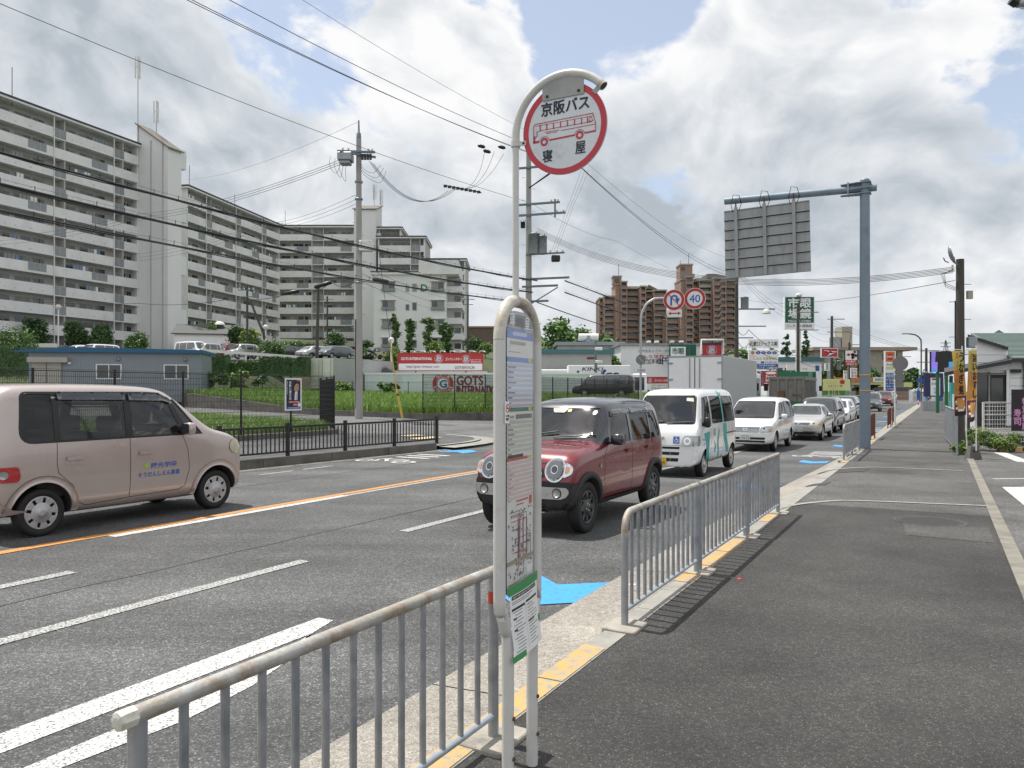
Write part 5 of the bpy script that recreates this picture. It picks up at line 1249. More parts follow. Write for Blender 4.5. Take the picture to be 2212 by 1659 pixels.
for y0,y1,z1 in((-.55,-.02,1.165),(.05,.6,1.16)):
    m=MB();pts=[]
    for k in range(7):
        y=y0+(y1-y0)*k/6;h,n,_,_=c.bvh.ray_cast(V(8,y,1.14+.03*k/6),V(-1,0,0));pts.append(h+V(.02,0,.012))
    m.tube(pts,.009,'trim_black',6);m.build('wiper',c.o)
m=MB();c.P(m,rpoly([(.38,1.60),(.53,1.585),(.51,1.66),(.37,1.665)],.01),'F','print_pale_green',.004);m.build('windscreen_sticker',c.o)
c.cabin(((1.90,-.35),(1.90,.35),(.8,-.35)),(2.62,1.12),(2.42,-.35,1.16),.50)
driver('driver behind the windscreen of the white van with teal stripes',in_car(c,1.86,-.35,.74),heading(False),'shirt_white',((.46,-.13,.46),(.46,.12,.44)),-.03,True)
# ---- white people carrier
def simple_trim(c,wins,ws):
    for w in wins:
        cx,cz=sum(p[0]for p in w)/len(w),sum(p[1]for p in w)/len(w);c.both(MB(),[(a+(a-cx)*.06,b+(b-cz)*.07)for a,b in w],'trim_black',.0015,holes=[w]).build('window_trim',c.o)
    cz=sum(p[1]for p in ws)/len(ws);c.P(MB(),[(a*1.035,cz+(b-cz)*1.07)for a,b in ws],'F','trim_black',.0015,holes=[ws]).build('windscreen_frame',c.o)
def headlamps(c,poly,mt='lamp_lens',amber=None,view='F'):
    for sg in(-1,1):
        h=c.P(MB(),[(sg*y,z)for y,z in poly],view,mt,.012,skirt=0.,maxe=.06).build('headlight' if view=='F' else 'tail_lamp',c.o)
        if amber:c.P(MB(),[(sg*y,z)for y,z in amber],view,'lamp_amber',.016,maxe=.06).build('indicator',h)
        if mt in('lamp_lens','lamp_yellowed'):
            cy=sum(p[0]for p in poly)/len(poly);cz=sum(p[1]for p in poly)/len(poly);m=MB();c.P(m,fdisc(sg*(cy-.06),cz,.058,18),view,'chrome',.0155,maxe=.05);c.P(m,fdisc(sg*(cy-.06),cz,.034,14),view,'lamp_dark',.019,maxe=.05);m.build('reflector',h)
sp=dict(paint='white_car_paint',wb=2.65,wr=.315,half=.845,rim=.66,hollow=True,arch=.05,st=[
    (-.95,.42,.95,1.30,.72,.75,.60),(-.92,.32,1.0,1.50,.80,.82,.66),(-.80,.25,1.02,1.65,.825,.845,.70),(-.4,.22,1.02,1.72,.835,.848,.715),(.6,.21,1.01,1.74,.835,.848,.715),
    (1.35,.21,1.0,1.70,.835,.848,.70),(1.65,.21,1.0,1.62,.835,.848,.685),(2.55,.21,.97,1.06,.835,.842,.69),(2.75,.21,.95,1.01,.83,.838,.69),
    (3.15,.22,.87,.93,.815,.82,.67),(3.32,.24,.76,.82,.77,.775,.63),(3.40,.27,.62,.68,.69,.69,.56),(3.42,.32,.5,.56,.6,.6,.5)],
    cav=(1,6),cowl=(2.52,.2,.97,1.03,.83,.84,.68),xm=1.5)
fw=rpoly([(.95,1.03),(2.15,1.03),(1.55,1.52),(.95,1.56)],[.02,.05,.08,.02],3);rw=rpoly([(-.05,1.03),(.88,1.03),(.88,1.57),(-.05,1.57)],.03,3);qw=rpoly([(-.78,1.06),(-.12,1.04),(-.12,1.57),(-.62,1.52)],.06,3)
sp['side_win']=[qw,rw,fw];sp['side_glass']=['privacy_glass','privacy_glass','dark_glass']
sp['windscreen']=rpoly([(-.70,1.06),(.70,1.06),(.60,1.58),(-.60,1.58)],.06);sp['rear_win']=rpoly([(-.6,1.0),(.6,1.0),(.5,1.5),(-.5,1.5)],.08)
mini=Car('minivan','white people carrier with chrome grille behind the white van','minivan',sp,R(28.4,5.42,RZ(27)),heading(False));c=mini
c.finish_body();c.glasshouse();c.wheels('alloy','wheel_silver');simple_trim(c,sp['side_win'],sp['windscreen'])
headlamps(c,rpoly([(.42,.62),(.78,.64),(.80,.80),(.72,.83),(.48,.80)],.03),amber=[(.71,.65),(.785,.66),(.79,.74),(.73,.72)])
h=c.P(MB(),rpoly([(-.40,.63),(.40,.63),(.45,.79),(-.45,.79)],.02),'F','trim_black',.008).build('grille',c.o)
m=MB()
for k in range(5):c.P(m,[(-.40-.008*k,.645+k*.031),(.40+.008*k,.645+k*.031),(.40+.008*k,.658+k*.031),(-.40-.008*k,.658+k*.031)],'F','chrome',.014)
c.P(m,fdisc(0,.715,.07),'F','chrome',.022,holes=[fdisc(0,.715,.053)]);c.P(m,rpoly([(-.085,.703),(.085,.703),(.085,.728),(-.085,.728)],.004),'F','chrome',.025);m.build('grille_bars',h)
m=MB()
for z0,z1 in((.40,.47),(.31,.37)):c.P(m,rpoly([(-.6,z0),(.6,z0),(.62,z1),(-.62,z1)],.02),'F','trim_black',.006)
m.build('lower_grille',c.o);c.plate(.47,'plate_white','74-73','大阪 503','F',0,'plate_green',off=.03);c.mirror(1.95,1.10,.85,'white_car_paint',(.13,.2,.16))
for vw in 'LR':
    m=MB();c.seam(m,[(.915,1.02),(.9,.3)],vw);c.seam(m,[(1.98,1.02),(2.03,.7),(1.98,.35),(.2,.30)],vw);c.seam(m,[(-.08,1.02),(-.05,.8),(.2,.6),(.3,.3)],vw);m.build('door_gap',c.o)
    for hx in(.75,1.05):c.P(MB(),rpoly([(hx-.09,.87),(hx+.09,.87),(hx+.09,.91),(hx-.09,.91)],.015),vw,'white_car_paint',.022,skirt=0.).build('door_handle',c.o)
m=MB();pts=[c.bvh.ray_cast(V(8,y,1.085),V(-1,0,0))[0]+V(.02,0,.01)for y in np.linspace(-.6,.6,9)];m.tube(pts,.012,'trim_black',6);m.build('wiper',c.o)
c.cabin(((1.25,-.4),(1.25,.4),(.3,-.4),(.3,.4)),(2.2,1.0),(1.85,-.4,1.0),.36)
driver('masked driver behind the windscreen of the white people carrier',in_car(c,1.2,-.4,.56),heading(False),'shirt_grey',((.5,-.13,.46),(.5,.12,.44)),0,True)
# ---- silver sedan
def sedan(name,label,pt,loc,rz,plate=None,lens='lamp_yellowed',group=None,H=1.42,hollow=False,cat='car'):
    k=H/1.42
    st=[(-1.02,.42,.78,.86,.62,.64,.5),(-.98,.30,.86,.94,.76,.78,.62),(-.85,.25,.90,.985,.82,.83,.66),(-.50,.22,.92,1.02,.84,.85,.67),(-.38,.21,.92,1.06,.845,.855,.66),(.10,.2,.93,1.36,.845,.86,.58),(.35,.2,.93,1.41,.845,.86,.585),
          (.95,.2,.92,1.42,.845,.86,.59),(1.25,.2,.92,1.375,.845,.86,.58),(1.40,.2,.92,1.30,.845,.86,.58),(2.10,.2,.91,.985,.845,.855,.68),(2.28,.2,.90,.96,.84,.85,.69),(3.05,.21,.80,.86,.82,.825,.65),(3.28,.23,.70,.76,.76,.765,.6),(3.38,.27,.58,.63,.66,.66,.52),(3.40,.32,.48,.53,.55,.55,.45)]
    st=[(a,b,c_*k,d*k,e,f,g)for a,b,c_,d,e,f,g in st]
    sp=dict(paint=pt,wb=2.70,wr=.315,half=.85,rim=.66,arch=.05,st=st,hollow=hollow,cav=(5,9),cowl=(2.08,.2,.90*k,.965*k,.84,.85,.67),xm=1.1)
    if hollow:sp['st'][4]=sp['st'][4]
    fw=rpoly([(.92,.95*k),(1.92,.95*k),(1.32,1.29*k),(.92,1.315*k)],[.02,.04,.06,.02],3);rw=rpoly([(-.05,.96*k),(.85,.95*k),(.85,1.315*k),(.32,1.30*k)],[.03,.02,.02,.08],3)
    sp['side_win']=[rw,fw];sp['side_glass']=['dark_glass','dark_glass'];sp['windscreen']=rpoly([(-.68,.985*k),(.68,.985*k),(.54,1.32*k),(-.54,1.32*k)],.05)
    if not hollow:sp['rear_win']=rpoly([(-.6,1.06*k),(.6,1.06*k),(.52,1.32*k),(-.52,1.32*k)],.05)
    c=Car(name,label,cat,sp,loc,rz,group);c.finish_body();c.glasshouse(glass_side='dark_glass');c.wheels('alloy','wheel_silver')
    headlamps(c,rpoly([(.42,.60*k),(.66,.58*k),(.78,.62*k),(.79,.70*k),(.62,.755*k),(.46,.72*k)],.03),lens,amber=[(.70,.60*k),(.775,.63*k),(.78,.68*k),(.72,.66*k)])
    headlamps(c,rpoly([(.45,.72*k),(.74,.72*k),(.76,.86*k),(.5,.86*k)],.02),'lamp_red',view='B')
    h=c.P(MB(),rpoly([(-.38,.585*k),(.38,.585*k),(.44,.72*k),(-.44,.72*k)],.03),'F','chrome',.008,skirt=0.).build('grille',c.o)
    m=MB()
    for q in range(5):c.P(m,[(-.37-.01*q,(.600+q*.022)*k),(.37+.01*q,(.600+q*.022)*k),(.37+.01*q,(.612+q*.022)*k),(-.37-.01*q,(.612+q*.022)*k)],'F','trim_black',.012)
    c.P(m,[(-.03,.62*k),(.03,.62*k),(.055,.70*k),(.02,.70*k),(0,.65*k),(-.02,.70*k),(-.055,.70*k)],'F','chrome',.02,maxe=.05);m.build('grille_bars',h)
    c.P(MB(),rpoly([(-.6,.27),(.6,.27),(.62,.37),(-.62,.37)],.03),'F','trim_black',.006).build('lower_grille',c.o)
    c.mirror(1.62,.98*k,.86,pt,(.13,.19,.13))
    c.plate(.44,'plate_white',plate or '48-16','大阪 300','F',0,'plate_green',off=.03)
    for vw in 'LR':
        m=MB();c.seam(m,[(.885,.93*k),(.87,.3)],vw);c.seam(m,[(1.80,.93*k),(1.86,.7*k),(1.82,.35),(.3,.28)],vw);c.seam(m,[(-.1,.95*k),(-.05,.8*k),(.3,.55),(.36,.3)],vw);m.build('door_gap',c.o)
        for hx in(.1,.98):c.P(MB(),rpoly([(hx-.09,.80*k),(hx+.09,.80*k),(hx+.09,.84*k),(hx-.09,.84*k)],.015),vw,pt,.022,skirt=0.).build('door_handle',c.o)
    return c
c=sedan('sedan','silver sedan with yellowed headlamps in the queue behind the people carrier','silver_paint',R(35.0,4.82,RZ(33.5)),heading(False),'80-23',hollow=True)
c.cabin(((.85,-.4),(.85,.4)),(1.75,.92),(1.42,-.4,.9),.24)
driver('driver of the silver sedan seen through the windscreen',in_car(c,.80,-.4,.36),heading(False),'shirt_blue',((.48,-.13,.5),(.48,.12,.48)),-.05)
def wagon(name,label,pt,loc,rz,L=4.3,Wd=1.69,H=1.6,plate='52-11',hood=.95,group=None,cat='car',lens='lamp_lens',yellow=False,rake=.55,slope=.12,rim='wheel_silver'):
    """Hatchback / estate / box car in low detail for the queue and the car parks."""
    hw=Wd/2;wb=L*.60;f=L*.21+wb;r=-L*.19;zb=hood-.02;xa=f-hood*.55-.25;xr=xa-rake*(H-hood)*1.0
    st=[(r,.42,zb*.9,H*.72,hw*.82,hw*.84,hw*.66),(r+.03,.32,zb*.97,H*.86,hw*.93,hw*.95,hw*.74),(r+slope*1.2+.06,.25,zb,H*.965,hw*.97,hw*.985,hw*.80),(r+.6,.22,zb,H*.995,hw*.98,hw,hw*.82),(wb*.4,.21,zb,H,hw*.98,hw,hw*.83),
          (xr-.25,.21,zb,H*.985,hw*.98,hw,hw*.82),(xr,.21,zb,H*.93,hw*.98,hw,hw*.80),(xa,.21,zb,hood+.06,hw*.98,hw*.995,hw*.82),(xa+.15,.21,zb-.02,hood,hw*.975,hw*.99,hw*.82),(f-.25,.22,hood-.12,hood-.07,hw*.95,hw*.96,hw*.78),(f-.08,.24,hood-.24,hood-.18,hw*.89,hw*.9,hw*.72),(f-.01,.28,hood-.36,hood-.3,hw*.8,hw*.8,hw*.64),(f,.34,hood-.46,hood-.4,hw*.7,hw*.7,hw*.56)]
    sp=dict(paint=pt,wb=wb,wr=.29 if H<1.75 else .30,half=hw,rim=.66,arch=.05,st=st)
    z0,z1=hood+.05,H*.905;xm=wb*.47
    sp['side_win']=[rpoly([(xm+.04,z0),(xa-.28,z0),(xr-.12,z1-.03),(xm+.04,z1)],.03,2),rpoly([(wb*.05,z0),(xm-.04,z0),(xm-.04,z1),(wb*.05,z1)],.03,2),rpoly([(r+.25+slope,z0+.03),(wb*.05-.07,z0),(wb*.05-.07,z1),(r+.34+slope,z1-.03)],.05,2)]
    sp['windscreen']=rpoly([(-hw*.82,hood+.075),(hw*.82,hood+.075),(hw*.70,H*.915),(-hw*.70,H*.915)],.05);sp['rear_win']=rpoly([(-hw*.72,hood+.06),(hw*.72,hood+.06),(hw*.6,H*.86),(-hw*.6,H*.86)],.06)
    c=Car(name,label,cat,sp,loc,rz,group);c.finish_body();c.glasshouse();c.wheels('alloy',rim)
    headlamps(c,rpoly([(hw*.52,hood-.34),(hw*.88,hood-.31),(hw*.93,hood-.20),(hw*.60,hood-.20)],.03),lens)
    headlamps(c,rpoly([(hw*.68,hood-.18),(hw*.93,hood-.18),(hw*.92,hood+.12),(hw*.74,hood+.1)],.03),'lamp_red',view='B')
    c.P(MB(),rpoly([(-hw*.46,hood-.37),(hw*.46,hood-.37),(hw*.5,hood-.27),(-hw*.5,hood-.27)],.03),'F','trim_black',.006).build('grille',c.o)
    c.P(MB(),rpoly([(-hw*.66,.27),(hw*.66,.27),(hw*.6,.40),(-hw*.6,.40)],.04),'F','trim_black',.006).build('lower_grille',c.o)
    c.mirror(xa-.32,hood+.10,hw,pt,(.12,.18,.14))
    c.plate(.47,'plate_yellow' if yellow else 'plate_white',plate,'大阪 58','F',0,'print_black' if yellow else 'plate_green',off=.03)
    c.plate(.72,'plate_yellow' if yellow else 'plate_white',plate,'大阪 58','B',0,'print_black' if yellow else 'plate_green',off=.02)
    for vw in 'LR':
        m=MB();c.seam(m,[(xm,hood),(xm,.3)],vw);m.build('door_gap',c.o)
    return c
Q='queue of cars in the kerb lane'
wagon('estate_car','dark grey tall car behind the silver sedan','dark_car_paint',R(41.2,5.0,RZ(40)),heading(False),4.4,1.72,1.65,'63-40',group=Q)
wagon('hatchback','white low hatchback with dark lamp corners in the queue before the big pole','white_car_paint',R(46.8,5.0,RZ(45.5)),heading(False),4.4,1.75,1.47,'30-95',.90,group=Q,rake=.95,slope=.3,lens='lamp_dark')
wagon('hatchback','dark navy car in the queue half hidden by the big pole','navy_paint',R(52.6,5.2,RZ(51)),heading(False),4.4,1.72,1.5,'17-22',.92,group=Q,rake=.9,slope=.2)
wagon('kei_car','small blue grey car with yellow plate driving just right of the big pole','grey_car_paint',R(72.0,5.0,ROADZ),heading(False),3.4,1.48,1.6,'11-05',.95,yellow=True)
wagon('suv','maroon off-road car following the small blue grey car','maroon_paint',R(100.0,5.6,ROADZ),heading(False),4.6,1.82,1.73,'77-12',1.02,cat='car')
wagon('hatchback','white car seen from behind far along the road','white_car_paint',R(172,6.5,ROADZ),heading(True),4.5,1.76,1.5,'40-12',.9,rake=.9,slope=.35)
wagon('estate_car','tiny white car in the far traffic right of the fuel price sign','white_car_paint',R(140,9.2,ROADZ),heading(False),4.4,1.72,1.6)
wagon('estate_car','tiny black car in the far traffic left of the maroon car','dark_car_paint',R(124,9.0,ROADZ),heading(False),4.6,1.75,1.8)
wagon('kei_car','tiny silver grey car beyond the maroon car','silver_paint',R(120,6.0,ROADZ),heading(False),3.4,1.48,1.7)
# ------------------------------------------------------------------ blocks of flats
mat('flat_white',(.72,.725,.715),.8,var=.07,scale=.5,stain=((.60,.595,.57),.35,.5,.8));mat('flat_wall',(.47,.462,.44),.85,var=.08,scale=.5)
mat('flat_plain_wall',(.73,.735,.725),.85,var=.06,scale=.25,stretch=(1,1,.3));mat('roof_dark',(.05,.052,.055),.7,var=.15,scale=2);mat('roof_shingle',(.16,.145,.12),.85,var=.15,scale=1.5)  # pale wall colour of the stair towers and gable block, then roofs
mat('window_dark',(.03,.035,.04),.08,var=.2,scale=.8,spec=.9);mat('window_frame',(.42,.42,.41),.5,var=.06);mat('curtain',(.30,.29,.27),.8,var=.2,scale=1);mat('frosted',(.24,.265,.275),.35,var=.1,scale=1)
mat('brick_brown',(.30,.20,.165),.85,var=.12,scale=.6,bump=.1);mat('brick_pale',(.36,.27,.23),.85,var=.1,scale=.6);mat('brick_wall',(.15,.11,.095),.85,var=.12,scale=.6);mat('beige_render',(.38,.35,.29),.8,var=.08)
mat('laundry_blue',(.16,.24,.38),.8);mat('laundry_grey',(.25,.25,.26),.8)
def flush(o,name,items,cap=100):
    """Every piece its own part, past the cap one part of kind stuff."""
    for m in items[:cap]:m.build(name,o)
    if len(items)>cap:
        r=MB()
        for m in items[cap:]:
            b=len(r.v);r.v+=m.v;ids=[r.m(x)for x in m.mats];r.f+=[tuple(b+k for k in f)for f in m.f];r.mi+=[ids[k]for k in m.mi];r.sm+=m.sm
        r.build(name,o,kind='stuff')
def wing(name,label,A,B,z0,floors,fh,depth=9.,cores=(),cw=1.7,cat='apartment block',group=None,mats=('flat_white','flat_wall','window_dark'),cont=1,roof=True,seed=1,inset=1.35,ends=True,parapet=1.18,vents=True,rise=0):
    A,B=Vector(A),Vector(B);L=(B-A).length;ang=math.atan2(B.y-A.y,B.x-A.x);g=random.Random(seed)
    o=thing(name,label,cat,(A.x,A.y,z0),ang,group);W,Wl,G_=mats;T=floors*fh
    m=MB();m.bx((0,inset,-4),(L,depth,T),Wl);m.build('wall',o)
    if ends:
        for x in(0,L-.22):MB().bx((x,.05,-4),(x+.22,inset-.003,T),W).build('end_wall',o)
    if roof:
        m=MB();m.bx((-.4,-.45,T+.003),(L+.4,depth+.4,T+.26),W);m.bx((-.44,-.5,T+.263),(L+.44,depth+.44,T+.52),'roof_dark');m.build('roof',o)
    cs=sorted(cores);edges=[0.]
    for c in cs:edges+=[c,min(L,c+cw)]
    edges+=[L];bays=[(edges[i],edges[i+1])for i in range(0,len(edges),2)if edges[i+1]-edges[i]>.8]
    bal,win,rails,slabs,acs,lau=[],[],[],[],[],[]
    for k in range(floors):
        z=k*fh;con=(floors-1-k)%3==cont
        if k:m=MB();m.bx((.23,.02,z-.16),(L-.23,inset-.003,z),W);slabs.append(m)
        spans=bays if not con else[(bays[i][0],bays[i+1][0]if i+1<len(bays)else L)for i in range(len(bays))]
        for bi,(x0,x1)in enumerate(spans):
            m=MB();ww=x1-x0
            if con and ww>5: # railing panel let into the long parapet
                a=x0+ww*.42;b=a+min(2.6,ww*.28)
                for p,q in((x0,a),(b,x1)):m.bx((p+.004,-.07,z-.16),(q-.004,.06,z+parapet),W)
                m.bx((a,-.05,z-.16),(b,.04,z+.12),W);n_=3
                r=MB();r.bx((a,-.03,z+parapet-.06),(b,.02,z+parapet),'window_frame')
                for q in range(n_+1):r.bx((a+(b-a-.05)*q/n_,-.03,z+.123),(a+(b-a-.05)*q/n_+.05,.02,z+parapet-.063),'window_frame')
                r.bx((a+.05,-.01,z+.15),(b-.05,.005,z+parapet-.07),'frosted');rails.append(r)
            else:m.bx((x0+.004,-.07,z-.16),(x1-.004,.06,z+parapet),W)
            if vents and not con and ww>5:
                for q in(.12,.30,.55,.57,.78):m.box((x0+ww*q,-.073,z+.28),(.13,.02,.13),Wl)
            bal.append(m)
        for bi,(x0,x1)in enumerate(bays): # windows on the recessed wall
            ww=x1-x0;lay=[(.06,1.9,.0),(.40,2.2,.05),(.72,1.6,.5)]if ww>6 else([(.1,ww*.4,0.),(.58,ww*.32,.5)]if ww>2.5 else[(.2,ww*.6,.4)])
            for q,w,sill in lay:
                a=x0+ww*q+.1;b=min(a+w,x1-.15);m=MB();zt=z+2.0
                m.bx((a-.06,inset-.05,z+.05+sill),(b+.06,inset-.006,zt+.06),'window_frame')
                n_=2 if w<2.3 else 3
                for i in range(n_):
                    p,r_=a+(b-a)*i/n_+.03,a+(b-a)*(i+1)/n_-.03
                    m.bx((p,inset-.07,z+.1+sill),(r_,inset-.052,zt),G_ if g.random()<.72 else('curtain' if g.random()<.7 else 'frosted'))
                win.append(m)
            if ww>5 and g.random()<.8:m=MB();q=x0+ww*g.uniform(.3,.6);m.bx((q,inset-.4,z+.02),(q+.75,inset-.08,z+.62),'white_metal');m.bx((q+.1,inset-.41,z+.1),(q+.5,inset-.402,z+.54),'laundry_grey');acs.append(m)
            if g.random()<.33 and ww>5:
                q=x0+ww*g.uniform(.1,.7)
                for i in range(g.randint(2,5)):m=MB();m.bx((q+.5*i,.3,z+g.uniform(.9,1.15)),(q+.5*i+.4,.36,z+1.85),g.choice(['laundry_blue','laundry_grey','white_metal','laundry_grey']));lau.append(m)
        for c in cs:
            c1=min(L,c+cw)
            if not con:r=MB();r.bx((c,-.02,z+parapet-.05),(c1,.03,z+parapet+.02),'window_frame');r.bx((c+.05,0,z+.05),(c1-.05,.012,z+parapet-.06),'frosted');r.bx((c+cw*.45,-.02,z),(c+cw*.5,.03,z+parapet-.06),'window_frame');rails.append(r)
    order=lambda l:l[::-1]
    flush(o,'slab',slabs);flush(o,'balcony',order(bal));flush(o,'balcony_railing',order(rails));flush(o,'window',order(win));flush(o,'air_conditioner',acs,60);flush(o,'laundry',lau,60)
    for c in cs:
        MB().cyl((c-.1,-.14,0),(c-.1,-.14,T),.075,W,8).build('drainpipe',o);MB().bx((c+cw-.16,.07,-.02),(c+cw,inset-.004,T),Wl).build('pier',o)
    return o
dirA=V(.365,.931,0);A0_=V(-63.4,95,0)-dirA*8.5;A1_=A0_+dirA*29.6
wing('apartment_block','long white block of flats at the left edge, eleven storeys of balconies',A0_,A1_,38-12*2.62,12,2.62,10,(6.6,15.93,25.3),seed=3)
wing('apartment_block','white block of flats running back from the slanted roof stair tower',(-53.4,126.5,0),(-47.3,156.5,0),35-11*2.62,11,2.62,9,(5.2,14.4,23.6),cont=2,seed=4)
wing('apartment_block','white block of flats facing the camera behind the concrete power pole',(-50.4,165,0),(-31.8,165,0),36.7-9*2.62,9,2.62,9,(7.6,),cw=2.4,cont=1,seed=5)
# stair towers with slanted roofs
def tower(label,O,ang,w,d,z0,zl,zh,antenna=()):
    o=thing('stair_tower',label,'stair tower',(O[0],O[1],z0),ang);h0,h1=zl-z0,zh-z0;W='flat_plain_wall'
    m=MB();vs=[(0,0,-4),(w,0,-4),(w,d,-4),(0,d,-4),(0,0,h0),(w,0,h0),(w,d,h1),(0,d,h1)]
    m.add(vs,[(0,1,5,4),(1,2,6,5),(2,3,7,6),(3,0,4,7),(0,3,2,1),(4,5,6,7)],W);m.build('wall',o)
    e=.3;dz=(h1-h0)/d
    m=MB();m.add([(-e,-e,h0-e*dz+.01),(w+e,-e,h0-e*dz+.01),(w+e,d+.1,h1+.1*dz+.01),(-e,d+.1,h1+.1*dz+.01)]+[(-e,-e,h0-e*dz+.2),(w+e,-e,h0-e*dz+.2),(w+e,d+.1,h1+.1*dz+.2),(-e,d+.1,h1+.1*dz+.2)],
          [(4,5,6,7),(0,1,5,4),(1,2,6,5),(2,3,7,6),(3,0,4,7),(3,2,1,0)],'roof_shingle');m.build('roof',o)
    return o
angA=math.atan2(dirA.y,dirA.x)
tp=A1_+dirA*.1+V(.931,-.365,0)*5.6
o=tower('white stair tower with slanted roof and two antenna masts',tp,angA,2.6,6.0,6.5,37.4,41.4)
for k,z in enumerate((30.2,22.2,14.2,6.2)):
    m=MB();m.bx((2.603,.4,z-1.6),(4.0,4.2,z+1.2),'flat_plain_wall');m.build('landing',o)
    m=MB();m.bx((4.0,1.2,z-.2),(4.04,2.3,z+.9),'window_dark');m.bx((4.002,1.1,z-.3),(4.02,2.4,z+1.0),'window_frame');m.build('window',o)
for y in(.9,3.2):MB().cyl((-.1,y,0),(-.1,y,32.2),.07,'flat_wall',6).build('drainpipe',o)
def mast(o,p,h,r=.09):
    m=MB();p=Vector(p);m.cyl(p,p+V(0,0,h),r*.6,'pole_concrete',6)
    for k in range(3):a=math.tau*k/3;m.cyl(p+V(.35*math.cos(a),.35*math.sin(a),h-3.2),p+V(.35*math.cos(a),.35*math.sin(a),h),.10,'flat_white',6);m.cyl(p+V(0,0,h-1.5),p+V(.35*math.cos(a),.35*math.sin(a),h-1.5),.03,'pole_concrete',4)
    m.build('antenna_mast',o)
mast(o,(-.1,5.7,32),13.);mast(o,(2.2,4.5,32),7.)
for i,(u,v0,v1,D)in enumerate([(26,212,145,97),(409,410,357,128),(507,447,420,138),(616,490,455,165)]):
    a=P(u,v0,D);MB().cyl((0,0,-1),(0,0,(v0-v1)/F*D),.045,'wire_grey',5).build('lightning_rod',None,['thin lightning rod above the leftmost block of flats','thin lightning rod on the block just right of the slanted tower','thin lightning rod midway along the receding block','thin lightning rod at the inner corner of the flats'][i],'lightning rod','lightning rods on the flats',loc=a)
o=tower('white stair tower with brown slanted roof beside the concrete power pole',(-33.2,161.5,0),0,4.6,7.5,12,39.8,42.2)
MB().bx((4.603,1.0,20.),(5.4,5,23.),'flat_plain_wall').build('landing',o);mast(o,(3.2,6,29.6),5.);mast(o,(4.5,7,27.5),6.2,.12)
for z in(8,12.5,17):m=MB();m.bx((-.04,1,z),(-.003,2,z+1.2),'window_dark');m.build('window',o)
wing('apartment_block','narrow top step of the white flats right of the brown roofed stair tower',(-28.3,163,0),(-23.6,163,0),35.9-9*2.62,9,2.62,9,(),cont=5,seed=6)
wing('apartment_block','middle step of the white flats under the narrow top step',(-27.9,160.2,0),(-18.2,160.2,0),33.4-8*2.62,8,2.62,11,(6.9,),cw=1.9,cont=2,seed=7)
wing('apartment_block','lowest step of the white flats at their right end',(-17.9,157.2,0),(-9.6,157.2,0),28.2-6*2.62,6,2.62,13,(),cont=5,seed=8)
# front block with the green letter
o=thing('apartment_block','plain white gable block with a green letter D on its wall','apartment block',(-25.2,140,11.2),0)
mat('letter_green',(.02,.22,.09),.6,var=.05)
m=MB();m.bx((0,0,-5),(13.2,12,11.6),'flat_plain_wall');m.build('wall',o)
m=MB();m.bx((-.5,-.4,11.603),(9.0,12.2,12.0),'flat_white');m.bx((-.55,-.45,12.003),(9.,12.2,12.2),'roof_dark');m.build('roof',o)
m=MB();m.bx((8.3,-.8,11.603),(15.5,12.2,14.2),'flat_white');m.bx((8.25,-.85,14.203),(15.6,12.2,14.45),'roof_dark');m.build('parapet',o)
MB().text('D',9.2,9.2,1.1,1.25,.03,'letter_green',basis((0,0,0),(1,0,0),(0,-1,0)),.07).build('lettering',o)
for k in range(4):
    z=8.6-k*3.4+.0
    for x,w,h in((1.6,2.2,1.6),(5.9,.55,.95),(7.1,.7,1.3),(10.6,2.2,1.6)):
        m=MB();m.bx((x-.1,-.06,z-.1),(x+w+.1,-.004,z+h+.1),'window_frame')
        n_=2 if w>1 else 1
        for i in range(n_):m.bx((x+w*i/n_+.04,-.08,z),(x+w*(i+1)/n_-.04,-.062,z+h),'window_dark' if(i+k)%2 else 'curtain')
        if w>1:m.bx((x-.15,-.35,z-.02),(x+w+.15,-.30,z+.5),'frosted');m.bx((x-.3,-.4,z+h+.15),(x+w+.3,-.004,z+h+.25),'flat_white')
        m.build('window',o)
for k in range(5):
    z=8.8-k*2.9;m=MB();m.bx((13.203,1.5,z-.2),(16.0,10,z+.9),'flat_white');m.build('balcony',o)
    m=MB();m.bx((14.6,1.40,z+1.0),(15.8,1.46,z+2.0),'window_dark');m.build('window',o)
MB().bx((13.203,2.6,-5),(15.6,9,11.5),'flat_wall').build('wall',o)
# low white hall, grey shed
mat('hall_white',(.76,.76,.74),.7,var=.06,scale=1);mat('hall_roof',(.085,.09,.085),.8,var=.12,scale=2)
def gable(name,label,cat,O,ang,w,d,h,hr,wall,roofm,over=.3):
    o=thing(name,label,cat,O,ang);m=MB()
    vs=[(0,0,-2),(w,0,-2),(w,d,-2),(0,d,-2),(0,0,h),(w,0,h),(w,d,h),(0,d,h),(0,d/2,hr),(w,d/2,hr)]
    m.add(vs,[(0,1,5,4),(2,3,7,6),(1,2,6,9,5),(3,0,4,8,7)],wall);m.build('wall',o)
    m=MB();k=(hr-h)/(d/2)
    for y0,y1 in((-over,d/2),(d+over,d/2)):
        z0=h-over*k;q=[(-over,y0,z0+.02),(w+over,y0,z0+.02),(w+over,y1,hr+.02),(-over,y1,hr+.02)];r_=[(a,b,c+.14)for a,b,c in q]
        m.add(q+r_,[(4,5,6,7),(0,1,5,4),(0,3,2,1),(1,2,6,5),(3,0,4,7)]if y0<0 else[(7,6,5,4),(4,5,1,0),(1,2,3,0),(5,6,2,1),(7,4,0,3)],roofm)
    m.build('roof',o);return o
p=P(375,740,104)
o=gable('community_hall','low white hall with dark roof and dome vent among the flats','hall',(p.x,p.y,6.3),.25,11,9,3.1,4.6,'hall_white','hall_roof')
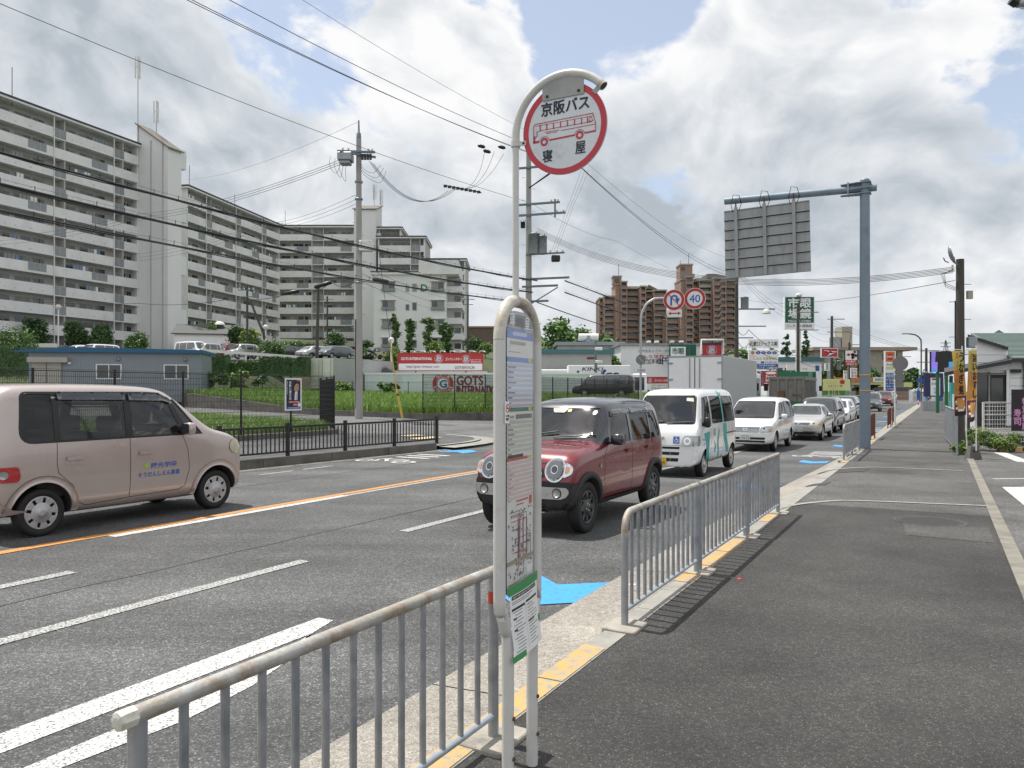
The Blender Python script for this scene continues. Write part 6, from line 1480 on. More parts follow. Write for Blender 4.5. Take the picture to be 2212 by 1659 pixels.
m=MB();m.cyl((5.5,3,3.6),(5.5,3,4.6),.55,'roof_dark',14);m.lathe([(.75,4.6),(.7,4.8),(.45,5.05),(0,5.15)],'white_metal',16,Matrix.Translation((5.5,3,0)));m.build('roof_vent',o)
m=MB();m.bx((6.6,-.05,0),(7.7,-.004,1.9),'window_frame');m.build('door',o);MB().bx((8.9,-.05,0),(9.4,-.004,2.4),'trim_black').build('door',o)
p=P(62,832,60);q=P(435,832,62.5)
mat('shed_grey',(.235,.265,.295),.55,var=.05,scale=.8,metal=.1);mat('shed_blue',(.015,.10,.20),.5,var=.08);mat('shutter',(.36,.345,.30),.6,var=.06)
L_=(V(q.x-p.x,q.y-p.y,0)).length;ang=math.atan2(q.y-p.y,q.x-p.x)
o=thing('shed','long grey metal shed with blue roof edge behind the paddy','shed',(p.x,p.y,1.7),ang);H_=2.95
m=MB();m.bx((0,0,-1),(L_,4.5,H_),'shed_grey')
x=3.2
while x<L_-.05:m.bx((x,-.025,-1),(x+.10,-.002,H_-.02),'shed_grey');x+=.20
m.build('wall',o)
m=MB();m.prism([(-.9,H_+.003),(L_+.15,H_+.003),(L_+.15,H_+.28),(3.0,H_+.42),(-.9,H_+.12)],-.35,4.9,'shed_blue',basis((0,0,0),(1,0,0),(0,-1,0))@Matrix.Scale(-1,4,(0,0,1)));m.build('roof',o)
m=MB();m.bx((.25,-.12,-1),(2.35,-.004,2.15),'shutter');m.bx((.05,-.5,2.15),(2.9,-.004,2.55),'shutter');m.bx((1.28,-.135,-1),(1.32,-.118,2.15),'trim_black');m.build('shutter_door',o)
for x in(L_*.455,L_*.85):
    m=MB();m.bx((x-.95,-.08,.85),(x+.95,-.03,2.05),'white_metal');m.bx((x-.85,-.1,.95),(x-.04,-.082,1.97),'window_dark');m.bx((x+.04,-.1,.95),(x+.85,-.082,1.97),'window_dark');m.build('window',o)
    m=MB();m.lathe([(.16,0),(.15,.1),(0,.16)],'galvanised',12,Matrix.Translation((x+.7,-.03,2.45))@Matrix.Rotation(math.pi/2,4,'X'));m.build('vent_hood',o)
MB().box((2.95,-.1,2.1),(.22,.2,.16),'white_metal').build('lamp',o)
# ------------------------------------------------------------------ brown high-rises on the skyline
def brown(name,label,u0,u1,vt,D,floors,fh,depth=14,vb=800,facets=(),**kw):
    a,b=P(u0,vt,D),P(u1,vt,D);
    return wing(name,label,(a.x,a.y,0),(b.x,b.y,0),a.z-floors*fh,floors,fh,depth,(),mats=('brick_brown','brick_wall','window_dark'),cont=9,vents=False,parapet=1.05,**kw)
DB=360
TW=[(1297,1316,640,6,'left wing edge'),]
def highrise(name,label,parts_,D,corez):
    """One building: several bays of stacked brown balconies side by side, each set at its own depth."""
    a0=P(parts_[0][0],800,D);o=thing(name,label,'high-rise',(a0.x,a0.y,0),0);fh=2.9;bal,win=[],[];w_=MB();rf=MB()
    for(u0,u1,vt,dy,kind)in parts_:
        x0,x1=(u0-U0)/F*D-a0.x,(u1-U0)/F*D-a0.x;zt=EYE+(V0-vt)/F*D;w=x1-x0
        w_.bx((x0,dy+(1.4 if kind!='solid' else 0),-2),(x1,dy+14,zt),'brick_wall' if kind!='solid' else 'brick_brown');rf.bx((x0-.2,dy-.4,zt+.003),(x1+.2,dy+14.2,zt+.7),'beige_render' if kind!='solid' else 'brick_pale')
        if kind=='solid':continue
        n=int((zt-2)/fh)
        for k in range(n):
            z=zt-(k+1)*fh;m=MB()
            if kind=='step': # parapet with the slanted jog
                m.prism([(x0,z-.2),(x0+w*.42,z-.2),(x0+w*.62,z+1.6),(x1,z+1.6),(x1,z+2.8),(x0+w*.6,z+2.8),(x0+w*.38,z+1.0),(x0,z+1.0)],-dy+.1,-dy-.05,'brick_brown',basis((0,0,0),(1,0,0),(0,-1,0)))
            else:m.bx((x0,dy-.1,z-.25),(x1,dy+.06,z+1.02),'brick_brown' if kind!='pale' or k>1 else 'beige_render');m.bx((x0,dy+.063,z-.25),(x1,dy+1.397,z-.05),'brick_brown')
            bal.append(m);m=MB();nn=max(1,int(w/3.4))
            for i in range(nn):
                a,b=x0+w*i/nn+.3,x0+w*(i+1)/nn-.3;m.bx((a,dy+1.33,z+.1),(b,dy+1.396,z+2.1),'window_dark' if(i+k)%3 else 'curtain')
            win.append(m)
        for x in(x0,x1-.5):w_.bx((x,dy-.06,0),(x+.5,dy+1.39,zt),'brick_brown' if kind!='plain' else 'brick_pale')
    w_.build('wall',o);rf.build('roof',o);flush(o,'balcony',bal);flush(o,'window',win);return o,a0
o,a0=highrise('highrise','left brown high-rise with a thin square lift tower on its roof',[(1297,1306,643,5,'bal'),(1306,1330,640,3,'plain'),(1330,1341,615,1,'solid'),(1341,1355,610,0,'bal'),(1355,1383,622,4,'bal'),(1383,1396,620,0,'bal'),(1396,1413,628,4,'bal'),(1413,1441,628,1,'bal')],DB,0)
def ux(u):return(u-U0)/F*DB-a0.x
def vz(v):return EYE+(V0-v)/F*DB
m=MB();m.bx((ux(1326),2,vz(612)),(ux(1344),8,vz(596)),'brick_brown');m.bx((ux(1330),1.5,vz(608)),(ux(1338),1.99,vz(600)),'window_dark');m.bx((ux(1326)-.3,1.6,vz(596)),(ux(1344)+.3,8.3,vz(594)),'beige_render');m.build('lift_tower',o)
m=MB();m.bx((ux(1356),5,vz(622)),(ux(1410),12,vz(615)),'beige_render');m.prism([(ux(1400),vz(622)),(ux(1424),vz(622)),(ux(1405),vz(612))],-12,-4,'roof_shingle',basis((0,0,0),(1,0,0),(0,-1,0)));m.build('roof_house',o)
m=MB();m.cyl((ux(1339),4,vz(594)),(ux(1339),4,vz(568)),.12,'wire_grey',5);m.build('aerial',o)
o,a0=highrise('highrise','right brown high-rise with a tall lift tower and zigzag balconies',[(1437,1442,690,5,'solid'),(1442,1471,683,3,'plain'),(1471,1480,605,0,'solid'),(1480,1497,600,-1,'bal'),(1497,1512,607,4,'bal'),(1512,1540,605,2,'pale'),(1540,1568,603,-1,'step'),(1568,1595,605,4,'bal')],DB-6,0)
def ux(u):return(u-U0)/F*(DB-6)-a0.x
def vz(v):return EYE+(V0-v)/F*(DB-6)
m=MB();m.bx((ux(1470),1,vz(606)),(ux(1497),9,vz(572)),'brick_brown');m.bx((ux(1473),.5,vz(582)),(ux(1480),.98,vz(576)),'window_dark');m.bx((ux(1470)-.3,.6,vz(572)),(ux(1497)+.3,9.3,vz(569)),'beige_render');m.bx((ux(1497),2,vz(598)),(ux(1503),5,vz(590)),'brick_pale');m.build('lift_tower',o)
m=MB();m.bx((ux(1506),3,vz(605)),(ux(1600),13,vz(599)),'beige_render');m.prism([(ux(1530),vz(599)),(ux(1600),vz(600)),(ux(1548),vz(590)),(ux(1530),vz(590))],-13,-2,'roof_shingle',basis((0,0,0),(1,0,0),(0,-1,0)));m.build('roof_house',o)
m=MB();m.cyl((ux(1492),4,vz(569)),(ux(1492),4,vz(545)),.12,'wire_grey',5);m.cyl((ux(1474),4,vz(569)),(ux(1474),4,vz(559)),.1,'wire_grey',5);m.build('aerial',o)
p=P(1010,708,200);o=thing('apartment_block','dark brown low building behind the trees right of the flats','building',(p.x,p.y,0),0)
MB().bx((0,0,0),(9,12,p.z),'brick_wall').build('wall',o);MB().bx((-.3,-.3,p.z+.003),(9.3,12,p.z+.4),'brick_brown').build('roof',o)
# ------------------------------------------------------------------ trees and hedges
def tree(name,label,base,h,rx,kind='mid',n=1500,leaf=.3,trunk=.35,cat='tree',group=None,seed=1,col=None,ry=None,blobs=None,shape='round'):
    o=thing(name,label,cat,base,0,group);g=random.Random(seed)
    if trunk>0:
        m=MB();th=h*trunk;r=max(.05,h*.022);m.tube([(0,0,-.3),(.04*h*.2,0,th*.6),(0,0,h*.75)],[r*1.25,r,r*.35],'bark',8)
        for k in range(5):
            a=g.uniform(0,6.28);z=th*g.uniform(.75,1.5);m.tube([(0,0,z),(math.cos(a)*rx*.4,math.sin(a)*rx*.4,z+rx*.45),(math.cos(a)*rx*.7,math.sin(a)*rx*.7,z+rx*.6)],[r*.5,r*.35,r*.12],'bark',6)
        m.build('trunk',o)
    z0=h*trunk*.8;cz=(z0+h)/2;rz_=(h-z0)/2
    if blobs is None:
        if shape=='round':blobs=[((0,0,cz),(rx,rx,rz_))]+[((g.uniform(-.5,.5)*rx,g.uniform(-.5,.5)*rx,cz+g.uniform(-.4,.5)*rz_),(rx*.6,rx*.6,rz_*.55))for _ in range(5)]
        elif shape=='cone':blobs=[((g.uniform(-.15,.15)*rx,g.uniform(-.15,.15)*rx,z0+(h-z0)*(k+.5)/7),(rx*(1.05-k/7.5),rx*(1.05-k/7.5),(h-z0)/9))for k in range(7)]
        else:blobs=[((g.uniform(-.3,.3)*rx,g.uniform(-.3,.3)*rx,z0+(h-z0)*(k+.5)/5),(rx*g.uniform(.7,1.05),rx*g.uniform(.7,1.05),(h-z0)/7))for k in range(5)]
    mts={'mid':['leaf_mid','leaf_mid','leaf_dark','leaf_light'],'dark':['leaf_dark','leaf_dark','leaf_mid'],'light':['leaf_light','leaf_mid','leaf_yellow'],'yellow':['leaf_yellow','leaf_light','leaf_light']}[kind]
    m=MB();leaves(m,blobs,n,leaf,mts,seed);m.build('crown',o);return o
def at(u,v,D):return P(u,v,D)
TL=[(-2,738,98,66,34,'dark','leftmost dark round tree cut by the photo edge before the flats'),(82,740,98,56,27,'dark','dark round tree left of the globe lamp by the flats'),(165,741,98,52,26,'dark','dark round tree just right of the globe lamp'),(222,741,98,46,25,'dark','dark round tree left of the bushy shrub near the slanted tower'),
      (458,728,108,42,21,'light','pale green tree at the end of the low white hall'),(512,748,100,52,21,'dark','dark tree left of the leaning pole stay'),(541,750,96,44,27,'light','spreading light green tree under the wooden pole'),
      (620,765,104,28,14,'mid','small tree before the pale wall, first from the globe lamp'),(643,765,104,30,14,'mid','small dense tree before the pale wall, second from the globe lamp'),(672,765,104,26,16,'mid','small tree left of the leaning dark pole'),(723,762,100,48,24,'dark','round dark tree between the leaning dark pole and the concrete pole'),
      (791,768,112,34,18,'dark','dark shrubby tree just right of the concrete power pole'),(943,772,105,36,17,'yellow','pale yellow green tree among the columnar trees'),(1024,765,125,44,26,'dark','dark clump of tree beside the brown low building'),(1048,768,118,30,18,'light','light green tree partly behind the bus stop post')]
for i,(u,vb,D,hp_,wp,kind,lab)in enumerate(TL):
    b=at(u,vb,D);top=b.z+hp_/F*D;zt=.25*hp_/F*D;b.z=min(b.z,hz(b.x,b.y));tree('tree',lab,b,top-b.z,wp/F*D,kind,3600,.17,.25,group='trees among the flats',seed=30+i)
for i,(u,vt,vb,w)in enumerate([(854,680,745,13),(886,690,752,14),(925,686,760,15),(957,697,756,13),(969,704,762,13)]):
    D=122;b=at(u,vb,D);top=b.z+(vb-vt)/F*D;b.z=min(b.z,hz(b.x,b.y));tree('columnar_tree',['leftmost tall columnar tree before the gable block','second columnar tree from the left before the gable block','tallest columnar tree in the middle of the row','fourth columnar tree, right of the pale yellow tree','last columnar tree at the right end of the row'][i],b,top-b.z,w/F*D,'mid',2600,.2,.1,group='columnar trees before the flats',seed=60+i,shape='col')
for i,(u,v,D,wp,hp_,kind,lab)in enumerate([(35,740,76,48,46,'mid','wide bushy shrub above the left end of the grey shed'),(295,748,78,25,40,'mid','bushy shrub above the shed roof'),(586,768,82,31,34,'mid','dense bushy shrub on the guard rail right of the boxy cars'),(845,784,84,17,30,'mid','shrub below the bright clipped dome'),(852,768,100,13,22,'yellow','bright clipped dome of a bush before the gable block'),(792,778,90,17,26,'mid','shrub right beside the concrete power pole')]):
    b=at(u,v,D);top=b.z+hp_/F*D;b.z=min(b.z,hz(b.x,b.y));h=top-b.z;r=wp/F*D
    tree('shrub',lab,b,h,r,kind,5200,.12,0,'shrub','shrubs along the parking lot',80+i,blobs=[((0,0,h*.5),(r,r*.8,h*.5)),((-r*.45,0,h*.42),(r*.55,r*.6,h*.42)),((r*.45,0,h*.4),(r*.55,r*.6,h*.42))])
def hedge(label,u0,u1,vt,vb,D,mts,seed,d=1.6):
    a,b=P(u0,vb,D),P(u1,vb,D);h=(vb-vt)/F*D;w=(b.x-a.x)/2;m=MB();
    m.bx((-w,-d/2,0),(w,d/2,h*.97),'leaf_dark');q=np.random.default_rng(seed);n=int(2600*w);t=q.random(n);x=q.uniform(-w-.05,w+.05,n);wob=.07*np.sin(x*2.1+seed)+.05*np.sin(x*5.3)
    top=t<.4;p=np.stack([x,np.where(top,q.uniform(-d/2,d/2,n),-d/2),np.where(top,h+wob,q.uniform(0,1,n)*(h+wob))],1)+q.normal(size=(n,3))*.045
    for i,k in enumerate(mts):
        sel=p[(np.arange(n)%len(mts)==i)]if k!='hedge_brown' else p[top&(np.arange(n)%2==0)]
        a_=q.normal(size=(len(sel),3));b_=q.normal(size=(len(sel),3));a_*=.05/np.linalg.norm(a_,axis=1)[:,None];b_*=.075/np.linalg.norm(b_,axis=1)[:,None]
        m.add(np.stack([sel-b_,sel+a_,sel+b_,sel-a_],1).reshape(-1,3).tolist(),[(4*j,4*j+1,4*j+2,4*j+3)for j in range(len(sel))],k)
    m.build('hedge',None,label,'hedge','hedges on the embankment',loc=((a.x+b.x)/2,D,a.z))
mat('hedge_brown',(.075,.062,.03),.8,var=.3,scale=1.5)
hedge('dark clipped hedge right behind the grey shed',428,492,770,812,71.5,['leaf_dark','leaf_dark','hedge_brown'],1);hedge('bright topped low hedge between the two dark hedges',488,600,783,812,73,['leaf_mid','leaf_light','leaf_dark'],2)
hedge('dark hedge with brown top beside the white box trailer',566,668,774,812,70.5,['leaf_dark','leaf_dark','hedge_brown'],3);hedge('dark overgrown hedge left of the grey shed',-30,66,748,812,66,['leaf_dark','leaf_mid'],4)
for i,(u,v,D,r,h)in enumerate([(470,836,66,1.4,1.5),(520,838,67,1.2,1.8),(560,838,67,.9,1.3),(740,846,69,1.0,1.0),(840,850,70,1.3,1.2)]):
    tree('bush',['rough bush right beside the shed corner','rough bush in the middle behind the paddy','small rough bush before the bright hedge','weedy bush before the white trailer doors','weedy bush left of the concrete pole foot'][i],at(u,v,D),h,r,'light' if i%2 else 'mid',700,.2,0,'bush','bushes behind the paddy',110+i)
# wooded ridge far behind, one mass
m=MB();g=random.Random(4);bl=[]
for k in range(70):
    u=g.uniform(1090,1330);D=g.uniform(255,285);bl.append(((P(u,800,D).x,D,g.uniform(8,17)+(4 if 1200<u<1290 else 0)),(5.5,5,5.5)))
for k in range(26):
    u=g.uniform(1590,1640);D=g.uniform(220,250);bl.append(((P(u,800,D).x,D,g.uniform(4,10)),(5,5,5)))
leaves(m,bl,24000,1.1,['leaf_mid','leaf_light','leaf_mid','leaf_dark'],9,.5);m.build('woodland',None,'wooded green ridge between the flats and the brown high-rises','woodland',kind='stuff')
m=MB();m.add([(-60,300,-1),(60,300,-1),(60,290,9),(10,288,14),(-60,290,10)],[(0,1,2,3,4)],'leaf_dark');m.build('hillside',kind='structure')
for i,(u,vt,vb,w,D,kind,sh,lab)in enumerate([(1700,716,800,20,140,'dark','cone','tall dark conifer left of the green optician sign post'),(1742,718,800,22,140,'dark','cone','tall dark conifer right of the green optician sign post'),(1192,730,775,36,120,'mid','round','broad green tree behind the teal roofed warehouse'),(1322,752,785,20,100,'yellow','round','yellow green tree between the warehouse and the white wall'),
     (1812,762,835,26,150,'dark','round','dark tree behind the fried chicken sign'),(1858,768,838,26,155,'dark','round','dark tree left of the fuel price sign'),(1882,785,842,20,150,'dark','round','low dark tree just left of the fuel sign post'),(1955,792,850,24,170,'mid','round','green tree right of the fuel price sign'),(1985,790,850,20,160,'dark','round','dark tree behind the green traffic light'),(1620,752,800,16,130,'dark','round','dark tree behind the logistics sign'),(1660,748,805,22,135,'mid','round','tree filling the gap behind the stacked signs'),(1785,790,830,18,145,'mid','round','low tree under the red arrow sign')]):
    b=at(u,vb,D);top=b.z+(vb-vt)/F*D;b.z=-.12;h=top-b.z;tree('conifer' if sh=='cone' else 'tree',lab,b,h,w/F*D,kind,2600,.34,.12,group='trees along the far road',seed=140+i,shape=sh)
# plants by the white mesh fence
for i,(u,v,r,h)in enumerate([(2090,955,.35,.6),(2122,958,.45,.65),(2150,960,.4,.45),(2178,962,.5,.55),(2072,968,.25,.35)]):
    b=G(u,v+14);tree('weed',['leafy weed under the two orange flags','tall leafy weed right of the flag bases','leafy weed below the first white fence post','sprawling weed right of the white fence post','small weed at the foot of the grey railing'][i],b,h,r,'light',1500,.032,0,'weed','weeds along the white fence',170+i,blobs=[((0,0,h*.5),(r,r*.6,h*.5)),((r*.4,0,h*.7),(r*.4,r*.4,h*.3))])
# ------------------------------------------------------------------ fences
def mesh_fence(label,pts,z0,h=1.8,gap=2.,name='mesh_fence',colr='black_metal',dx=.05,dz=.16,wire=.0055,post=.03,rz=None,group='black mesh fences',curl=True,base=None):
    P_=[Vector((p[0],p[1],0))for p in pts];o=thing(name,label,'fence',(P_[0].x,P_[0].y,z0),0,group)
    for a,b in zip(P_,P_[1:]):
        a,b=a-P_[0],b-P_[0];L=(b-a).length;n=max(1,round(L/gap));d=(b-a)/L
        for i in range(n):
            q=a+d*(L*i/n);MB().cyl(q-V(0,0,.3),q+V(0,0,h+.04),post,colr,8).build('post',o)
            m=MB();w=L/n
            for k in range(int(w/dx)):
                p=q+d*(k*dx+dx/2);m.tube([p+V(0,0,.06),p+V(0,0,h-.05)],wire,colr,3,False)
            for k in range(int(h/dz)+1):m.tube([q+d*.02+V(0,0,.06+k*dz),q+d*(w-.02)+V(0,0,.06+k*dz)],wire*1.25,colr,3,False)
            if curl:m.tube([q+d*.02+V(0,0,h-.02),q+d*(w-.02)+V(0,0,h-.02)],.012,colr,5)
            m.build('mesh_panel',o)
        if base:m=MB();n_=V(-d.y,d.x,0)*base[0];m.add([a-n_+V(0,0,-.3),b-n_+V(0,0,-.3),b+n_+V(0,0,-.3),a+n_+V(0,0,-.3),a-n_+V(0,0,base[1]),b-n_+V(0,0,base[1]),b+n_+V(0,0,base[1]),a+n_+V(0,0,base[1])],[(4,5,6,7),(0,1,5,4),(1,2,6,5),(2,3,7,6),(3,0,4,7)],'old_concrete');m.build('base_wall',o)
    q=P_[-1]-P_[0];MB().cyl(q-V(0,0,.3),q+V(0,0,h+.04),post*1.3,colr,8).build('post',o)
    return o
mesh_fence('black mesh fence that carries the election poster beside the grass strip',[R(7.9,17.82),R(19.7,17.82),V(-7.62,30.6,0)],.29,base=(.12,.02))
mesh_fence('black mesh fence along the low wall round the rice paddy',[(-4.14,35.75),(-1.3,37.2),R(37.5,19.35),R(54,19.4)],.57,gap=2.05)
mesh_fence('black mesh fence at the far edge of the paddy before the trailer',[P(430,836,68.),P(700,840,70),P(1000,842,72)],.95,gap=2.6,dx=.1,wire=.004,h=1.5)
# black railing on the tall kerb
a,b=R(9.2,kt(9.2)+.12,.13),R(18.15,kt(18.15)+.12,.13);L=(b-a).length;ang=math.atan2(b.y-a.y,b.x-a.x)
o=thing('black_railing','black railing with thin bars on the tall concrete kerb','railing',a,ang)
for k in range(6):
    x=L*k/5;MB().box((x,0,.36),(.07,.07,.78),'black_metal').build('post',o)
    if k<5:
        x1=L*(k+1)/5;MB().box(((x+x1)/2,0,.66),(x1-x-.075,.055,.05),'black_metal').build('top_rail',o);MB().box(((x+x1)/2,0,.10),(x1-x-.075,.04,.04),'black_metal').build('bottom_rail',o)
        for q in range(14):MB().box((x+(x1-x)*(q+1)/15,0,.375),(.022,.022,.505),'black_metal').build('bar',o)
# election poster on the fence
mat('poster_navy',(.012,.016,.045),.5,var=.1,scale=4);mat('poster_blue',(.04,.10,.34),.5,var=.05);mat('suit',(.02,.026,.05),.6,var=.1);mat('poster_white',(.74,.74,.73),.5,var=.03)
pb=R(18.12,17.75,0);pa_=R(17.42,17.75,0);M=basis((pa_.x+(pb.x-pa_.x)/2,pa_.y+(pb.y-pa_.y)/2,1.5),(DX,DY,0),(DY,-DX,0))
o=thing('poster','election poster of a man in a suit hung on the black mesh fence','poster',M.translation,0);MI=M.copy();MI.translation=(0,0,0)
m=MB();m.prism([(-.36,-.51),(.36,-.51),(.36,.51),(-.36,.51)],-.012,0,'poster_white',MI);m.rect(-.30,-.46,.30,.46,.002,'poster_navy',MI);m.rect(-.30,-.46,.30,-.39,.003,'poster_blue',MI);m.rect(.14,.41,.30,.46,.003,'print_red',MI)
m.flat([(-.06,-.18),(.30,-.18),(.30,.03),(.20,.10),(.10,.13),(.0,.06)],.003,'suit',MI);m.flat([(.04,-.18),(.16,-.18),(.17,.10),(.10,.13),(.06,.05)],.004,'paper_white',MI);m.flat([(.09,-.18),(.13,-.18),(.125,.06),(.10,.06)],.005,'print_blue',MI)
m.flat(rpoly([(.02,.12),(.10,.07),(.20,.10),(.225,.18),(.225,.31),(.17,.37),(.07,.36),(.03,.28)],.05),.006,'skin',MI);m.flat(rpoly([(.02,.22),(.05,.27),(.09,.33),(.19,.345),(.215,.30),(.225,.36),(.17,.41),(.07,.40),(.02,.33)],.03),.007,'hair_black',MI)
for x in(.12,.19):m.rect(x-.02,.265,x+.02,.272,.0072,'hair_black',MI);m.rect(x-.014,.245,x+.014,.252,.0072,'hair_black',MI)
m.rect(.13,.155,.19,.162,.0072,'print_red',MI);m.flat([(.15,.24),(.165,.24),(.175,.19),(.15,.19)],.0071,'skin',MI)
m.text('決断と実行。',-.14,.12,.085,.60,.004,'paper_white',MI,.03,vertical=True);m.text('暮らしを守る',-.255,.20,.04,.40,.004,'paper_white',MI,vertical=True)
m.rect(-.22,-.27,.28,-.21,.006,'print_red',MI);m.text('自民党・大阪府連',.03,-.24,.42,.04,.0065,'paper_white',MI);m.rect(-.02,-.36,.16,-.29,.006,'print_red',MI);m.text('自民党',.07,-.325,.14,.05,.0065,'paper_white',MI);m.disc((.24,-.33),.06,.006,'paper_white',MI,20);m.text('参議院選挙',0,-.425,.45,.035,.0065,'paper_white',MI)
m.build('poster_sheet',o)
# ------------------------------------------------------------------ power poles and wires
def pole(label,u,vt,D,zb,r0,r1,mt='pole_concrete',name='power_pole',group='power poles'):
    p=P(u,vt,D);o=thing(name,label,'power pole',(p.x,p.y,zb),0,group);h=p.z-zb
    MB().cyl((0,0,-.5),(0,0,h),r0,mt,14,r1).build('pole',o);o['_h']=h;return o,h
def arm(o,z,x0,x1,ang=0.,w=.07,name='cross_arm',ins=()):
    m=MB();T=rotz(ang);m.box(((x0+x1)/2,-.16,z),(x1-x0,w,w),'steel_blue',T);h=m.build(name,o)
    for x in ins:q=MB();q.lathe([(.03,0),(.05,.03),(.035,.06),(.05,.09),(.03,.13),(0,.14)],'porcelain',10,T@Matrix.Translation((x,-.16,z+w/2)));q.build('insulator',o)
    return h
def steps(o,z0,z1,r,n=8):
    for k in range(n):z=z0+(z1-z0)*k/n;sg=-1 if k%2 else 1;MB().cyl((sg*r*.9,0,z),(sg*(r+.16),0,z),.010,'galvanised',5).build('step_bolt',o)
def can(o,c,r,h,name='transformer',mt='galvanised'):
    m=MB();m.lathe([(0,-h/2),(r*.96,-h/2),(r,-h/2+.03),(r,h/2-.04),(r*1.04,h/2-.04),(r*1.04,h/2),(r*.3,h/2+.06),(0,h/2+.06)],mt,20,Matrix.Translation(c));
    for k in range(2):m.lathe([(.03,0),(.045,.05),(.02,.09),(0,.1)],'porcelain',8,Matrix.Translation((c[0]-.12+.24*k,c[1],c[2]+h/2+.05)))
    m.build(name,o)
poA,hA=pole('tall concrete power pole with switch box standing in the rice paddy corner',775,300,35.2,.5,.185,.115);o=poA
MB().tube([(0,0,hA),(0,0,hA+.25),(0,0,hA+.3),(0,0,hA+.85)],[.115,.10,.05,.03],'steel_blue',10).build('pole_top',o)
def zA(v):return EYE+(V0-v)/F*35.2-.5
arm(o,zA(330),-.95,.75,.1,.09,ins=(-.7,-.45,.45,.62));arm(o,zA(336),-.95,.75,.55,.09)
m=MB();m.bx((-.86,-.62,zA(353)),(-.22,.02,zA(336)),'galvanised');m.bx((-.78,-.55,zA(360)),(-.3,-.05,zA(353)),'galvanised');m.build('switch_box',o,bevel=.03)
for k in range(4):m=MB();m.box((.2+.14*k,-.15-.1*k,zA(341)-.03*k),(.10,.10,.26),'trim_black',rz=.3);m.build('fuse',o)
steps(o,2.2,hA-2,.17,14);MB().box((.35,-.05,zA(532)),(.6,.4,.5),'white_metal').build('meter_box',o,bevel=.04)
for z in(zA(395),zA(432),zA(612)):m=MB();m.lathe([(.17,0),(.185,0),(.185,.08),(.17,.08)],'galvanised',14,Matrix.Translation((0,0,z)));m.build('band',o)
MB().tube([(-.12,-.12,.3),(-.13,-.12,3),(-.13,-.12,zA(690))],.02,'cable_black',6).build('riser_cable',o)
poB,hB=pole('concrete power pole with grey transformers right behind the bus stop post',1142,318,40,.3,.20,.13);o=poB
def zB(v):return EYE+(V0-v)/F*40-.3
AB=-.30
for v,x0,x1 in((364,-.5,3.0),(443,-.5,1.7),(466,-.5,2.0),(604,-.3,2.2),(620,-.3,1.6),(652,.0,1.1)):arm(o,zB(v),x0,x1,AB,.10,ins=(x1-.1,x1-.45)if v<600 else())
MB().cyl(rotz(AB)@V(1.45,-.16,zB(475)),rotz(AB)@V(1.45,-.16,zB(436)),.05,'steel_blue',6).build('brace',o)
for x in(0,.12):MB().cyl((0,-.12,zB(408)),rotz(AB)@V(1.7+x,-.16,zB(366)),.03,'cable_black',6).build('brace',o)
MB().cyl((0,-.12,zB(660)),rotz(AB)@V(1.6,-.16,zB(624)),.03,'steel_blue',6).build('brace',o)
can(o,(.28,-.36,zB(530)),.27,1.05);can(o,(.70,-.42,zB(533)),.23,.92);arm(o,zB(551),-.1,1.95,AB,.08,ins=(1.2,1.55,1.85))
m=MB();m.bx((1.15,-.75,zB(569)),(1.6,-.35,zB(556)),'trim_black');m.build('switch_box',o,bevel=.05);can(o,(-.3,-.2,zB(488)),.12,.3,'junction_box','trim_black');steps(o,6,hB-1,.2,12)
poC,hC=pole('dark power pole with transformer in front of the right brown high-rise',1591,585,85,0,.27,.19,'dark_pole_concrete');o=poC
def zC(v):return EYE+(V0-v)/F*85
can(o,(.75,-.5,zC(656)),.42,1.3);arm(o,zC(668),0,4.2,0,.14);arm(o,zC(705),-.3,3.2,0,.12);arm(o,zC(730),-.3,1.8,0,.12);m=MB();m.lathe([(.5,0),(.45,.3),(.2,.5),(0,.55)],'porcelain',10,Matrix.Translation((3.2,-.3,zC(678))));m.build('insulator',o)
poD,hD=pole('dark power pole in front of the green optician sign',1724,655,100,0,.24,.17,'dark_pole_concrete');arm(poD,hD-1.2,-.3,2.6,0,.1,ins=(.5,1.5,2.4));arm(poD,hD-3.5,-.3,2.6,0,.1);MB().cyl((.3,-.1,hD),(.3,-.1,hD+.9),.05,'steel_blue',6).build('pole_top',poD)
poE,hE=pole('dark power pole in front of the red arrow sign',1797,683,125,0,.26,.2,'dark_pole_concrete');arm(poE,hE-.5,-.8,2.,0,.12);arm(poE,hE-2.6,-.8,3.1,0,.12);arm(poE,hE-5.5,-.8,2.,0,.12);can(poE,(.9,-.5,hE-8),.4,1.4)
poF,hF=pole('thin dark power pole in front of the fried chicken sign',1835,740,140,0,.25,.2,'dark_pole_concrete');arm(poF,hF-.4,0,2.8,0,.12);MB().cyl((0,0,hF),(.3,0,hF+1.8),.08,'steel_blue',6).build('pole_top',poF)
poG,hG=pole('thin power pole rising behind the fuel price sign',1937,760,190,0,.25,.18,'dark_pole_concrete');arm(poG,hG-1.2,-.5,3.5,0,.14)
poH,hH=pole('power pole right of the far street lamp beside the green traffic light',2001,752,120,0,.24,.18,'dark_pole_concrete');arm(poH,hH-.4,-1.0,2.,0,.12);arm(poH,hH-2.2,-1.6,1.8,0,.12)
poR,hR=pole('dark concrete pole with satellite dish beside the restaurant',2074,560,21.,0,.125,.10,'dark_pole_concrete');o=poR
def zR(v):return EYE+(V0-v)/F*21
m=MB();T=Matrix.Translation((-.36,-.1,zR(553)))@Matrix.Rotation(math.radians(72),4,'Y')@Matrix.Rotation(.5,4,'X')
m.lathe([(0,0),(.10,.01),(.2,.04),(.28,.085),(.285,.08),(.2,.03),(.1,-.002),(0,-.01)],'galvanised',24,T);m.build('satellite_dish',o)
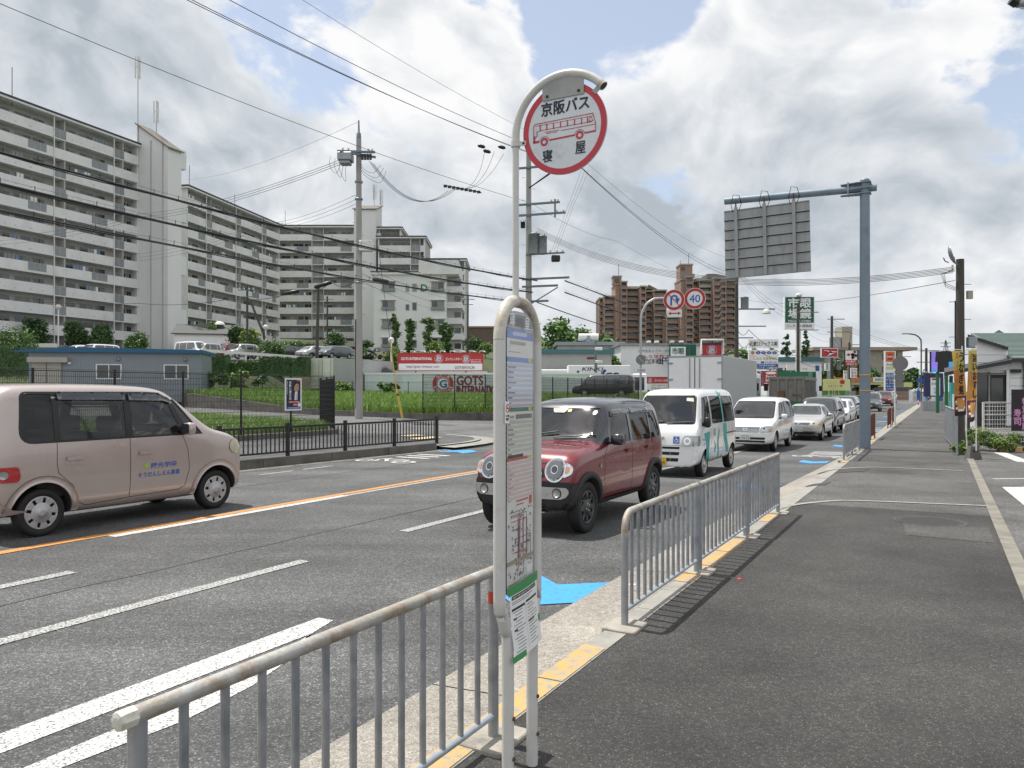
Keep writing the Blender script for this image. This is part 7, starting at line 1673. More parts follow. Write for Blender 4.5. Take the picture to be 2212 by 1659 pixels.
MB().tube([(-.32,-.1,zR(553)),(-.22,-.1,zR(557)),(-.2,-.1,zR(568)),(-.13,-.08,zR(573))],.018,'galvanised',8).build('dish_bracket',o);MB().tube([(-.40,-.15,zR(569)),(-.52,-.2,zR(567)),(-.58,-.22,zR(560))],.014,'trim_black',6).build('dish_arm',o)
for v in(577,582,587):m=MB();m.lathe([(.02,0),(.035,.03),(.02,.06)],'porcelain',8,Matrix.Translation((-.22,-.02,zR(v))));m.build('insulator',o)
MB().box((.2,-.1,zR(638)),(.13,.1,.22),'beige_render').build('junction_box',o);MB().box((.26,-.1,zR(740)),(.24,.16,.3),'galvanised').build('meter_box',o,bevel=.02)
MB().tube([(-.16,-.05,zR(650)),(-.165,-.05,.2)],.018,'trim_black',6).build('conduit',o)
for k in range(3):MB().tube([(-.16,-.05,zR(578+4*k)),(-.46-.05*k,-.05,zR(592)),(-.42,-.05,zR(612+4*k)),(-.15,-.05,zR(622+3*k))],.007,'wire_grey',5).build('wire_loop',o)
steps(o,2.6,5,.14,5)
for i,(u,vt,vb,D,lean,lab)in enumerate([(688,617,768,74,-6,'leaning dark wooden pole right of the box trailer roof'),(534,618,748,92,0,'wooden pole with white insulators left of the leaning stay'),(707,640,752,118,0,'thin wooden pole far behind the leaning dark pole'),(1011,640,745,118,-1,'wooden pole with lamp at the right end of the gable block'),(1287,738,815,84,0,'short pole with floodlights and cameras before the warehouse')]):
    b,t=P(u+lean,vb,D),P(u,vt,D);zb=min(b.z,hz(b.x,b.y)if b.x<0 else 0)-.2;o=thing('wooden_pole',lab,'pole',(b.x,b.y,zb),0,'small poles in the background');d=t-b;bt=V(d.x,0,b.z-zb+d.z)
    MB().cyl((0,0,0),bt,.2 if i==0 else .14,'dark_pole_concrete' if i<4 else 'steel_blue',8,.13).build('pole',o)
    if i in(1,2,3):m=MB();m.box(bt+V(0,-.2,-.5),(2.,.1,.1),'steel_blue');m.box(bt+V(0,-.2,-1.3),(1.6,.1,.1),'steel_blue');m.build('cross_arm',o)
    if i==1:
        for x in(-.8,-.3,.3,.8):q=MB();q.lathe([(.05,0),(.09,.1),(.05,.2),(0,.22)],'porcelain',8,Matrix.Translation(bt+V(x,-.2,-.45)));q.build('insulator',o)
    if i==4:
        for k,z in enumerate((.3,1.3,1.7)):q=MB();q.box(bt+V(.3 if k!=1 else-.6,-.2,-.5-z),(.8,.3,.3),'white_metal' if k!=1 else 'rust_paint');q.build('floodlight',o,bevel=.05)
a,b=P(541,650,92),P(573,730,92);MB().cyl((0,0,0),a-b,.16,'dark_pole_concrete',8,.12).build('pole_stay',None,'leaning wooden stay that props the pole with white insulators','pole',loc=b)
# yellow guarded stay wire
a,b=P(856,840,35.5),P(869,893,35.4);c_=P(813,500,35.3);mat('guard_yellow',(.62,.42,.08),.55,var=.12,scale=9)
o=thing('guy_wire','stay wire of the concrete pole with yellow guard at its foot','guy wire',b);MB().cyl((0,0,-.2),a-b,.05,'guard_yellow',8).build('guard',o);MB().tube([a-b,P(843,740,35.4)-b],.03,'guard_yellow',6).build('guard',o);MB().cyl(a-b,c_-b,.012,'wire_grey',5).build('wire',o);MB().cyl((a-b)*.72,(a-b)*.80,.056,'trim_black',8).build('band',o)
def cable(label,pts,r,sag=0.,mt='cable_black',name='power_line',group=None,n=22,extra=None,cat='cable'):
    """Hanging cable through the given points; sag in metres between each pair."""
    Q=[]
    for a,b in zip(pts,pts[1:]):
        for i in range(n):t=i/n;p=Vector(a).lerp(Vector(b),t);Q.append(p-V(0,0,sag*4*t*(1-t)))
    Q.append(Vector(pts[-1]));m=MB();o0=Q[0].copy();m.tube([q-o0 for q in Q],r,mt,5,True)
    if extra:extra(m,[q-o0 for q in Q])
    return m.build(name,None,label,cat,group,loc=o0)
BK=lambda z,t=18.8,s=-8:R(s,t,z) # where the lines come from, over the far pavement behind the camera
def Bp(v,u=1142,dD=0):return P(u,v,40+dD)
def hangers(m,Q): # messenger wire and hanger loops over a bundled cable
    m.tube([q+V(0,0,.11)for q in Q],.004,'wire_grey',4)
    for i in range(2,len(Q)-1):
        q=Q[i];m.tube([q+V(0,0,-.04),q+V(.035,.03,.05),q+V(.05,.0,.13)],.009,'cable_black',4)
    m.tube([q+V(.03,0,-.045+.02*math.sin(i*.9))for i,q in enumerate(Q)],.016,'cable_black',5)
cable('uppermost thick black bundled cable sagging across the flats to the power pole',[R(2,18.8,7.35),Bp(606,1160)],.034,.45,extra=hangers,group='thick black cables across the flats',n=44)
cable('middle thick black bundled cable sagging across the flats',[R(2,18.8,6.62),Bp(631,1150)],.034,.45,extra=hangers,group='thick black cables across the flats',n=44)
cable('lowest and thinnest black bundled cable crossing the flats, with a splice case',[R(2,18.8,5.95),Bp(653,1146)],.022,.40,extra=hangers,group='thick black cables across the flats',n=44)
def splice(label,u0,v0,u1,v1,D,r):a,b=P(u0,v0,D),P(u1,v1,D);m=MB();d=b-a;m.tube([V(0,0,0),d*.06,d*.94,d],[r*.5,r,r,r*.5],'trim_black',10);m.build('splice_case',None,label,'splice case',loc=a)
splice('black splice case on the cable right of the concrete pole',805,603,840,610,33.5,.10);splice('black splice case left of the concrete pole on the branch cable',679,621,717,609,45,.12);splice('black splice case at the lower left end of the branch cable',612,635,647,628,50,.12)
cable('branch cable with two splice cases running left from the concrete pole',[P(775,602,35.2),P(716,609,45),P(646,628,50),P(500,645,62),P(300,655,70),P(-20,640,72)],.022,.3)
for k,(v0,u1,v1)in enumerate([(606,1577,705),(631,1577,728),(653,1500,742)]):
    cable(['upper black bundled cable from the bus stop pole to the dark pole','middle black bundled cable from the bus stop pole to the dark pole','lower black bundled cable running down behind the red and blue signs'][k],[Bp(v0,1160+60*(k<2)),P(u1,v1,85)],.03,.5,extra=hangers if k<2 else None,group='black cables right of the bus stop',n=30)
    if k<2:cable(['upper black cable dropping from the dark pole to the stacked signs','lower black cable dropping from the dark pole to the stacked signs'][k],[P(1590,705+22*k,85),P(1617,712+30*k,88),P(1724,768+10*k,100),P(1797,776+8*k,125)],.03,.8,group='cables along the far shops')
for k,(z,t)in enumerate([(13.3,18.6),(13.25,18.9),(13.7,18.2)]):
    cable(['left high voltage line of the close pair in the sky','right high voltage line of the close pair in the sky','single high voltage line right of the close pair'][k],[R(-8,t,z+.2),P((1142,1150,1166)[k],(330,331,322)[k],40)],.012,1.0,'cable_black',group='high voltage lines across the sky',n=40)
cable('thinnest uppermost line across the left sky',[R(-8,17.2,15.5),P(1150,288,40)],.007,1.0,'wire_grey',group='high voltage lines across the sky',n=40)
cable('lowest sky line that passes behind the concrete pole top',[R(-8,20.8,12.2),P(1142,437,40)],.010,.9,'wire_grey',group='high voltage lines across the sky',n=40)
for k in range(3):
    cable('thin line of the three running from the switch box down to the left',[poA.location+V(-.7,-.2,zA(346+5*k)),P(300-6*k,462+7*k,62),P(-60,512+9*k,75)],.012,.5,'wire_grey',group='three lines left of the switch box')
    cable('line of the three drooping from the concrete pole to the junction in mid air',[poA.location+V(.5+.1*k,-.2,zA(350+3*k)),P(968+8*k,412-2*k,38)],.011,1.1,'cable_black',group='three lines right of the switch box')
    cable('curved jumper climbing from the junction in mid air to the upper lines',spline([P(975+12*k,410,38),P(1012+10*k,404-2*k,38.2),P(1036+14*k,370,38.6),P(1048+20*k,322+5*k,39)],6),.010,0,'cable_black',group='curved jumpers left of the bus stop sign',n=2)
    cable('thin low line of the three leaving the concrete pole to the left',[poA.location+V(-.15,0,zA(421+10*k)),P(560,484+6*k,52),P(300,548+8*k,62)],.008,.3,'wire_grey',group='low lines left of the concrete pole')
m=MB();o0=P(985,408,38)
for k in range(9):q=P(962+9*k,402+1.6*k,38)-o0;m.box(q,(.16,.1,.12),'trim_black')
m.tube([P(958,400,38)-o0,P(1040,416,38)-o0],.03,'trim_black',6);m.build('line_junction',None,'black line junction hanging in mid air left of the bus stop sign','line junction',loc=o0)
for k,(u,v)in enumerate([(1040,316),(1052,327),(1084,318)]):m=MB();m.tube([V(-.2,0,.05),V(-.12,0,.03),V(.12,0,-.03),V(.2,0,-.05)],[.02,.09,.09,.02],'trim_black',8);m.build('line_clamp',None,['leftmost black clamp on the high voltage lines','lower black clamp on the high voltage lines','rightmost black clamp beside the bus stop sign pole'][k],'line clamp','clamps on the high voltage lines',loc=P(u,v,39))
for k in range(3):
    m=MB();m.tube(spline([V(0,0,0),V(-.15,0,-.35),V(-.35+.1*k,0,-.75-.1*k),V(-.62+.1*k,0,-.4),V(-.6+.1*k,0,.02)],5),.009,'wire_grey',5);m.build('jumper_loop',poA,loc=V(-.62+.12*k,-.35,zA(344+4*k)))
    m=MB();m.tube(spline([V(0,0,0),V(.2,0,-.4),V(.6+.15*k,0,-.55-.1*k),V(.95+.12*k,0,-.2)],5),.009,'wire_grey',5);m.build('jumper_loop',poA,loc=V(.1,-.2,zA(350+6*k)))
cable('thin ground wire from the concrete pole tip to the far left flats',[poA.location+V(0,0,hA+.8),P(400,388,75)],.007,.6,'wire_grey')
zr=[(1255,362,40,1590,600,85),(1252,358,40,1590,592,85),(1268,352,40,1592,560,85)]
for k,(u0,v0,D0,u1,v1,D1)in enumerate(zr):cable(['thicker line from the bus stop pole arm down to the dark pole','second line from the bus stop pole arm down to the dark pole','thin upper line from behind the round sign down to the dark pole'][k],[P(u0,v0,D0),P(u1,v1,D1)],(.016,.014,.008)[k],1.0,'cable_black' if k<2 else 'wire_grey',group='lines falling right of the round sign')
for k in range(5):
    cable('one of five slack lines from the bus stop pole to the satellite dish',[P(1160,492+3*k,40),poR.location+V(-.2,0,zR(577+3*k))],.009,1.25,'wire_grey',group='five slack lines across the road')
cable('single low line crossing from the dark pole to the satellite dish pole',[P(1590,640,85),poR.location+V(-.15,0,zR(606))],.010,.7,'wire_grey')
cable('line with a bird perched on it running right from the bus stop pole',[P(1150,440,40),P(1330,520,52),P(1591,640,85)],.008,.3,'wire_grey')
for k in range(3):
    cable('steep thin line of the three dropping from the arm to the transformer arm',[P(1262-8*k+10,366,40),P(1240-8*k,440+6*k,40.2),P(1190-5*k+8,552,40)],.006,.05,'wire_grey',group='steep lines right of the bus stop pole')
    cable('line of the three descending from the dark pole past the optician sign',[P(1595,585+5*k,85),P(1724,672+12*k,100),P(1797,705+16*k,125),P(1835,745+10*k,140)],.014,.9,'wire_grey',group='lines along the far shops')
    cable('thin line of the three in the far sky right of the big sign pole',[P(1797,690+6*k,125),P(2001,757+2*k,120),P(2150,745+5*k,110)],.02,.5,'wire_grey',group='far lines above the road end')
    cable('slack line of the three hanging from the concrete pole across the gable block',[P(780,572+18*k,35.2),P(1010,640+14*k,118)],.012,.8,'wire_grey',group='slack lines across the gable block')
# ------------------------------------------------------------------ big overhead sign seen from behind
mat('pole_bluegrey',(.20,.255,.31),.5,metal=.25,var=.08,scale=6,stain=((.13,.165,.20),3,.5,.8));mat('alu_panel',(.33,.34,.345),.5,metal=.35,var=.07,scale=3,stretch=(3,3,.6),stain=((.21,.215,.215),1.8,.5,.8));mat('band_yellow',(.62,.38,.04),.5,var=.1,scale=15)
b=R(23.4,1.82);o=thing('sign_gantry','tall blue-grey pole with a long arm over the road','sign pole',b,heading(True)) # local x along the road, y to its left
MB().cyl((0,0,-.2),(0,0,7.45),.148,'pole_bluegrey',28,.125).build('pole',o);MB().lathe([(.125,7.45),(.11,7.48),(0,7.49)],'pole_bluegrey',24).build('pole_cap',o)
MB().cyl((0,-.30,7.22),(0,3.85,7.33),.105,'pole_bluegrey',20).build('arm',o)
m=MB()
for z in(7.08,7.22,7.38):m.prism([(-.16,-.16),(.16,-.16),(.16,.2),(.07,.62),(-.07,.62),(-.16,.2)],z-.012,z+.012,'pole_bluegrey')
m.bx((-.13,.4,7.06),(.13,.44,7.42),'galvanised');m.build('arm_bracket',o)
for z in(1.62,2.05):m=MB();m.lathe([(.1485,0),(.150,0),(.149,.035),(.147,.035)],'band_yellow',28,Matrix.Translation((0,0,z-.02)));m.build('band',o)
T=Matrix.Translation((0,1.40,5.0));pw_,ph_=2.42,2.04
sg_=thing('road_sign','large road sign hung under the arm, its ribbed aluminium back showing','road sign',b,heading(True))
M=basis((-.05,1.40+pw_,4.98),(0,-1,.02),(-1,0,0))
m=MB();m.prism([(0,0),(pw_,0),(pw_,ph_),(0,ph_)],-.03,0,'alu_panel',M);m.rect(-0.0,0,pw_,ph_,-.034,'shed_blue',M);m.build('panel',sg_)
for k in range(1,7):m=MB();m.bx((0.003,ph_*k/7-.012,.002),(pw_-.003,ph_*k/7+.028,.06),'alu_panel',M);m.bx((.004,ph_*k/7-.032,.001),(pw_-.004,ph_*k/7-.0125,.02),'board_dark',M);m.build('rib',sg_)  # dark strip below each rib paints in its shadow line
for z in(.006,ph_-.03):MB().bx((0,z,.002),(pw_,z+.026,.03),'alu_panel',M).build('edge_strip',sg_)
for x in(.36,1.18,2.0):MB().bx((x-.045,.01,.037),(x+.045,ph_+.06,.10),'alu_panel',M).build('stiffener',sg_);MB().bx((x-.018,ph_+.06,.04),(x+.018,ph_+.24,.075),'rust_spot',M).build('hanger',sg_)
for x in(.36,1.18,2.0):
    MB().tube([M@V(x-.1,ph_-.05,.02),M@V(x-.13,ph_+.12,.1),M@V(x-.05,ph_+.42,.15),M@V(x+.1,ph_+.40,.05),M@V(x+.16,ph_+.14,.05),M@V(x+.08,ph_-.03,.02)],.010,'cable_black',6).build('safety_wire',sg_)
# regulatory signs on a curved pole
mat('reg_red',(.42,.022,.02),.4,var=.06);mat('reg_blue',(.015,.085,.36),.4,var=.05);mat('reg_white',(.66,.68,.69),.4,var=.03);mat('disc_grey',(.19,.185,.18),.6,var=.12,scale=6);mat('pole_grey',(.40,.42,.43),.45,metal=.3,var=.06)
p0=P(1384,850,38.5);p0.z=.05;o=thing('sign_post','curved grey signpost behind the white van','sign post',p0,0)
pts=[(0,0,-.2),(0,0,3.2),(0,0,4.9),(.05,0,5.4),(.25,0,5.85),(.55,0,6.1),(.95,0,6.2),(2.8,0,6.2)];MB().tube(spline(pts,5),.058,'pole_grey',12).build('pole',o)
def rsign(name,label,u,v,r,draw,D=38.3,ang=-TH,back=False):
    p=P(u,v,D);M=face_at((0,0,0),ang*.6);m=MB();m.prism(arc((0,0),r,0,352,44),-.02,0,'reg_white' if not back else 'disc_grey',M);draw(m,M,r);return m.build(name,None,label,'road sign','signs on the curved post',loc=p)
def no_uturn(m,M,r):
    m.disc((0,0),r*.96,.003,'reg_red',M,44,r*.70);z=.006
    m.add([(-.52*r-.05,.52*r+.04,z),(-.52*r+.05,.52*r+.14*0,z),(.52*r+.05,-.52*r-.04,z),(.52*r-.05,-.52*r,z)],[(0,3,2,1)],'reg_red',M)
    A_=arc((.02*r,.12*r),.36*r,0,180,14);B_=arc((.02*r,.12*r),.20*r,180,0,14);m.flat(A_+B_,.009,'reg_blue',M);m.rect(-.34*r,-.52*r,-.18*r,.12*r,.009,'reg_blue',M);m.flat([(.10*r,.12*r),(.56*r,.12*r),(.32*r,-.34*r)],.009,'reg_blue',M)
rsign('no_turn_sign','round no U-turn sign on the curved signpost',1456,648,.525,no_uturn)
def forty(m,M,r):m.disc((0,0),r*.96,.003,'reg_red',M,44,r*.70);m.text('40',0,0,r*.98,r*.72,.006,'reg_blue',M,.012)
rsign('speed_limit_sign','round speed limit 40 sign on the curved signpost',1501,645,.53,forty)
p=P(1457,677,38.3);M=face_at((0,0,0),-TH*.6);m=MB();m.prism(rpoly([(-.36,-.19),(.36,-.19),(.36,.19),(-.36,.19)],.03),-.02,0,'reg_white',M)
m.flat([(-.32,0),(-.17,.09),(-.17,.03),(.17,.03),(.17,.09),(.32,0),(.17,-.09),(.17,-.03),(-.17,-.03),(-.17,-.09)],.003,'reg_red',M);m.build('arrow_plate',None,'small white plate with a red double arrow under the no U-turn sign','road sign','signs on the curved post',loc=p)
def slash(m,M,r):m.add([(-.68*r,.60*r,.003),(-.60*r,.68*r,.003),(.68*r,-.60*r,.003),(.60*r,-.68*r,.003)],[(0,3,2,1)],'alu_frame',M)
rsign('faded_sign','faded grey round sign low on the curved signpost',1384.5,777,.25,slash,38.4,0,True)
p=P(1385,800,38.4);M=face_at((0,0,0),0);m=MB();m.prism([(-.22,-.09),(.22,-.09),(.22,.09),(-.22,.09)],-.01,0,'reg_white',M)
m.text('自動車',0,0,.36,.11,.003,'print_black',M);m.build('vehicle_plate',None,'small white plate reading 自動車 under the faded round sign','road sign','signs on the curved post',loc=p)
# thin white signpost with grey disc backs
p0=R(39.9,1.83);o=thing('sign_post','thin white signpost carrying grey sign backs beside the brown railing','sign post',p0,0);MB().cyl((0,0,-.1),(0,0,3.15),.036,'white_metal',12).build('pole',o)
M=face_at((0,0,0),-.35)
m=MB();m.prism(arc((.22,2.88),.33,0,350,36),.05,.065,'disc_grey',M);m.build('sign_back',o);MB().prism(arc((.19,2.25),.22,0,350,30),.05,.065,'disc_grey',M).build('sign_back',o);MB().prism([(-.02,2.44),(.42,2.44),(.42,2.56),(-.02,2.56)],.05,.06,'disc_grey',M).build('sign_back',o);MB().prism([(.02,1.80),(.36,1.80),(.36,2.04),(.02,2.04)],.05,.06,'disc_grey',M).build('sign_back',o)
for z in(3.02,2.72,2.5,2.3,2.0):MB().bx((-.05,z-.012,.02),(.42,z+.012,.045),'alu_frame',M).build('clamp',o)
# street lamps
mat('lamp_pole_brown',(.13,.115,.10),.5,metal=.2,var=.1)
p0=R(93,1.75);o=thing('street_lamp','grey street lamp with a bent arm at the far pavement','street lamp',p0,0);MB().tube(spline([(0,0,-.1),(0,0,3),(0,0,6.6),(-.12,0,7.2),(-.6,0,7.6),(-1.3,0,7.72)],5),.075,'lamp_pole_brown',10).build('pole',o);MB().box((-1.65,0,7.74),(.8,.25,.13),'galvanised').build('lamp_head',o,bevel=.03)
MB().bx((-.5,-.1,2.55),(.4,-.05,2.95),'reg_blue').build('sign_plate',o)
p0=R(92,2.0);m=MB();mat('bollard_red',(.42,.05,.07),.5)
for k in range(4):m.cyl((0,0,.2*k),(0,0,.2*k+.2),.09,'bollard_red' if k%2 else 'white_metal',12)
m.build('bollard',None,'small red and white banded bollard at the foot of the far street lamp','bollard',loc=p0)
p0=P(2300,600,10.0);p0.z=0;o=thing('street_lamp','lamp arm poking into the top right corner of the view','street lamp',p0,0);MB().tube([(0,0,0),(0,0,6.3),(-.2,0,6.65),(-.62,0,6.64)],.05,'galvanised',10).build('pole',o);MB().tube([(-.62,0,6.64),(-.70,0,6.69)],.06,'trim_black',10).build('lamp_head',o)
MB().tube(spline([(-.66,0,6.66),(-.55,0,6.58),(-.35,0,6.6),(-.1,0,6.62)],5),.012,'white_metal',6).build('cable',o)
# globe lamps in the lot
for i,(u,v,D,lab)in enumerate([(126,663,92,'white globe lamp between the dark round trees'),(574,707,92,'white globe lamp beside the leaning pole stay'),(845,735,80,'tiny globe lamp left of the gable block trees')]):
    b=P(u,v,D);zb=hz(b.x,b.y);o=thing('globe_lamp',lab,'lamp',(b.x,b.y,zb),0,'globe lamps by the flats');h=b.z-zb;MB().cyl((0,0,-.2),(0,0,h-.25),.08,'white_metal',8).build('pole',o);MB().lathe([(0,h-.33),(.2,h-.27),(.33,h-.05),(.30,h+.15),(.16,h+.28),(0,h+.31)],'porcelain',16).build('globe',o)
# ------------------------------------------------------------------ shop signs and billboards
for k,c in dict(shop_red=(.44,.03,.035),shop_green=(.008,.10,.06),shop_maroon=(.20,.02,.055),shop_blue=(.015,.10,.34),shop_white=(.80,.81,.81),shop_orange=(.62,.16,.03),shop_navy=(.02,.025,.09),lime_yellow=(.60,.62,.26),truck_green=(.06,.20,.04),dump_green=(.01,.13,.06),shop_cream=(.66,.60,.38),tan_gold=(.55,.33,.10)).items():mat(k,c,.45,var=.05,scale=3)
mat('container_pale',(.62,.68,.69),.5,var=.06,scale=.5,stain=((.42,.46,.46),.5,.5,.8),stretch=(1,1,.3));mat('panel_cream',(.68,.68,.60),.5,var=.05,scale=1,stain=((.36,.35,.3),1.2,.55,.8));mat('box_grey',(.36,.37,.37),.45,var=.06,scale=.7,metal=.1)
def logo(m,M,cx,cy,r,z=.004):
    m.disc((cx,cy),r,z,'shop_white',M,36);m.disc((cx,cy),r*.97,z+.004,'shop_red',M,36,r*.60);m.disc((cx,cy),r*.56,z+.004,'shop_navy',M,36,r*.50)
    m.text('G',cx+r*.02,cy,r*.62,r*.66,z+.008,'reg_blue',M,.05)
    for body,a0,a1 in(('GOTS',128,52),('RENTACAR',205,335)):
        n=len(body)
        for i,ch in enumerate(body):
            a=math.radians(a0+(a1-a0)*i/(n-1));up=a0<180;T=M@Matrix.Translation((cx+r*.78*math.cos(a),cy+r*.78*math.sin(a),0))@Matrix.Rotation(a-math.pi/2 if up else a+math.pi/2,4,'Z')
            m.text(ch,0,0,r*(.24 if up else .15),r*.22,z+.008,'shop_white',T,.04)
def board(name,label,u0,u1,v0,v1,D,draw,mt='shop_white',thick=.25,posts=(),frame=None,zg=-.1,cat='sign',group=None,ang=0.,post_r=.09,post_mt='galvanised'):
    c=P((u0+u1)/2,(v0+v1)/2,D);w=(u1-u0)/F*D;h=(v1-v0)/F*D;o=thing(name,label,cat,c,ang,group);M=basis((0,0,0),(1,0,0),(0,-1,0));m=MB()
    m.prism([(-w/2,-h/2),(w/2,-h/2),(w/2,h/2),(-w/2,h/2)],-thick,0,mt,M);draw(m,M,w,h);m.build('panel',o)
    if frame:
        for x0,y0,x1,y1 in((-w/2-.08,h/2,w/2+.08,h/2+.08),(-w/2-.08,-h/2-.08,w/2+.08,-h/2),(-w/2-.08,-h/2,-w/2,h/2),(w/2,-h/2,w/2+.08,h/2)):MB().bx((x0,y0,-thick),(x1,y1,.03),frame,M).build('frame',o)
    for x in posts:MB().cyl((x*w,thick+.1,zg-c.z),(x*w,thick+.1,-h/2+(h if abs(x)<.49 else h)),post_r,post_mt,10).build('post',o)
    return o,w,h
def d1(m,M,w,h):
    m.rect(-w/2,-h*.10,w/2,h/2,.004,'shop_red',M);m.text('GOTS INTERNATIONAL',-w*.285,h*.20,w*.37,h*.16,.01,'shop_white',M,.03)
    logo(m,M,-w*.02,h*.20,h*.26,.012);m.text('ゴッツレンタカー',w*.155,h*.18,w*.19,h*.18,.01,'shop_white',M,.02,.15);logo(m,M,w*.305,h*.18,h*.25,.012)
    m.text('http://gots-rentacar.com',w*.415,h*.14,w*.14,h*.08,.01,'shop_white',M);m.text('072-812-1555',w*.425,h*.02,w*.12,h*.10,.01,'shop_white',M,.02)
    m.text('http://gots-rentacar.com',-w*.21,-h*.29,w*.39,h*.19,.01,'shop_maroon',M,.01);m.text('GOTS RENTACAR',w*.29,-h*.33,w*.24,h*.16,.01,'shop_maroon',M,.02);m.rect(-w/2,-h*.11,w/2,-h*.095,.008,'shop_white',M)
o,w,h=board('billboard','long red and white rental car billboard with floodlights on a low office',861,1042,764,800,78,d1,frame='reg_red',posts=(-.3,.3))
for k in range(9):x=-w*.47+w*.94*k/8;m=MB();m.tube([(x,.1,h/2),(x,-.4,h/2+.25),(x+.5,-.7,h/2+.22)],.03,'white_metal',5);m.lathe([(.05,.12),(.16,0),(0,.0)],'white_metal',10,Matrix.Translation((x+.5,-.7,h/2+.12)));m.build('floodlight',o)
p=P(862,802,80);o=thing('office','low white site office under the red rental billboard','building',(p.x,p.y,.2),0);m=MB();m.bx((0,0,-1),(8.8,4,p.z-.4),'shop_white');m.build('wall',o);m=MB();m.bx((-.3,-.3,p.z-.397),(9.1,4.2,p.z-.2),'hall_white');m.build('roof',o)
for k in range(5):m=MB();m.bx((.6+1.65*k,-.05,p.z-1.5),(1.6+1.65*k,-.004,p.z-.7),'window_dark');m.build('window',o)
p=P(833,806,77);o=thing('gable_roof_hut','little grey gabled roof hut left of the billboard','hut',(p.x,p.y,.5),0);m=MB();m.prism([(-1.6,2.6),(1.6,2.6),(0,3.5)],-3,0,'hall_roof',basis((0,0,0),(1,0,0),(0,-1,0)));m.build('roof',o);MB().bx((-1.4,.1,-.6),(1.4,2.9,2.597),'hall_white').build('wall',o)
# long pale container wall with the roundel
a,b=P(788,806,74),P(1297,811,74);o=thing('container_wall','long pale blue container wall with a red roundel and red lettering','container',(a.x,74,.7),0);w=b.x-a.x;h=a.z-.7;M=basis((0,0,0),(1,0,0),(0,-1,0))
m=MB();m.bx((0,0,-.6),(w,2.4,h),'container_pale');m.bx((-.05,-.06,h-.14),(w+.05,-.003,h+.04),'shop_white')
for k in range(int(w/.6)):m.bx((.25+k*.6,-.025,-.6),(.33+k*.6,-.002,h-.15),'container_pale')
m.build('wall',o);m=MB();ul=lambda u:(u-U0)/F*74-a.x;vl=lambda v:EYE+(V0-v)/F*74-.7
logo(m,M,ul(957),vl(829),1.06,.035);m.text('GOTS',ul(1015),vl(822),2.5,.85,.04,'shop_maroon',M,.06);m.text('INTERNATIONAL',ul(1044),vl(843),5.1,.85,.04,'shop_maroon',M,.05);m.build('lettering',o)
# box trailer by the hedges, logistics trailer
def trailer(label,u0,u1,D,vt,zb,wd,ang,skin='box_grey',door='panel_cream',name='box_trailer'):
    p=P(u0,vt,D);o=thing(name,label,'trailer',(p.x,p.y,zb),ang);h=p.z-zb;L_=u1
    m=MB();m.bx((0,.06,.9),(wd,L_,h),skin);m.build('box',o)
    for k in range(2):MB().bx((.05+k*wd/2,0,.95),(wd/2-.03+k*wd/2,.055,h-.08),door).build('door',o)
    for x in(.25,wd/2-.2,wd/2+.2,wd-.25):MB().cyl((x,-.03,1.),(x,-.03,h-.1),.025,'galvanised',6).build('lock_rod',o)
    for x,y in((.25,L_*.25),(wd-.25,L_*.25)):m=MB();m.cyl((x-.12,y,.5),(x+.12,y,.5),.5,'dark_rubber',18);m.build('wheel',o)
    m=MB();m.bx((.1,.2,.6),(wd-.1,L_-.2,.897),'trim_black');m.build('chassis',o);return o
trailer('white box trailer with cream double doors beside the dark hedge',667,10.,71,774,.9,2.75,-.42)
p=P(1228,789,84);o=thing('box_truck','white logistics truck with blue lettering behind the container wall','truck',(p.x,p.y,0),0);h=p.z;ul=lambda u:(u-U0)/F*84-p.x;M=basis((0,0,0),(1,0,0),(0,-1,0))
m=MB();m.bx((0,0,.9),(ul(1362),2.5,h),'shop_white');m.build('box',o,bevel=.04);m=MB();m.bx((ul(1363),.1,.5),(ul(1398),2.4,h-.9),'shop_white');m.build('cab',o,bevel=.12)
m=MB();m.text('KINKI',ul(1280),h-.42,2.2,.38,.02,'print_black',M,.03,.25);m.text('Logics',ul(1291),h-1.05,4.6,.85,.02,'shop_navy',M,.07,.2);m.disc((ul(1306),h-.62),.18,.02,'reg_blue',M,16);m.disc((ul(1300),h-.75),.1,.02,'decal_teal',M,12);m.build('lettering',o)
for x in(1.2,ul(1340),ul(1385)):MB().cyl((x,.1,.45),(x,.45,.45),.45,'dark_rubber',18).build('wheel',o)
m=MB();m.bx((ul(1370),.08,1.7),(ul(1392),.098,h-1.3),'window_dark');m.build('side_window',o);MB().box((-2.2,1,h-1.0),(4.2,1.6,1.1),'shop_white').build('refrigeration_unit',o,bevel=.08)
# warehouses
mat('ware_grey',(.40,.41,.385),.6,var=.05,scale=.4,stain=((.28,.28,.26),.3,.5,.8));mat('roof_teal',(.05,.16,.18),.5,var=.08)
def shed(name,label,u0,u1,vt,D,depth,wall,trim,ribs=True,dh=.5,cat='warehouse'):
    a,b=P(u0,vt,D),P(u1,vt,D);o=thing(name,label,cat,(a.x,D,0),0);w=b.x-a.x;h=a.z;m=MB();m.bx((0,0,-1),(w,depth,h),wall)
    if ribs:
        for k in range(int(w/.8)):m.bx((.3+k*.8,-.04,-1),(.42+k*.8,-.002,h-.05),wall)
    m.build('wall',o);m=MB();m.bx((-.3,-.4,h+.003),(w+.3,depth+.3,h+dh),trim);m.build('roof',o);return o,w,h
o,w,h=shed('warehouse','long grey ribbed warehouse with roof vents behind the teal roofed store',1205,1345,746,112,20,'ware_grey','galvanised')
MB().cyl((w*.5,3,h+.4),(w*.5,3,h+1.6),.6,'galvanised',12).build('roof_vent',o);MB().cyl((w*.35,3,h+1.4),(w*.66,3,h+1.4),.55,'white_metal',12).build('roof_vent',o)
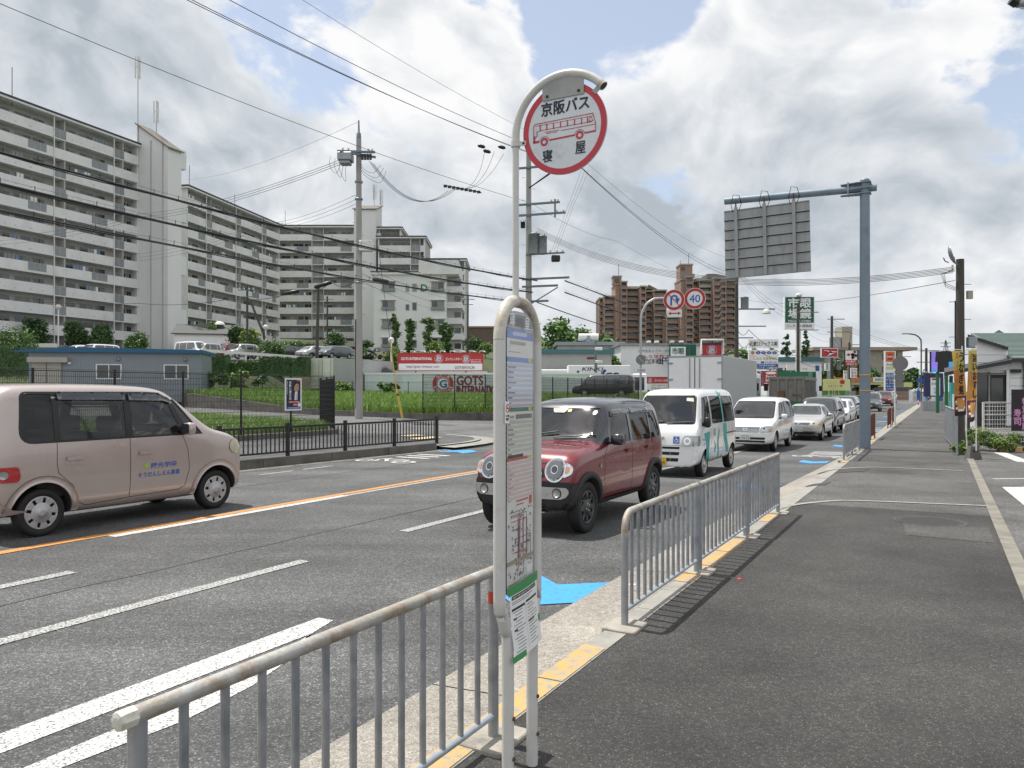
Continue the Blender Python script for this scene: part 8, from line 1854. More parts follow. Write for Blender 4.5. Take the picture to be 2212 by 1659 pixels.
o,w,h=shed('store','low store with teal roof edge behind the bus stop board',1150,1321,764,93,12,'ware_grey','roof_teal');m=MB();m.bx((w*.30,-.1,-.5),(w*.8,-.05,h-1.6),'shutter');m.build('shutter_door',o)
o,w,h=shed('shop_hall','big plain white shop wall with red and black lettering',1341,1560,746,104,20,'shop_white','alu_panel',ribs=False,dh=.25,cat='shop');M=basis((0,0,0),(1,0,0),(0,-1,0));ul=lambda u:(u-U0)/F*104-P(1341,0,104).x;vl=lambda v:EYE+(V0-v)/F*104
m=MB();m.text('店内全品メガネ一式価格',ul(1418),vl(758),4.9,.42,.02,'print_black',M);m.text('どんな度数でも',ul(1418),vl(770),4.9,.5,.02,'reg_red',M,.01);m.text('追加料金',ul(1408),vl(780.5),3.2,.75,.02,'print_black',M,.01);m.text('0円',ul(1433),vl(780),1.7,.9,.02,'shop_navy',M,.02);m.rect(ul(1408),vl(763.4),ul(1437),vl(763),.02,'print_grey',M);m.build('lettering',o)
for u in(1400,1417,1450,1470):MB().box((ul(u),-.5,h+.4),(.6,.5,.35),'white_metal').build('floodlight',o,bevel=.08)
def opt(m,M,w,h):
    m.rect(-w*.44,-h*.6,w*.30,h*.38,.01,'shop_white',M);m.text('市眼',-w*.07,h*.16,w*.58,h*.34,.02,'shop_green',M,.03);m.text('場鏡',-w*.07,-h*.28,w*.58,h*.34,.02,'shop_green',M,.03)
board('shop_sign','dark green framed optician sign on the white wall above the truck box',1446,1490,744,786,102,opt,'shop_green');board('shop_sign','plain green side strip right of the framed optician sign',1491,1504,744,786,102.3,lambda m,M,w,h:m.text('眼鏡',0,h*.1,w*.7,h*.5,.01,'shop_green',M),'shop_green')
def rd(m,M,w,h):m.rect(-w/2,h*.36,w/2,h/2,.006,'shop_navy',M);logo(m,M,0,-.02*h,h*.36,.012)
o,w,h=board('shop_sign','square red roundel sign with white pipe lights above the truck',1516,1559,741,771,92,rd,'shop_red',posts=(-.44,.44));MB().tube([(-w*.55,-.3,-h*.3),(-w*.55,-.3,h*.72),(w*.55,-.3,h*.72),(w*.55,-.3,-h*.3)],.13,'white_metal',8).build('lamp_pipe',o)
def gs(m,M,w,h):m.rect(-w/2,-h*.02,w/2,h/2,.006,'shop_red',M);logo(m,M,-w*.36,h*.22,h*.20,.012);m.text('ゴッツレンタカー',w*.12,h*.22,w*.62,h*.22,.012,'shop_white',M,.02,.15);m.text('GOTS RENTACAR',w*.05,-h*.16,w*.7,h*.14,.012,'shop_red',M);m.text('072-812-1555',w*.05,-h*.38,w*.7,h*.16,.012,'print_black',M)
board('shop_sign','small red and white rental sign left of the white truck doors',1397,1450,814,842,66,gs,posts=(-.4,.4))
# stacked signs right of the truck
def kk(m,M,w,h):m.text('近畿ロジックス㈱',0,0,w*.92,h*.55,.01,'print_black',M,.015)
board('shop_sign','white logistics sign with black characters, top of the stacked signs',1617,1682,733,752,96,kk,group='stacked signs right of the truck',posts=(-.25,.25))
def cl(m,M,w,h):
    m.flat(arc((-w*.36,h*.30),h*.13,0,340,16),.01,'shop_orange',M)
    for k in range(4):m.flat([(w*(-.18+.185*k)+w*.08*math.cos(a),h*.30+h*.11*math.sin(a))for a in np.linspace(0,math.tau,18,endpoint=False)],.01,'reg_blue',M);m.text('みみはなのど'[k],w*(-.18+.185*k),h*.30,w*.07,h*.12,.014,'shop_white',M)
    m.text('医療法人',-w*.33,h*.06,w*.25,h*.08,.01,'print_blue',M);m.text('いなおか',-w*.25,-h*.12,w*.42,h*.2,.01,'tan_gold',M,.01);m.text('耳鼻咽喉科',w*.22,-h*.12,w*.46,h*.2,.01,'tan_gold',M,.01);m.rect(-w*.08,-h*.46,w*.02,-h*.32,.01,'reg_blue',M);m.text('072-880-3387',w*.26,-h*.39,w*.42,h*.13,.01,'print_blue',M)
board('shop_sign','white clinic sign with blue ovals in the stacked signs',1617,1681,756,786,95.7,cl,group='stacked signs right of the truck')
def bl(m,M,w,h):m.text('次の信号を左折',-w*.08,h*.22,w*.76,h*.32,.01,'shop_white',M,.02);m.rect(w*.32,h*.08,w*.46,h*.38,.01,'shop_maroon',M);m.text('P',w*.36,h*.22,w*.05,h*.24,.014,'shop_white',M);m.text('ビバモール寝屋川前',0,-h*.24,w*.92,h*.34,.01,'shop_white',M,.02)
board('shop_sign','blue direction sign with two lines of white characters',1637,1681,786,798,95.4,bl,'shop_blue',group='stacked signs right of the truck')
def ms(m,M,w,h):m.text('コスモ',-w*.2,h*.12,w*.42,h*.7,.01,'shop_white',M,.03,vertical=True);m.text('デイサロン',w*.28,0,w*.2,h*.9,.01,'shop_cream',M,vertical=True)
board('shop_sign','narrow maroon sign with vertical white characters',1637,1650.5,801,834,95.2,ms,'shop_maroon',group='stacked signs right of the truck')
def fb(m,M,w,h):m.flat([(w*.44*math.cos(a),h*.36+h*.09*math.sin(a))for a in np.linspace(0,math.tau,22,endpoint=False)],.01,'shop_white',M);m.text('Fresh',0,h*.12,w*.8,h*.22,.01,'shop_white',M,.03);m.text('BAKERY',0,-h*.12,w*.84,h*.16,.01,'shop_white',M,.03);m.text('焼きたて',0,-h*.34,w*.7,h*.12,.01,'shop_cream',M)
board('shop_sign','red bakery sign with white lettering right of the maroon strip',1652,1679,801,834,95.2,fb,'shop_red',group='stacked signs right of the truck')
def og(m,M,w,h):m.text('市眼',w*.08,0,w*.44,h*.66,.01,'shop_white',M,.02)
board('shop_sign','dark green optician sign behind the green dump truck',1680,1719,800,814,108,og,'shop_green');board('shop_sign','small blue and white picture sign left of the low green optician sign',1663,1679,803,814,107,lambda m,M,w,h:m.flat([(-w*.4,-h*.1),(0,-h*.3),(w*.42,0),(w*.4,h*.4),(-w*.4,h*.3)],.01,'shop_blue',M))
# tall optician sign
def mi(m,M,w,h):
    m.rect(-w*.48,-h*.30,w*.48,h*.49,.01,'shop_green',M);m.text('市眼',-w*.0,h*.31,w*.76,h*.30,.02,'shop_white',M,.035);m.text('場鏡',0,-h*.02,w*.76,h*.30,.02,'shop_white',M,.035);m.text('MEGANE ICHIBA',0,-h*.245,w*.76,h*.06,.02,'shop_white',M,.03);m.text('コンタクト補聴器',-w*.02,-h*.40,w*.86,h*.085,.02,'print_black',M)
o,w,h=board('optician_sign','tall green optician sign with white characters high on a white pole',1695,1759.5,641,711,106,mi,thick=.6,posts=(.02,),post_r=.36,post_mt='white_metal');m=MB();m.lathe([(0,.5),(.4,.4),(.45,.1),(.3,0)],'white_metal',12,Matrix.Translation((-.1,0,h/2)));m.build('floodlight',o)
def dh(m,M,w,h):m.flat([(-w*.40,h*.34),(w*.0,h*.22),(w*.45,h*.14),(w*.45,h*.08),(w*.0,h*.02),(-w*.02,-h*.16),(-w*.2,-h*.40),(-w*.02,-h*.30),(w*.35,-.0*h),(w*.1,-h*.05),(-w*.12,h*.05)],.02,'shop_white',M);m.flat([(-w*.30,h*.24),(-w*.12,h*.18),(w*.0,-h*.06),(-w*.10,-h*.10)],.03,'shop_red',M)
board('shop_sign','red car dealer sign with a white arrow shaped emblem',1775,1809,753,771,118,dh,'shop_red',frame='shop_white',posts=(0,),post_r=.25)
def kr(m,M,w,h):
    m.rect(-w/2,-h/2,w/2,-h*.12,.006,'shop_red',M);m.text('からあげ',-w*.05,-h*.22,w*.82,h*.14,.01,'shop_white',M,.03);m.text('やきとり',w*.05,-h*.40,w*.82,h*.14,.01,'shop_white',M,.03);g=random.Random(3)
    for k in range(7):x,y=w*g.uniform(-.4,.4),h*g.uniform(-.02,.42);m.flat([(x+.3*math.cos(a)*g.uniform(.6,1.3),y+.25*math.sin(a)*g.uniform(.6,1.3))for a in np.linspace(0,math.tau,9,endpoint=False)],.01,'print_black' if k%3 else 'shop_red',M)
board('shop_sign','white and red fried chicken sign above the lunch box sign',1826,1851.5,757,790,132,kr,frame='trim_black',posts=(-.2,.2))
board('shop_sign','white lunch box sign with red vertical characters',1838,1851.5,795,816,131,lambda m,M,w,h:(m.text('お弁当',w*.24,0,w*.36,h*.92,.01,'shop_red',M,.02,vertical=True),m.text('お惣菜',-w*.24,0,w*.36,h*.92,.01,'shop_red',M,.02,vertical=True)),posts=(0,));board('shop_sign','pink and white narrow banner left of the lunch box sign',1823,1830,800,818,130,lambda m,M,w,h:(m.rect(-w/2,h*.1,w/2,h/2,.006,'pink_paint',M),m.text('から揚',0,-.1*h,w*.6,h*.7,.01,'shop_red',M,vertical=True)))
board('shop_sign','small white sign with vertical black characters on the dark pole',1782,1792,785,801,116,lambda m,M,w,h:m.text('薬局案内',0,0,w*.5,h*.9,.01,'print_black',M,.02,vertical=True));board('shop_sign','white awning board with blue square before the teal roof',1700,1773,788,803,112,lambda m,M,w,h:(m.rect(w*.34,-h*.4,w*.46,h*.4,.01,'shop_blue',M),m.text('メガネ市場',-w*.1,-.1*h,w*.4,h*.3,.01,'tan_gold',M)))
o,w,h=shed('shop','low white shop with dark teal roof edge behind the dump truck',1656,1775,781,122,12,'shop_white','roof_teal',ribs=False,dh=.7,cat='shop')
for k in range(5):m=MB();m.bx((w*(.18+.15*k),-.05,h-2.6),(w*(.29+.15*k),-.004,h-1.0),'window_dark');m.build('window',o)
# school like long building on the skyline
mat('school_beige',(.33,.29,.24),.85,var=.07,scale=.3);a,b=P(1760,757,215),P(1950,757,215);o=thing('school_building','long beige building with flat eaves on the skyline','school',(a.x,215,0),0);w=b.x-a.x;h=a.z
m=MB();m.bx((0,0,-1),(w,14,h),'school_beige');m.build('wall',o);MB().bx((-1,-1.2,h+.003),(w+3.5,15,h+.9),'brick_pale').build('roof',o);MB().bx((w*.38,4,h+.903),(w*.5,9,h+7.),'beige_render').build('water_tank',o);MB().cyl((w*.32,5,h+.9),(w*.32,5,h+4),1.6,'galvanised',14).build('water_tank',o)
for k in range(2):
    for i in range(9):m=MB();m.bx((w*(.03+.105*i),-.06,h-2.6-3.6*k),(w*(.10+.105*i),-.004,h-.9-3.6*k),'window_dark' if i%3 else 'curtain');m.build('window',o)
# fuel station
def en(m,M,w,h):
    m.rect(-w*.44,h*.22,w*.40,h*.48,.01,'shop_orange',M);m.disc((-w*.02,h*.35),w*.33,.014,'shop_red',M,24);m.text('ENEOS',-.02*w,h*.35,w*.62,h*.05,.02,'shop_white',M,.03);m.text("Enejet",0,h*.145,w*.7,h*.06,.01,'shop_navy',M,.02);m.rect(-w*.44,h*.02,w*.44,h*.10,.01,'lime_yellow',M)
    for k,y in enumerate((-.10,-.19,-.27,-.34,-.41,-.475)):m.rect(-w*.44,h*(y-.035),w*.44,h*(y+.035),.01,'shop_blue' if k!=2 else 'shop_navy',M);m.text(('現金 会員','レギュラー','168','179','軽油 146','T-POINT')[k],0,h*y,w*.7,h*.035,.014,'shop_white',M,.02)
board('fuel_price_sign','tall fuel station price sign with orange top and blue price panels',1912,1935,758,842,140,en,posts=(-.42,.42),post_r=.22,post_mt='white_metal')
a,b=P(1790,815,146),P(1913,815,146);o=thing('fuel_canopy','orange and white fuel station canopy beyond the trucks','canopy',(a.x,146,0),0);w=b.x-a.x;h=a.z;MB().bx((0,0,h-.9),(w*.78,9,h),'shop_orange').build('fascia',o);MB().bx((w*.783,0,h-.9),(w,9,h),'shop_white').build('fascia',o);MB().text('ENEOS',w*.89,h-.45,w*.14,.5,.02,'shop_navy',basis((0,0,0),(1,0,0),(0,-1,0)),.02).build('lettering',o);MB().bx((.3,.3,h-1.4),(w-.3,8.7,h-.903),'lime_yellow').build('soffit',o)
for x in(.1,.5,.9):MB().bx((w*x-.2,4,-.5),(w*x+.2,4.4,h-1.4),'white_metal').build('column',o)
a=P(1868,826,150);o=thing('fuel_kiosk','low station kiosk with lime and brown bands under the canopy','kiosk',(a.x,150,0),0);MB().bx((0,0,-.5),(9,4,1.6),'brick_brown').build('wall',o);MB().bx((-.2,-.2,2.4),(9.2,4.2,a.z),'lime_yellow').build('fascia',o);MB().bx((0.1,.1,1.603),(8.9,4,2.397),'window_dark').build('window',o)
# traffic light, LED screen, dark blue notice board
mat('led_dark',(.012,.012,.014),.3,var=.1,scale=6);m_=mat('led_violet',(.22,.16,.62),.3,var=.35,scale=.8,emit=.55);mat('led_blue',(.05,.30,.62),.3,var=.2,scale=2,emit=.5);lg=mat('signal_green',(.05,.75,.35),.3,var=0,emit=2.2)
p=P(2000,807,118);o=thing('traffic_light','horizontal traffic light showing green at the far junction','traffic light',p,0);MB().bx((-1.1,-.15,-.28),(.35,.15,.28),'galvanised').build('housing',o,bevel=.08)
for k in range(3):MB().disc((-.85+.48*k,0),.19,.157,'signal_green' if k==0 else 'lamp_dark',basis((0,0,0),(1,0,0),(0,-1,0)),18).build('lamp',o)
MB().cyl((-.9,.25,-p.z),(-.9,.25,0),.09,'galvanised',8).build('pole',o);MB().bx((.5,-.1,-.4),(1.1,.1,.2),'white_metal').build('signal_head',o)
def led(m,M,w,h):m.flat([(-w/2,h/2),(-w*.30,h/2),(-w*.34,0),(-w*.22,-.02*h),(-w*.24,-h*.5),(-w/2,-h/2)],.01,'led_violet',M);m.rect(-w/2,-h/2,-w*.26,-h*.36,.014,'led_blue',M);m.rect(w*.28,-h*.42,w*.48,h*.0,.012,'led_blue',M)
board('led_screen','black LED screen with violet and blue edges left of the orange flags',2012,2060,759,804,56,led,'led_dark',posts=(-.1,.3),post_mt='dump_green',post_r=.12)
def nb(m,M,w,h):m.rect(-w*.2,-h*.9/2,w*.32,h*.30,.01,'shop_white',M);m.rect(-w*.12,h*.2,w*.22,h*.28,.014,'shop_red',M);m.text('駐車場',.06*w,h*.05,w*.4,h*.1,.014,'print_black',M);m.text('空有',.1*w,-h*.25,w*.25,h*.3,.014,'shop_blue',M,vertical=True)
board('notice_board','dark blue parking board with a white panel below the LED screen',1998,2038,806,857,66,nb,'shop_navy',posts=(-.3,.3))
m=MB();m.bx((0,0,0),(4.2,.3,.85),'alu_panel');m.build('low_wall',None,'low grey wall at the foot of the dark blue parking board','wall',loc=(P(1993,800,62).x,62,-.05))
for k in range(5):m=MB();m.box((0,0,1.),(.45,.05,1.5),['shop_white','shop_blue','led_blue','shop_white','shop_blue'][k]);m.cyl((-.25,0,0),(-.25,0,1.9),.02,'white_metal',6);m.build('banner',None,'small white and blue banner in the row beyond the far street lamp','banner','row of banners beyond the street lamp',loc=(P(1968+7*k,800,100).x,100-k,-.05))
# ------------------------------------------------------------------ trucks on the far lane
def truck(name,label,s,t,L_,W_,H_,draw,zb=.95,back='truck',lamps=True):
    o=thing(name,label,'truck',R(s,t,ROADZ),heading(True));draw(o,L_,W_,H_,zb)
    for x in(.9,L_+.9):
        for sg in(-1,1):M=Matrix.Translation((x,sg*(W_/2-.12),.45))@Matrix.Rotation(-sg*math.pi/2,4,'X');w_=MB();w_.lathe([(.27,-.26),(.43,-.26),(.45,-.2),(.45,-.04),(.42,0),(.27,-.02)],'dark_rubber',24,M);h_=w_.build('wheel',o);MB().lathe([(.27,-.04),(.12,-.02),(.1,.03),(0,.03)],'wheel_silver',16,M).build('rim',h_)
    MB().bx((.1,-W_*.4,.5),(L_+1.6,W_*.4,zb-.12),'trim_black').build('chassis',o);MB().bx((-.02,-W_*.46,.42),(.08,W_*.46,.58),'trim_black').build('rear_bumper',o)
    for sg in(-1,1):MB().bx((-.06,sg*W_*.30,.62),(.0,sg*W_*.44,.76),'lamp_red').build('tail_lamp',o)
    return o
def cabf(o,L_,W_,H_,col,hcab):
    m=MB();m.prism([(L_+.12,.45),(L_+1.85,.45),(L_+1.9,1.3),(L_+1.65,hcab),(L_+.12,hcab)],-W_*.45,W_*.45,col,basis((0,0,0),(1,0,0),(0,-1,0)));m.build('cab',o,bevel=.08,seg=2)
    for sg in(-1,1):MB().bx((L_+.6,sg*(W_*.45+.002),1.35),(L_+1.5,sg*(W_*.45+.012),hcab-.25),'window_dark').build('side_window',o);MB().box((L_+1.75,sg*(W_*.45+.25),1.9),(.12,.22,.42),'trim_black').build('mirror',o,bevel=.03)
def white_box(o,L_,W_,H_,zb):
    m=MB();m.bx((.06,-W_/2,zb),(L_,W_/2,H_),'box_grey');m.build('cargo_box',o,bevel=.02);M=basis((0,0,0),(0,-1,0),(-1,0,0))
    for y0,y1 in((-W_/2+.05,-.02),(.02,W_/2-.05)):MB().bx((0,y0,zb+.05),(.055,y1,H_-.06),'shop_white').build('door',o)
    MB().bx((-.01,-.018,zb),(.05,.018,H_-.05),'rust_spot').build('door_seal',o)
    for z0,z1,y0,y1 in((H_-.055,H_+.01,-W_/2,W_/2),(zb,H_-.06,-W_/2,-W_/2+.045),(zb,H_-.06,W_/2-.045,W_/2)):MB().bx((-.015,y0,z0),(.058,y1,z1),'galvanised').build('door_frame',o)
    for y in(-W_*.09,W_*.09):MB().cyl((-.04,y,zb+.1),(-.04,y,H_-.1),.022,'galvanised',8).build('lock_rod',o)
    for y in(-W_/2+.1,W_/2-.1):
        for z in(zb+.4,zb+1.25,H_-.3):MB().bx((-.05,y-.13,z-.03),(-.003,y+.13,z+.03),'galvanised').build('hinge',o)
    m=MB();m.rect(W_*.20,zb+.62,W_*.42,zb+.82,.005,'print_yellow',M);m.text('保冷車',W_*.31,zb+.72,W_*.16,.06,.008,'print_black',M);m.build('warning_plate',o);cabf(o,L_,W_,H_,'shop_white',2.6)
truck('box_truck','white box truck with closed rear doors overtaking beside the white van',33.2,9.35,7.,2.42,3.22,white_box)
mat('dump_grey',(.21,.205,.19),.65,metal=.2,var=.15,scale=1.4,stain=((.10,.085,.06),1.2,.52,.72));mat('rust_iron',(.14,.075,.035),.8,var=.3,scale=3)
def dump(o,L_,W_,H_,zb):
    m=MB();m.bx((.1,-W_/2+.06,zb),(L_,W_/2-.06,H_-.12),'dump_grey');m.build('dump_bed',o);MB().bx((-.02,-W_/2,H_-.2),(.10,W_/2,H_),'dump_grey').build('tailgate_beam',o)
    for y in np.linspace(-W_/2+.06,W_/2-.06,5):MB().bx((-.01,y-.06,zb),(.097,y+.06,H_-.203),'dump_grey').build('tailgate_rib',o)
    for sg in(-1,1):
        MB().bx((.103,sg*(W_/2-.057),H_-.25),(L_,sg*(W_/2+.04),H_),'dump_grey').build('side_beam',o)
        for k in range(9):x=.5+(L_-.8)*k/8;MB().bx((x-.06,sg*(W_/2-.057),zb+.1),(x+.06,sg*(W_/2+.03),H_-.253),'dump_grey').build('side_rib',o)
    MB().bx((-.14,.1,zb+.25),(-.012,.55,zb+.75),'rust_iron').build('hook_box',o);MB().bx((-.06,-.95,zb+.4),(-.012,-.4,zb+.52),'rust_iron').build('step',o);MB().bx((0,-W_/2,zb-.25),(L_,W_/2,zb-.005),'dump_green').build('frame',o)
    MB().bx((L_-.05,-W_/2-.02,zb),(L_+.08,W_/2+.02,H_+.45),'dump_green').build('headboard',o);MB().bx((L_-2.6,-W_*.44,H_+.02),(L_-.06,W_*.44,H_+.40),'dump_green').build('bed_cover',o);cabf(o,L_,W_,H_,'dump_green',2.7)
truck('dump_truck','grey ribbed dump truck with green cab in the far lane',57,9.5,5.6,2.4,2.72,dump)
def milk(o,L_,W_,H_,zb):
    M=basis((0,0,0),(0,-1,0),(-1,0,0));m=MB();m.bx((0,-W_/2,1.75),(L_,W_/2,H_),'lime_yellow');m.bx((0,-W_/2,zb-.1),(L_,W_/2,1.747),'truck_green');m.build('cargo_box',o)
    m=MB();m.text('スジャータ',.1,2.25,1.5,.26,.01,'hair_black',M,.03);m.disc((W_*.38,2.7),.26,.01,'shop_red',M,18);m.text('めいらく',0,1.35,1.3,.2,.01,'shop_cream',M,.02);m.text('褐色の恋人',-.3,2.6,.9,.1,.01,'print_grey',M);m.build('lettering',o)
    for y in(-.5,-.1,.1,.5):MB().cyl((-.04,y,zb),(-.04,y,H_-.1),.03,'shop_cream',6).build('lock_rod',o)
    cabf(o,L_,W_,H_,'shop_white',2.4)
truck('box_truck','lime and green box truck with brown characters left of the big pole',92,10.3,5.5,2.3,3.05,milk)
wagon('van','white van with black windows between the dump truck and the lime truck','white_car_paint',R(84,13.2,ROADZ),heading(True),4.4,1.7,1.95)
wagon('minivan','black estate parked behind the black mesh fence near the curved signpost','dark_car_paint',P(1345,857,60),2.9,4.8,1.8,1.75)
# ------------------------------------------------------------------ car park of the flats
PK=[(170,750,86,'white_car_paint',1.2,3.4,1.62,'white boxy car parked right above the shed roof, leftmost',False),(200,752,86,'silver_paint',1.1,4.4,1.45,'low silver car parked above the shed roof',True),(236,753,84,'white_car_paint',1.2,4.4,1.6,'white car parked above the shed roof left of the bushy shrub',True),(400,757,84,'white_car_paint',-.55,4.8,1.95,'large white people carrier parked before the white hall',False),
      (462,768,84,'silver_paint',1.0,3.4,1.75,'silver boxy car behind the guard rail',True),(505,772,86,'maroon_paint',-2.0,3.4,1.75,'dark red boxy car behind the guard rail, tail to the rail',False),(541,776,83,'silver_paint',.9,3.4,1.65,'pale silver boxy car left of the dense shrub',True),(622,783,84,'dark_car_paint',-2.3,4.4,1.5,'black hatchback parked right of the dense shrub',False),(655,783,88,'white_car_paint',1.0,4.2,1.5,'white hatchback behind the leaning dark pole',True),(702,785,84,'silver_paint',1.0,4.5,1.4,'low silver car right of the leaning dark pole',True),(742,787,84,'grey_car_paint',1.05,4.5,1.42,'blue grey low car left of the concrete pole',True),(830,790,92,'white_car_paint',1.0,4.2,1.5,'white car half hidden by the shrubs right of the concrete pole',True),(128,750,90,'dark_car_paint',1.0,4.4,1.5,'black car parked left of the white boxy car',True),(425,758,96,'dark_car_paint',.6,4.4,1.5,'dark car behind the large white people carrier',True)]
for u,v,D,pt,rz_,L_,H_,lab,front in PK:
    p=P(u,v,D);p.z=hz(p.x,p.y)+.05;wagon('parked_car',lab,pt,p,rz_+math.pi+(0 if front else math.pi),L_,1.48 if L_<3.6 else 1.72,H_,'20-%02d'%(u%100),.97 if H_>1.55 else .88,group='cars parked before the flats',rake=.5 if H_>1.55 else .9,slope=.08 if H_>1.55 else .3)
a,b=P(432,762,78),P(668,779,74);o=thing('guard_rail','white guard rail along the edge of the raised parking lot','guard rail',a,0);d=b-a
MB().add([a-a+V(0,0,.12),d+V(0,0,.12),d+V(0,0,.40),V(0,0,.40),V(0,.06,.12),d+V(0,.06,.12),d+V(0,.06,.40),V(0,.06,.40)],[(0,1,2,3),(7,6,5,4),(3,2,6,7),(4,5,1,0)],'white_metal').build('beam',o)
for k in range(8):q=d*(k/7);MB().bx((q.x-.07,q.y+.07,q.z-1.2),(q.x+.07,q.y+.2,q.z+.4),'white_metal').build('post',o)
a,b=P(-20,750,80),P(120,752,80);o=thing('guard_rail','short white guard rail left above the overgrown hedge','guard rail',a,0);d=b-a;MB().bx((0,0,0),(d.x,.06,.4),'white_metal').build('beam',o)
for k in range(4):MB().bx((d.x*k/3-.06,.065,-1),(d.x*k/3+.06,.2,.4),'white_metal').build('post',o)
a,b=P(480,795,76.5),P(665,800,74.5);MB().bx((0,0,-.8),((b-a).x,.3,.8),'old_concrete').build('retaining_wall',None,'dark retaining wall under the white guard rail','wall',loc=a)
a,b=P(600,766,112),P(775,770,112);o=thing('car_port','long dark car port roof behind the parked cars','car port',a,0);m=MB();m.bx((0,0,1.0),((b-a).x,4,1.2),'roof_dark');m.build('roof',o)
for k in range(6):MB().bx(((b-a).x*k/5-.06,1,-2.5),((b-a).x*k/5+.06,1.12,.997),'wire_grey').build('post',o)
a,b=P(598,756,120),P(790,760,120);MB().bx((0,0,-2),((b-a).x,.3,1.4),'beige_render').build('boundary_wall',None,'pale boundary wall behind the small trees before the flats','wall',loc=a)
# ------------------------------------------------------------------ restaurant and its fence on the right
mat('siding_white',(.85,.855,.855),.55,var=.05,scale=1.2,stain=((.76,.76,.74),1.0,.55,.8));mat('roof_green',(.17,.225,.205),.6,var=.08,scale=3);mat('tile_dark',(.035,.036,.04),.6,var=.2,scale=6);mat('timber_dark',(.03,.022,.017),.7,var=.2,scale=5)
DR=36.0
def rx(u):return(u-U0)/F*DR
def rz2(v):return EYE+(V0-v)/F*DR
SH=Matrix(((1,.56,0,0),(0,1,0,0),(0,0,1,0),(0,0,0,1))) # side walls run along the street
def SB():
    q=MB();q.X=SH;return q
X0=rx(2084);o=thing('restaurant','white siding restaurant with green ribbed roof behind the white mesh fence','restaurant',(X0,DR,0),0);M=basis((0,0,0),(1,0,0),(0,-1,0))
lx=lambda u:rx(u)-X0
FRT=-.3
m=SB();m.prism([(lx(2097),0),(lx(2179.8),0),(lx(2179.8),rz2(777)),(lx(2173),rz2(751)),(lx(2097),rz2(727))],-1.2,-FRT,'siding_white',M)
for k in range(10):z=.4+.36*k;m.bx((lx(2098),FRT-.018,z),(lx(2172),FRT-.003,z+.018),'alu_frame')if z<3.3 else None
m.build('gable_wall',o)
m=SB();m.bx((lx(2180),FRT,0),(lx(2320),6,rz2(780)),'siding_white')
for k in range(7):m.bx((lx(2180),FRT-.018,.4+.36*k),(lx(2320),FRT-.003,.418+.36*k),'alu_frame')
m.build('wall',o)
zr_,ze=rz2(709),rz2(779);x1=lx(2330);xl=(2097-U0)/F*40.5-X0-2.52
m=SB();q=[(lx(2181),-.75,ze),(x1,-.75,ze),(x1,4.5,zr_),(xl,4.5,zr_)];m.add(q+[(a,b,c+.12)for a,b,c in q],[(4,5,6,7),(3,2,1,0),(0,1,5,4),(1,2,6,5),(2,3,7,6),(3,0,4,7)],'roof_green');m.build('roof',o)
m=SB()
for k in range(1,20):t=k/20;y=4.5-5.25*t;z=zr_+(ze-zr_)*t;m.bx((xl+(lx(2181)-xl)*t+.05,y-.02,z+.123),(x1,y+.02,z+.15),'roof_green')
m.build('roof_rib',o)
m=SB();m.prism([(lx(2090),rz2(730)),(lx(2176),rz2(757)),(lx(2176),rz2(751)),(lx(2090),rz2(724))],.303,.55,'tile_dark',M);m.build('barge_board',o);SB().bx((lx(2180),-.86,ze-.10),(x1,-.76,ze+.06),'tile_dark').build('gutter',o)
m=SB();m.add([(lx(2040),-1.3,rz2(813)),(lx(2181),-1.3,rz2(787)),(lx(2181),1.5,rz2(773)),(lx(2040),1.5,rz2(800)),(lx(2040),-1.3,rz2(806)),(lx(2181),-1.3,rz2(779)),(lx(2181),1.5,rz2(766)),(lx(2040),1.5,rz2(793))],[(4,5,6,7),(0,3,2,1),(0,1,5,4),(1,2,6,5),(3,0,4,7)],'tile_dark');m.build('porch_roof',o)
SB().bx((lx(2050),-1.25,0),(lx(2058),-.9,rz2(813)),'timber_dark').build('porch_post',o);SB().bx((lx(2099),-.46,0),(lx(2102.5),-.305,rz2(800)),'siding_white').build('pilaster',o);SB().bx((lx(2172.5),-.46,0),(lx(2179),-.305,rz2(800)),'siding_white').build('pilaster',o)
m=SB();m.bx((lx(2103),-.36,0),(lx(2172),-.322,rz2(806)),'cabin_dark');m.build('entrance_screen',o);SB().bx((lx(2108),-.39,1.0),(lx(2132),-.363,2.35),'window_dark').build('window',o);SB().bx((lx(2140),-.39,.1),(lx(2165),-.363,2.2),'window_dark').build('door',o);SB().bx((lx(2134),-.42,0),(lx(2138),-.363,2.5),'curtain').build('door_frame',o);SB().bx((lx(2104),-.42,2.36),(lx(2172),-.363,2.42),'curtain').build('transom',o)
SB().box((lx(2193),-.42,rz2(802)),(.45,.2,.16),'trim_black').build('lamp',o);m=SB();m.bx((lx(2210),-.42,0),(lx(2213),-.32,ze),'trim_black');m.build('drainpipe',o);SB().bx((lx(2187),-.33,rz2(846)),(lx(2195),-.305,rz2(842)),'shop_navy').build('name_plate',o)
m=SB();m.prism([(lx(2150),rz2(709)),(lx(2200),rz2(709)),(lx(2175),rz2(694))],-6,-5,'roof_green',M);m.build('dormer',o)
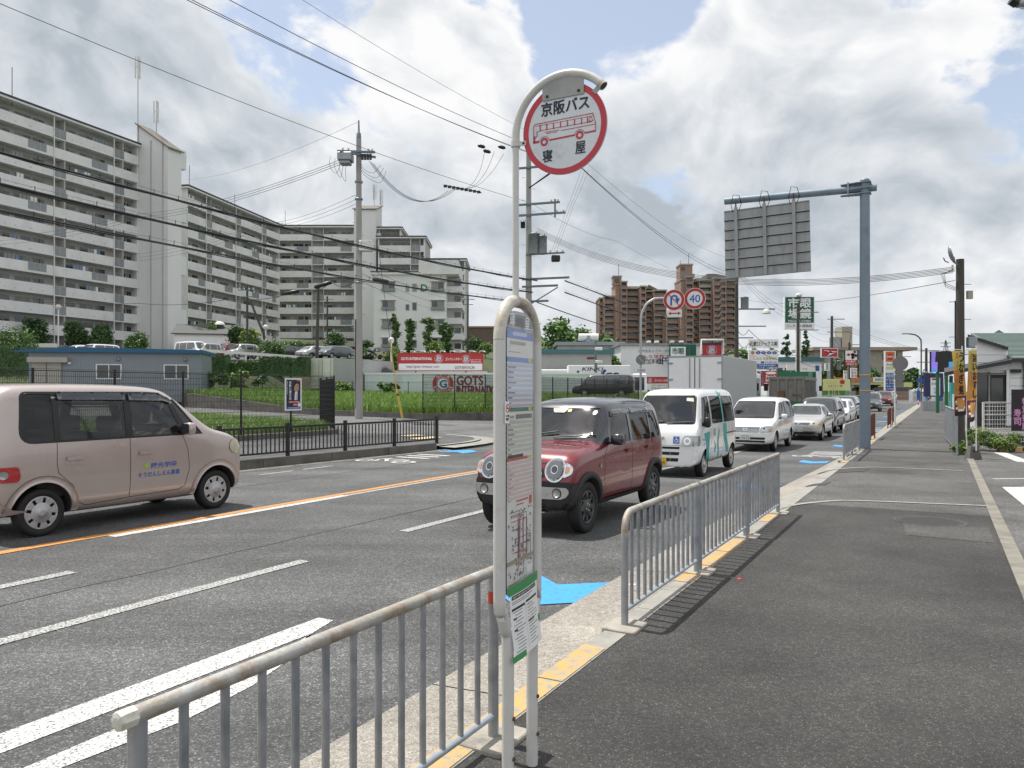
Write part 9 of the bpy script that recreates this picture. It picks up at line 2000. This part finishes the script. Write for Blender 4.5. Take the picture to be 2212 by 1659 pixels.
# white mesh fence
def wmesh(label,a,b,h,n):
    o=thing('white_fence',label,'fence',a,math.atan2(b.y-a.y,b.x-a.x),'white mesh fences');L_=(b-a).length
    for k in range(n+1):MB().cyl((L_*k/n,0,-.1),(L_*k/n,0,h+.03),.032,'white_metal',10).build('post',o)
    for k in range(n):
        m=MB();x0,x1=L_*k/n+.04,L_*(k+1)/n-.04
        for q in range(int((x1-x0)/.08)+1):m.tube([(x0+q*.08,0,.06),(x0+q*.08,0,h)],.006,'white_metal',4,False)
        for q in range(int(h/.13)+1):m.tube([(x0,0,.06+q*.13),(x1,0,.06+q*.13)],.006,'white_metal',4,False)
        m.tube([(x0,0,h),(x1,0,h)],.014,'white_metal',6);m.tube([(x0,0,h*.72),(x1,0,h*.72)],.014,'white_metal',6);m.build('mesh_panel',o)
wmesh('white mesh fence with posts in front of the restaurant entrance',V(13.85,22.6,.05),V(20.0,22.9,.05),1.2,3);wmesh('short white mesh fence running back behind the orange flags',V(13.8,22.9,.05),R(36,-.75,.05),1.2,3)
MB().bx((0,0,0),(5.6,.16,.22),'old_concrete').build('fence_kerb',None,'dark concrete kerb under the white mesh fence','kerb',loc=(14.0,22.75,-.03))
o,_=railing('pavement_railing','grey barred railing bending along the right edge of the pavement',22.06,28.5,-.37,h=1.14,n=30,first='square',base=(0,0),t1=-.16,bar=.014,top='rail_steel',group='grey railings on the right of the pavement')
railing('pavement_railing','farther grey barred railing on the right of the pavement',33.0,40.0,-.38,h=1.14,n=24,first='square',base=(0,0),bar=.014,top='rail_steel',group='grey railings on the right of the pavement')
# orange flags in concrete feet
mat('flag_top',(.62,.50,.13),.7,var=.06);mat('flag_orange',(.62,.30,.075),.7,var=.08,scale=3);mat('flag_maroon',(.16,.035,.05),.7,var=.2,scale=8);mat('flag_black',(.018,.014,.014),.7)
def nobori(label,u0,u1,vt,vb,D,seed,lean=0.):
    p=P(u1,vb,D);o=thing('nobori_flag',label,'flag',(p.x,p.y,0),0,'orange flags by the restaurant');ht=EYE+(V0-vt)/F*D;hb=EYE+(V0-vb)/F*D;w=(u1-u0)/F*D;MB().cyl((0,0,.2),(lean,0,ht+.12),.013,'white_metal',8).build('pole',o);MB().cyl((lean,-.01,ht+.03),(lean-w-.05,-.02,ht+.03),.009,'white_metal',6).build('cross_bar',o)
    m=MB();g=random.Random(seed);NX,NY=8,30
    def pt(i,j):x=i/NX;z=j/NY;return(lean*(1-z)-w*(1-x)-.01,-.02-.05*math.sin(x*5+z*4+seed)*(.3+z),ht+(hb-ht)*z-.05*(1-x)*z)
    for j in range(NY):
        for i in range(NX):
            z=(j+.5)/NY;x=(i+.5)/NX;mt='flag_top' if z<.30 else('flag_orange' if z<.70 else('flag_maroon' if z<.93 else 'flag_black'))
            if .72<z<.92 and(x-.45)**2/.07+(z-.82)**2/.008<1:mt='flag_orange'
            if .72<z<.92 and .8<(x-.45)**2/.10+(z-.82)**2/.011<1.1:mt='shop_white'
            m.add([pt(i,j),pt(i+1,j),pt(i+1,j+1),pt(i,j+1)],[(0,3,2,1),(0,1,2,3)][:1],mt,None,True)
    m.build('cloth',o)
    m=MB();M=basis((-w/2+lean*.6,-.085,(ht+hb)/2),(1,0,0),(0,-1,0));m.text('うなぎ処' if seed==1 else '旨いおすし',w*.06,.22,w*.42,1.05,0,'flag_black',M,.04,vertical=True);m.text('国産',-w*.34,(ht-hb)*.42,w*.16,.14,0,'reg_red',M,.02,vertical=True);m.text('名物どんぶり',-w*.30,.25,w*.14,.55,0,'shop_maroon',M,0,vertical=True);m.build('lettering',o);return o
nobori('left orange flag in front of the dark pole',2066,2089,758,895,18.6,1,-.12);nobori('right orange flag with large black characters beside the white fence',2091,2109,757,908,18.0,2)
for k,(u,v,D,lab)in enumerate([(2102,991,18.05,'front concrete block foot of the right orange flag'),(2088,978,19.2,'rear concrete block foot behind the front one')]):
    p=G(u,v);m=MB();b_,t_,h=.15,.09,.30
    m.add([(-b_,-b_*.8,0),(b_,-b_*.8,0),(b_,b_*.8,0),(-b_,b_*.8,0),(-t_,-t_*.7,h),(t_,-t_*.7,h),(t_,t_*.7,h),(-t_,t_*.7,h)],[(4,5,6,7),(0,1,5,4),(1,2,6,5),(2,3,7,6),(3,0,4,7)],'old_concrete');m.bx((-.05,-.115,.18),(.05,-.09,.215),'trim_black');m.build('flag_foot',None,lab,'block','concrete flag feet',loc=p,bevel=0)
p=G(2222,974,0);m=MB()
for k in range(8):m.box((-.7+.2*k,0,.05),(.195,.14,.11),'trim_black' if k%2 else 'tan_gold')
m.build('wheel_stop',None,'yellow and black wheel stop bar below the white fence','wheel stop',loc=p+V(0,0,-.012))
p=P(2202,930,22.2);mat('banner_black',(.02,.012,.018),.5);mat('banner_pink',(.62,.30,.52),.6);o=thing('banner','black banner with pale violet characters at the white fence, cut by the photo edge','banner',(p.x,p.y,.1),0);m=MB();m.prism([(-.22,.35),(.9,.35),(.9,1.55),(-.22,1.55)],-.02,0,'banner_black',M);m.text('特別御膳',.18,.85,.2,.95,.004,'banner_pink',M,.04,vertical=True);m.text('寿司',-.06,.75,.2,.5,.004,'banner_pink',M,.04,vertical=True);m.build('sheet',o)
p=P(2061,880,27);o=thing('stand_sign','green and white standing sign behind the left orange flag','sign',(p.x,p.y,0),0);m=MB();m.prism([(-.1,.1),(.12,.1),(.12,1.9),(-.1,1.9)],-.1,0,'decal_teal',M);m.rect(-.07,.5,.1,1.5,.004,'shop_white',M);m.text('家',.01,.62,.1,.12,.008,'print_black',M);m.build('panel',o)
MB().bx((-.08,0,0),(.08,.1,1.2),'timber_dark').build('sign_post',None,'short dark timber post behind the grey barred railing','post',loc=R(29.5,-.9,0))
# ------------------------------------------------------------------ small things
aggregate('rubble',(.05,.047,.042),(.15,.14,.12),(.34,.32,.29),60,patch=.4)
g=random.Random(12);mb=MB();c=R(2.62,1.45)
for k in range(3):
    n=13;cc=c+V(.05-.16*k,-.22+.14*k,.0032+.0011*k)
    mb.poly([cc+V((.16+.05*k)*g.uniform(.55,1.25)*math.cos(a),(.12+.03*k)*g.uniform(.55,1.25)*math.sin(a),0)for a in np.linspace(0,math.tau,n,endpoint=False)],'rubble')
mb.build('gravel',None,'broken gravelly asphalt round the feet of the bus stop','gravel',kind='stuff')
p=G(1598,1252);m=MB();m.lathe([(0,.012),(.02,.012),(.022,0)],'shop_red',12);m.build('bottle_cap',None,'small red bottle cap lying on the pavement near the railing','bottle cap',loc=p)
p=G(1365,1263);m=MB();m.flat([(-.03,-.012),(.025,-.018),(.035,.01),(-.02,.016)],.004,'paper_white');m.build('paper_scrap',None,'tiny white paper scrap on the pavement by the railing foot','litter',loc=p)
p=P(2043,766,420);o=thing('pylon','distant lattice power pylon above the LED screen','pylon',(p.x,p.y,0),0);h=EYE+(V0-735)/F*420;m=MB()
for sx,sy in((-1,-1),(-1,1),(1,-1),(1,1)):m.tube([(sx*2.6,sy*2.6,0),(sx*1.0,sy*1.0,h*.75),(sx*.15,sy*.15,h)],.16,'wire_grey',4)
for k in range(7):z=h*(.2+.11*k);w=2.6-1.9*min(1,z/h);m.tube([(-w,-w,z),(w,-w,z+h*.1)],.1,'wire_grey',4);m.tube([(w,-w,z),(-w,-w,z+h*.1)],.1,'wire_grey',4)
m.build('tower_frame',o)
for z in(.80,.88,.95):m=MB();m.box((0,0,h*z),(5.5,.3,.3),'wire_grey');m.build('cross_arm',o)
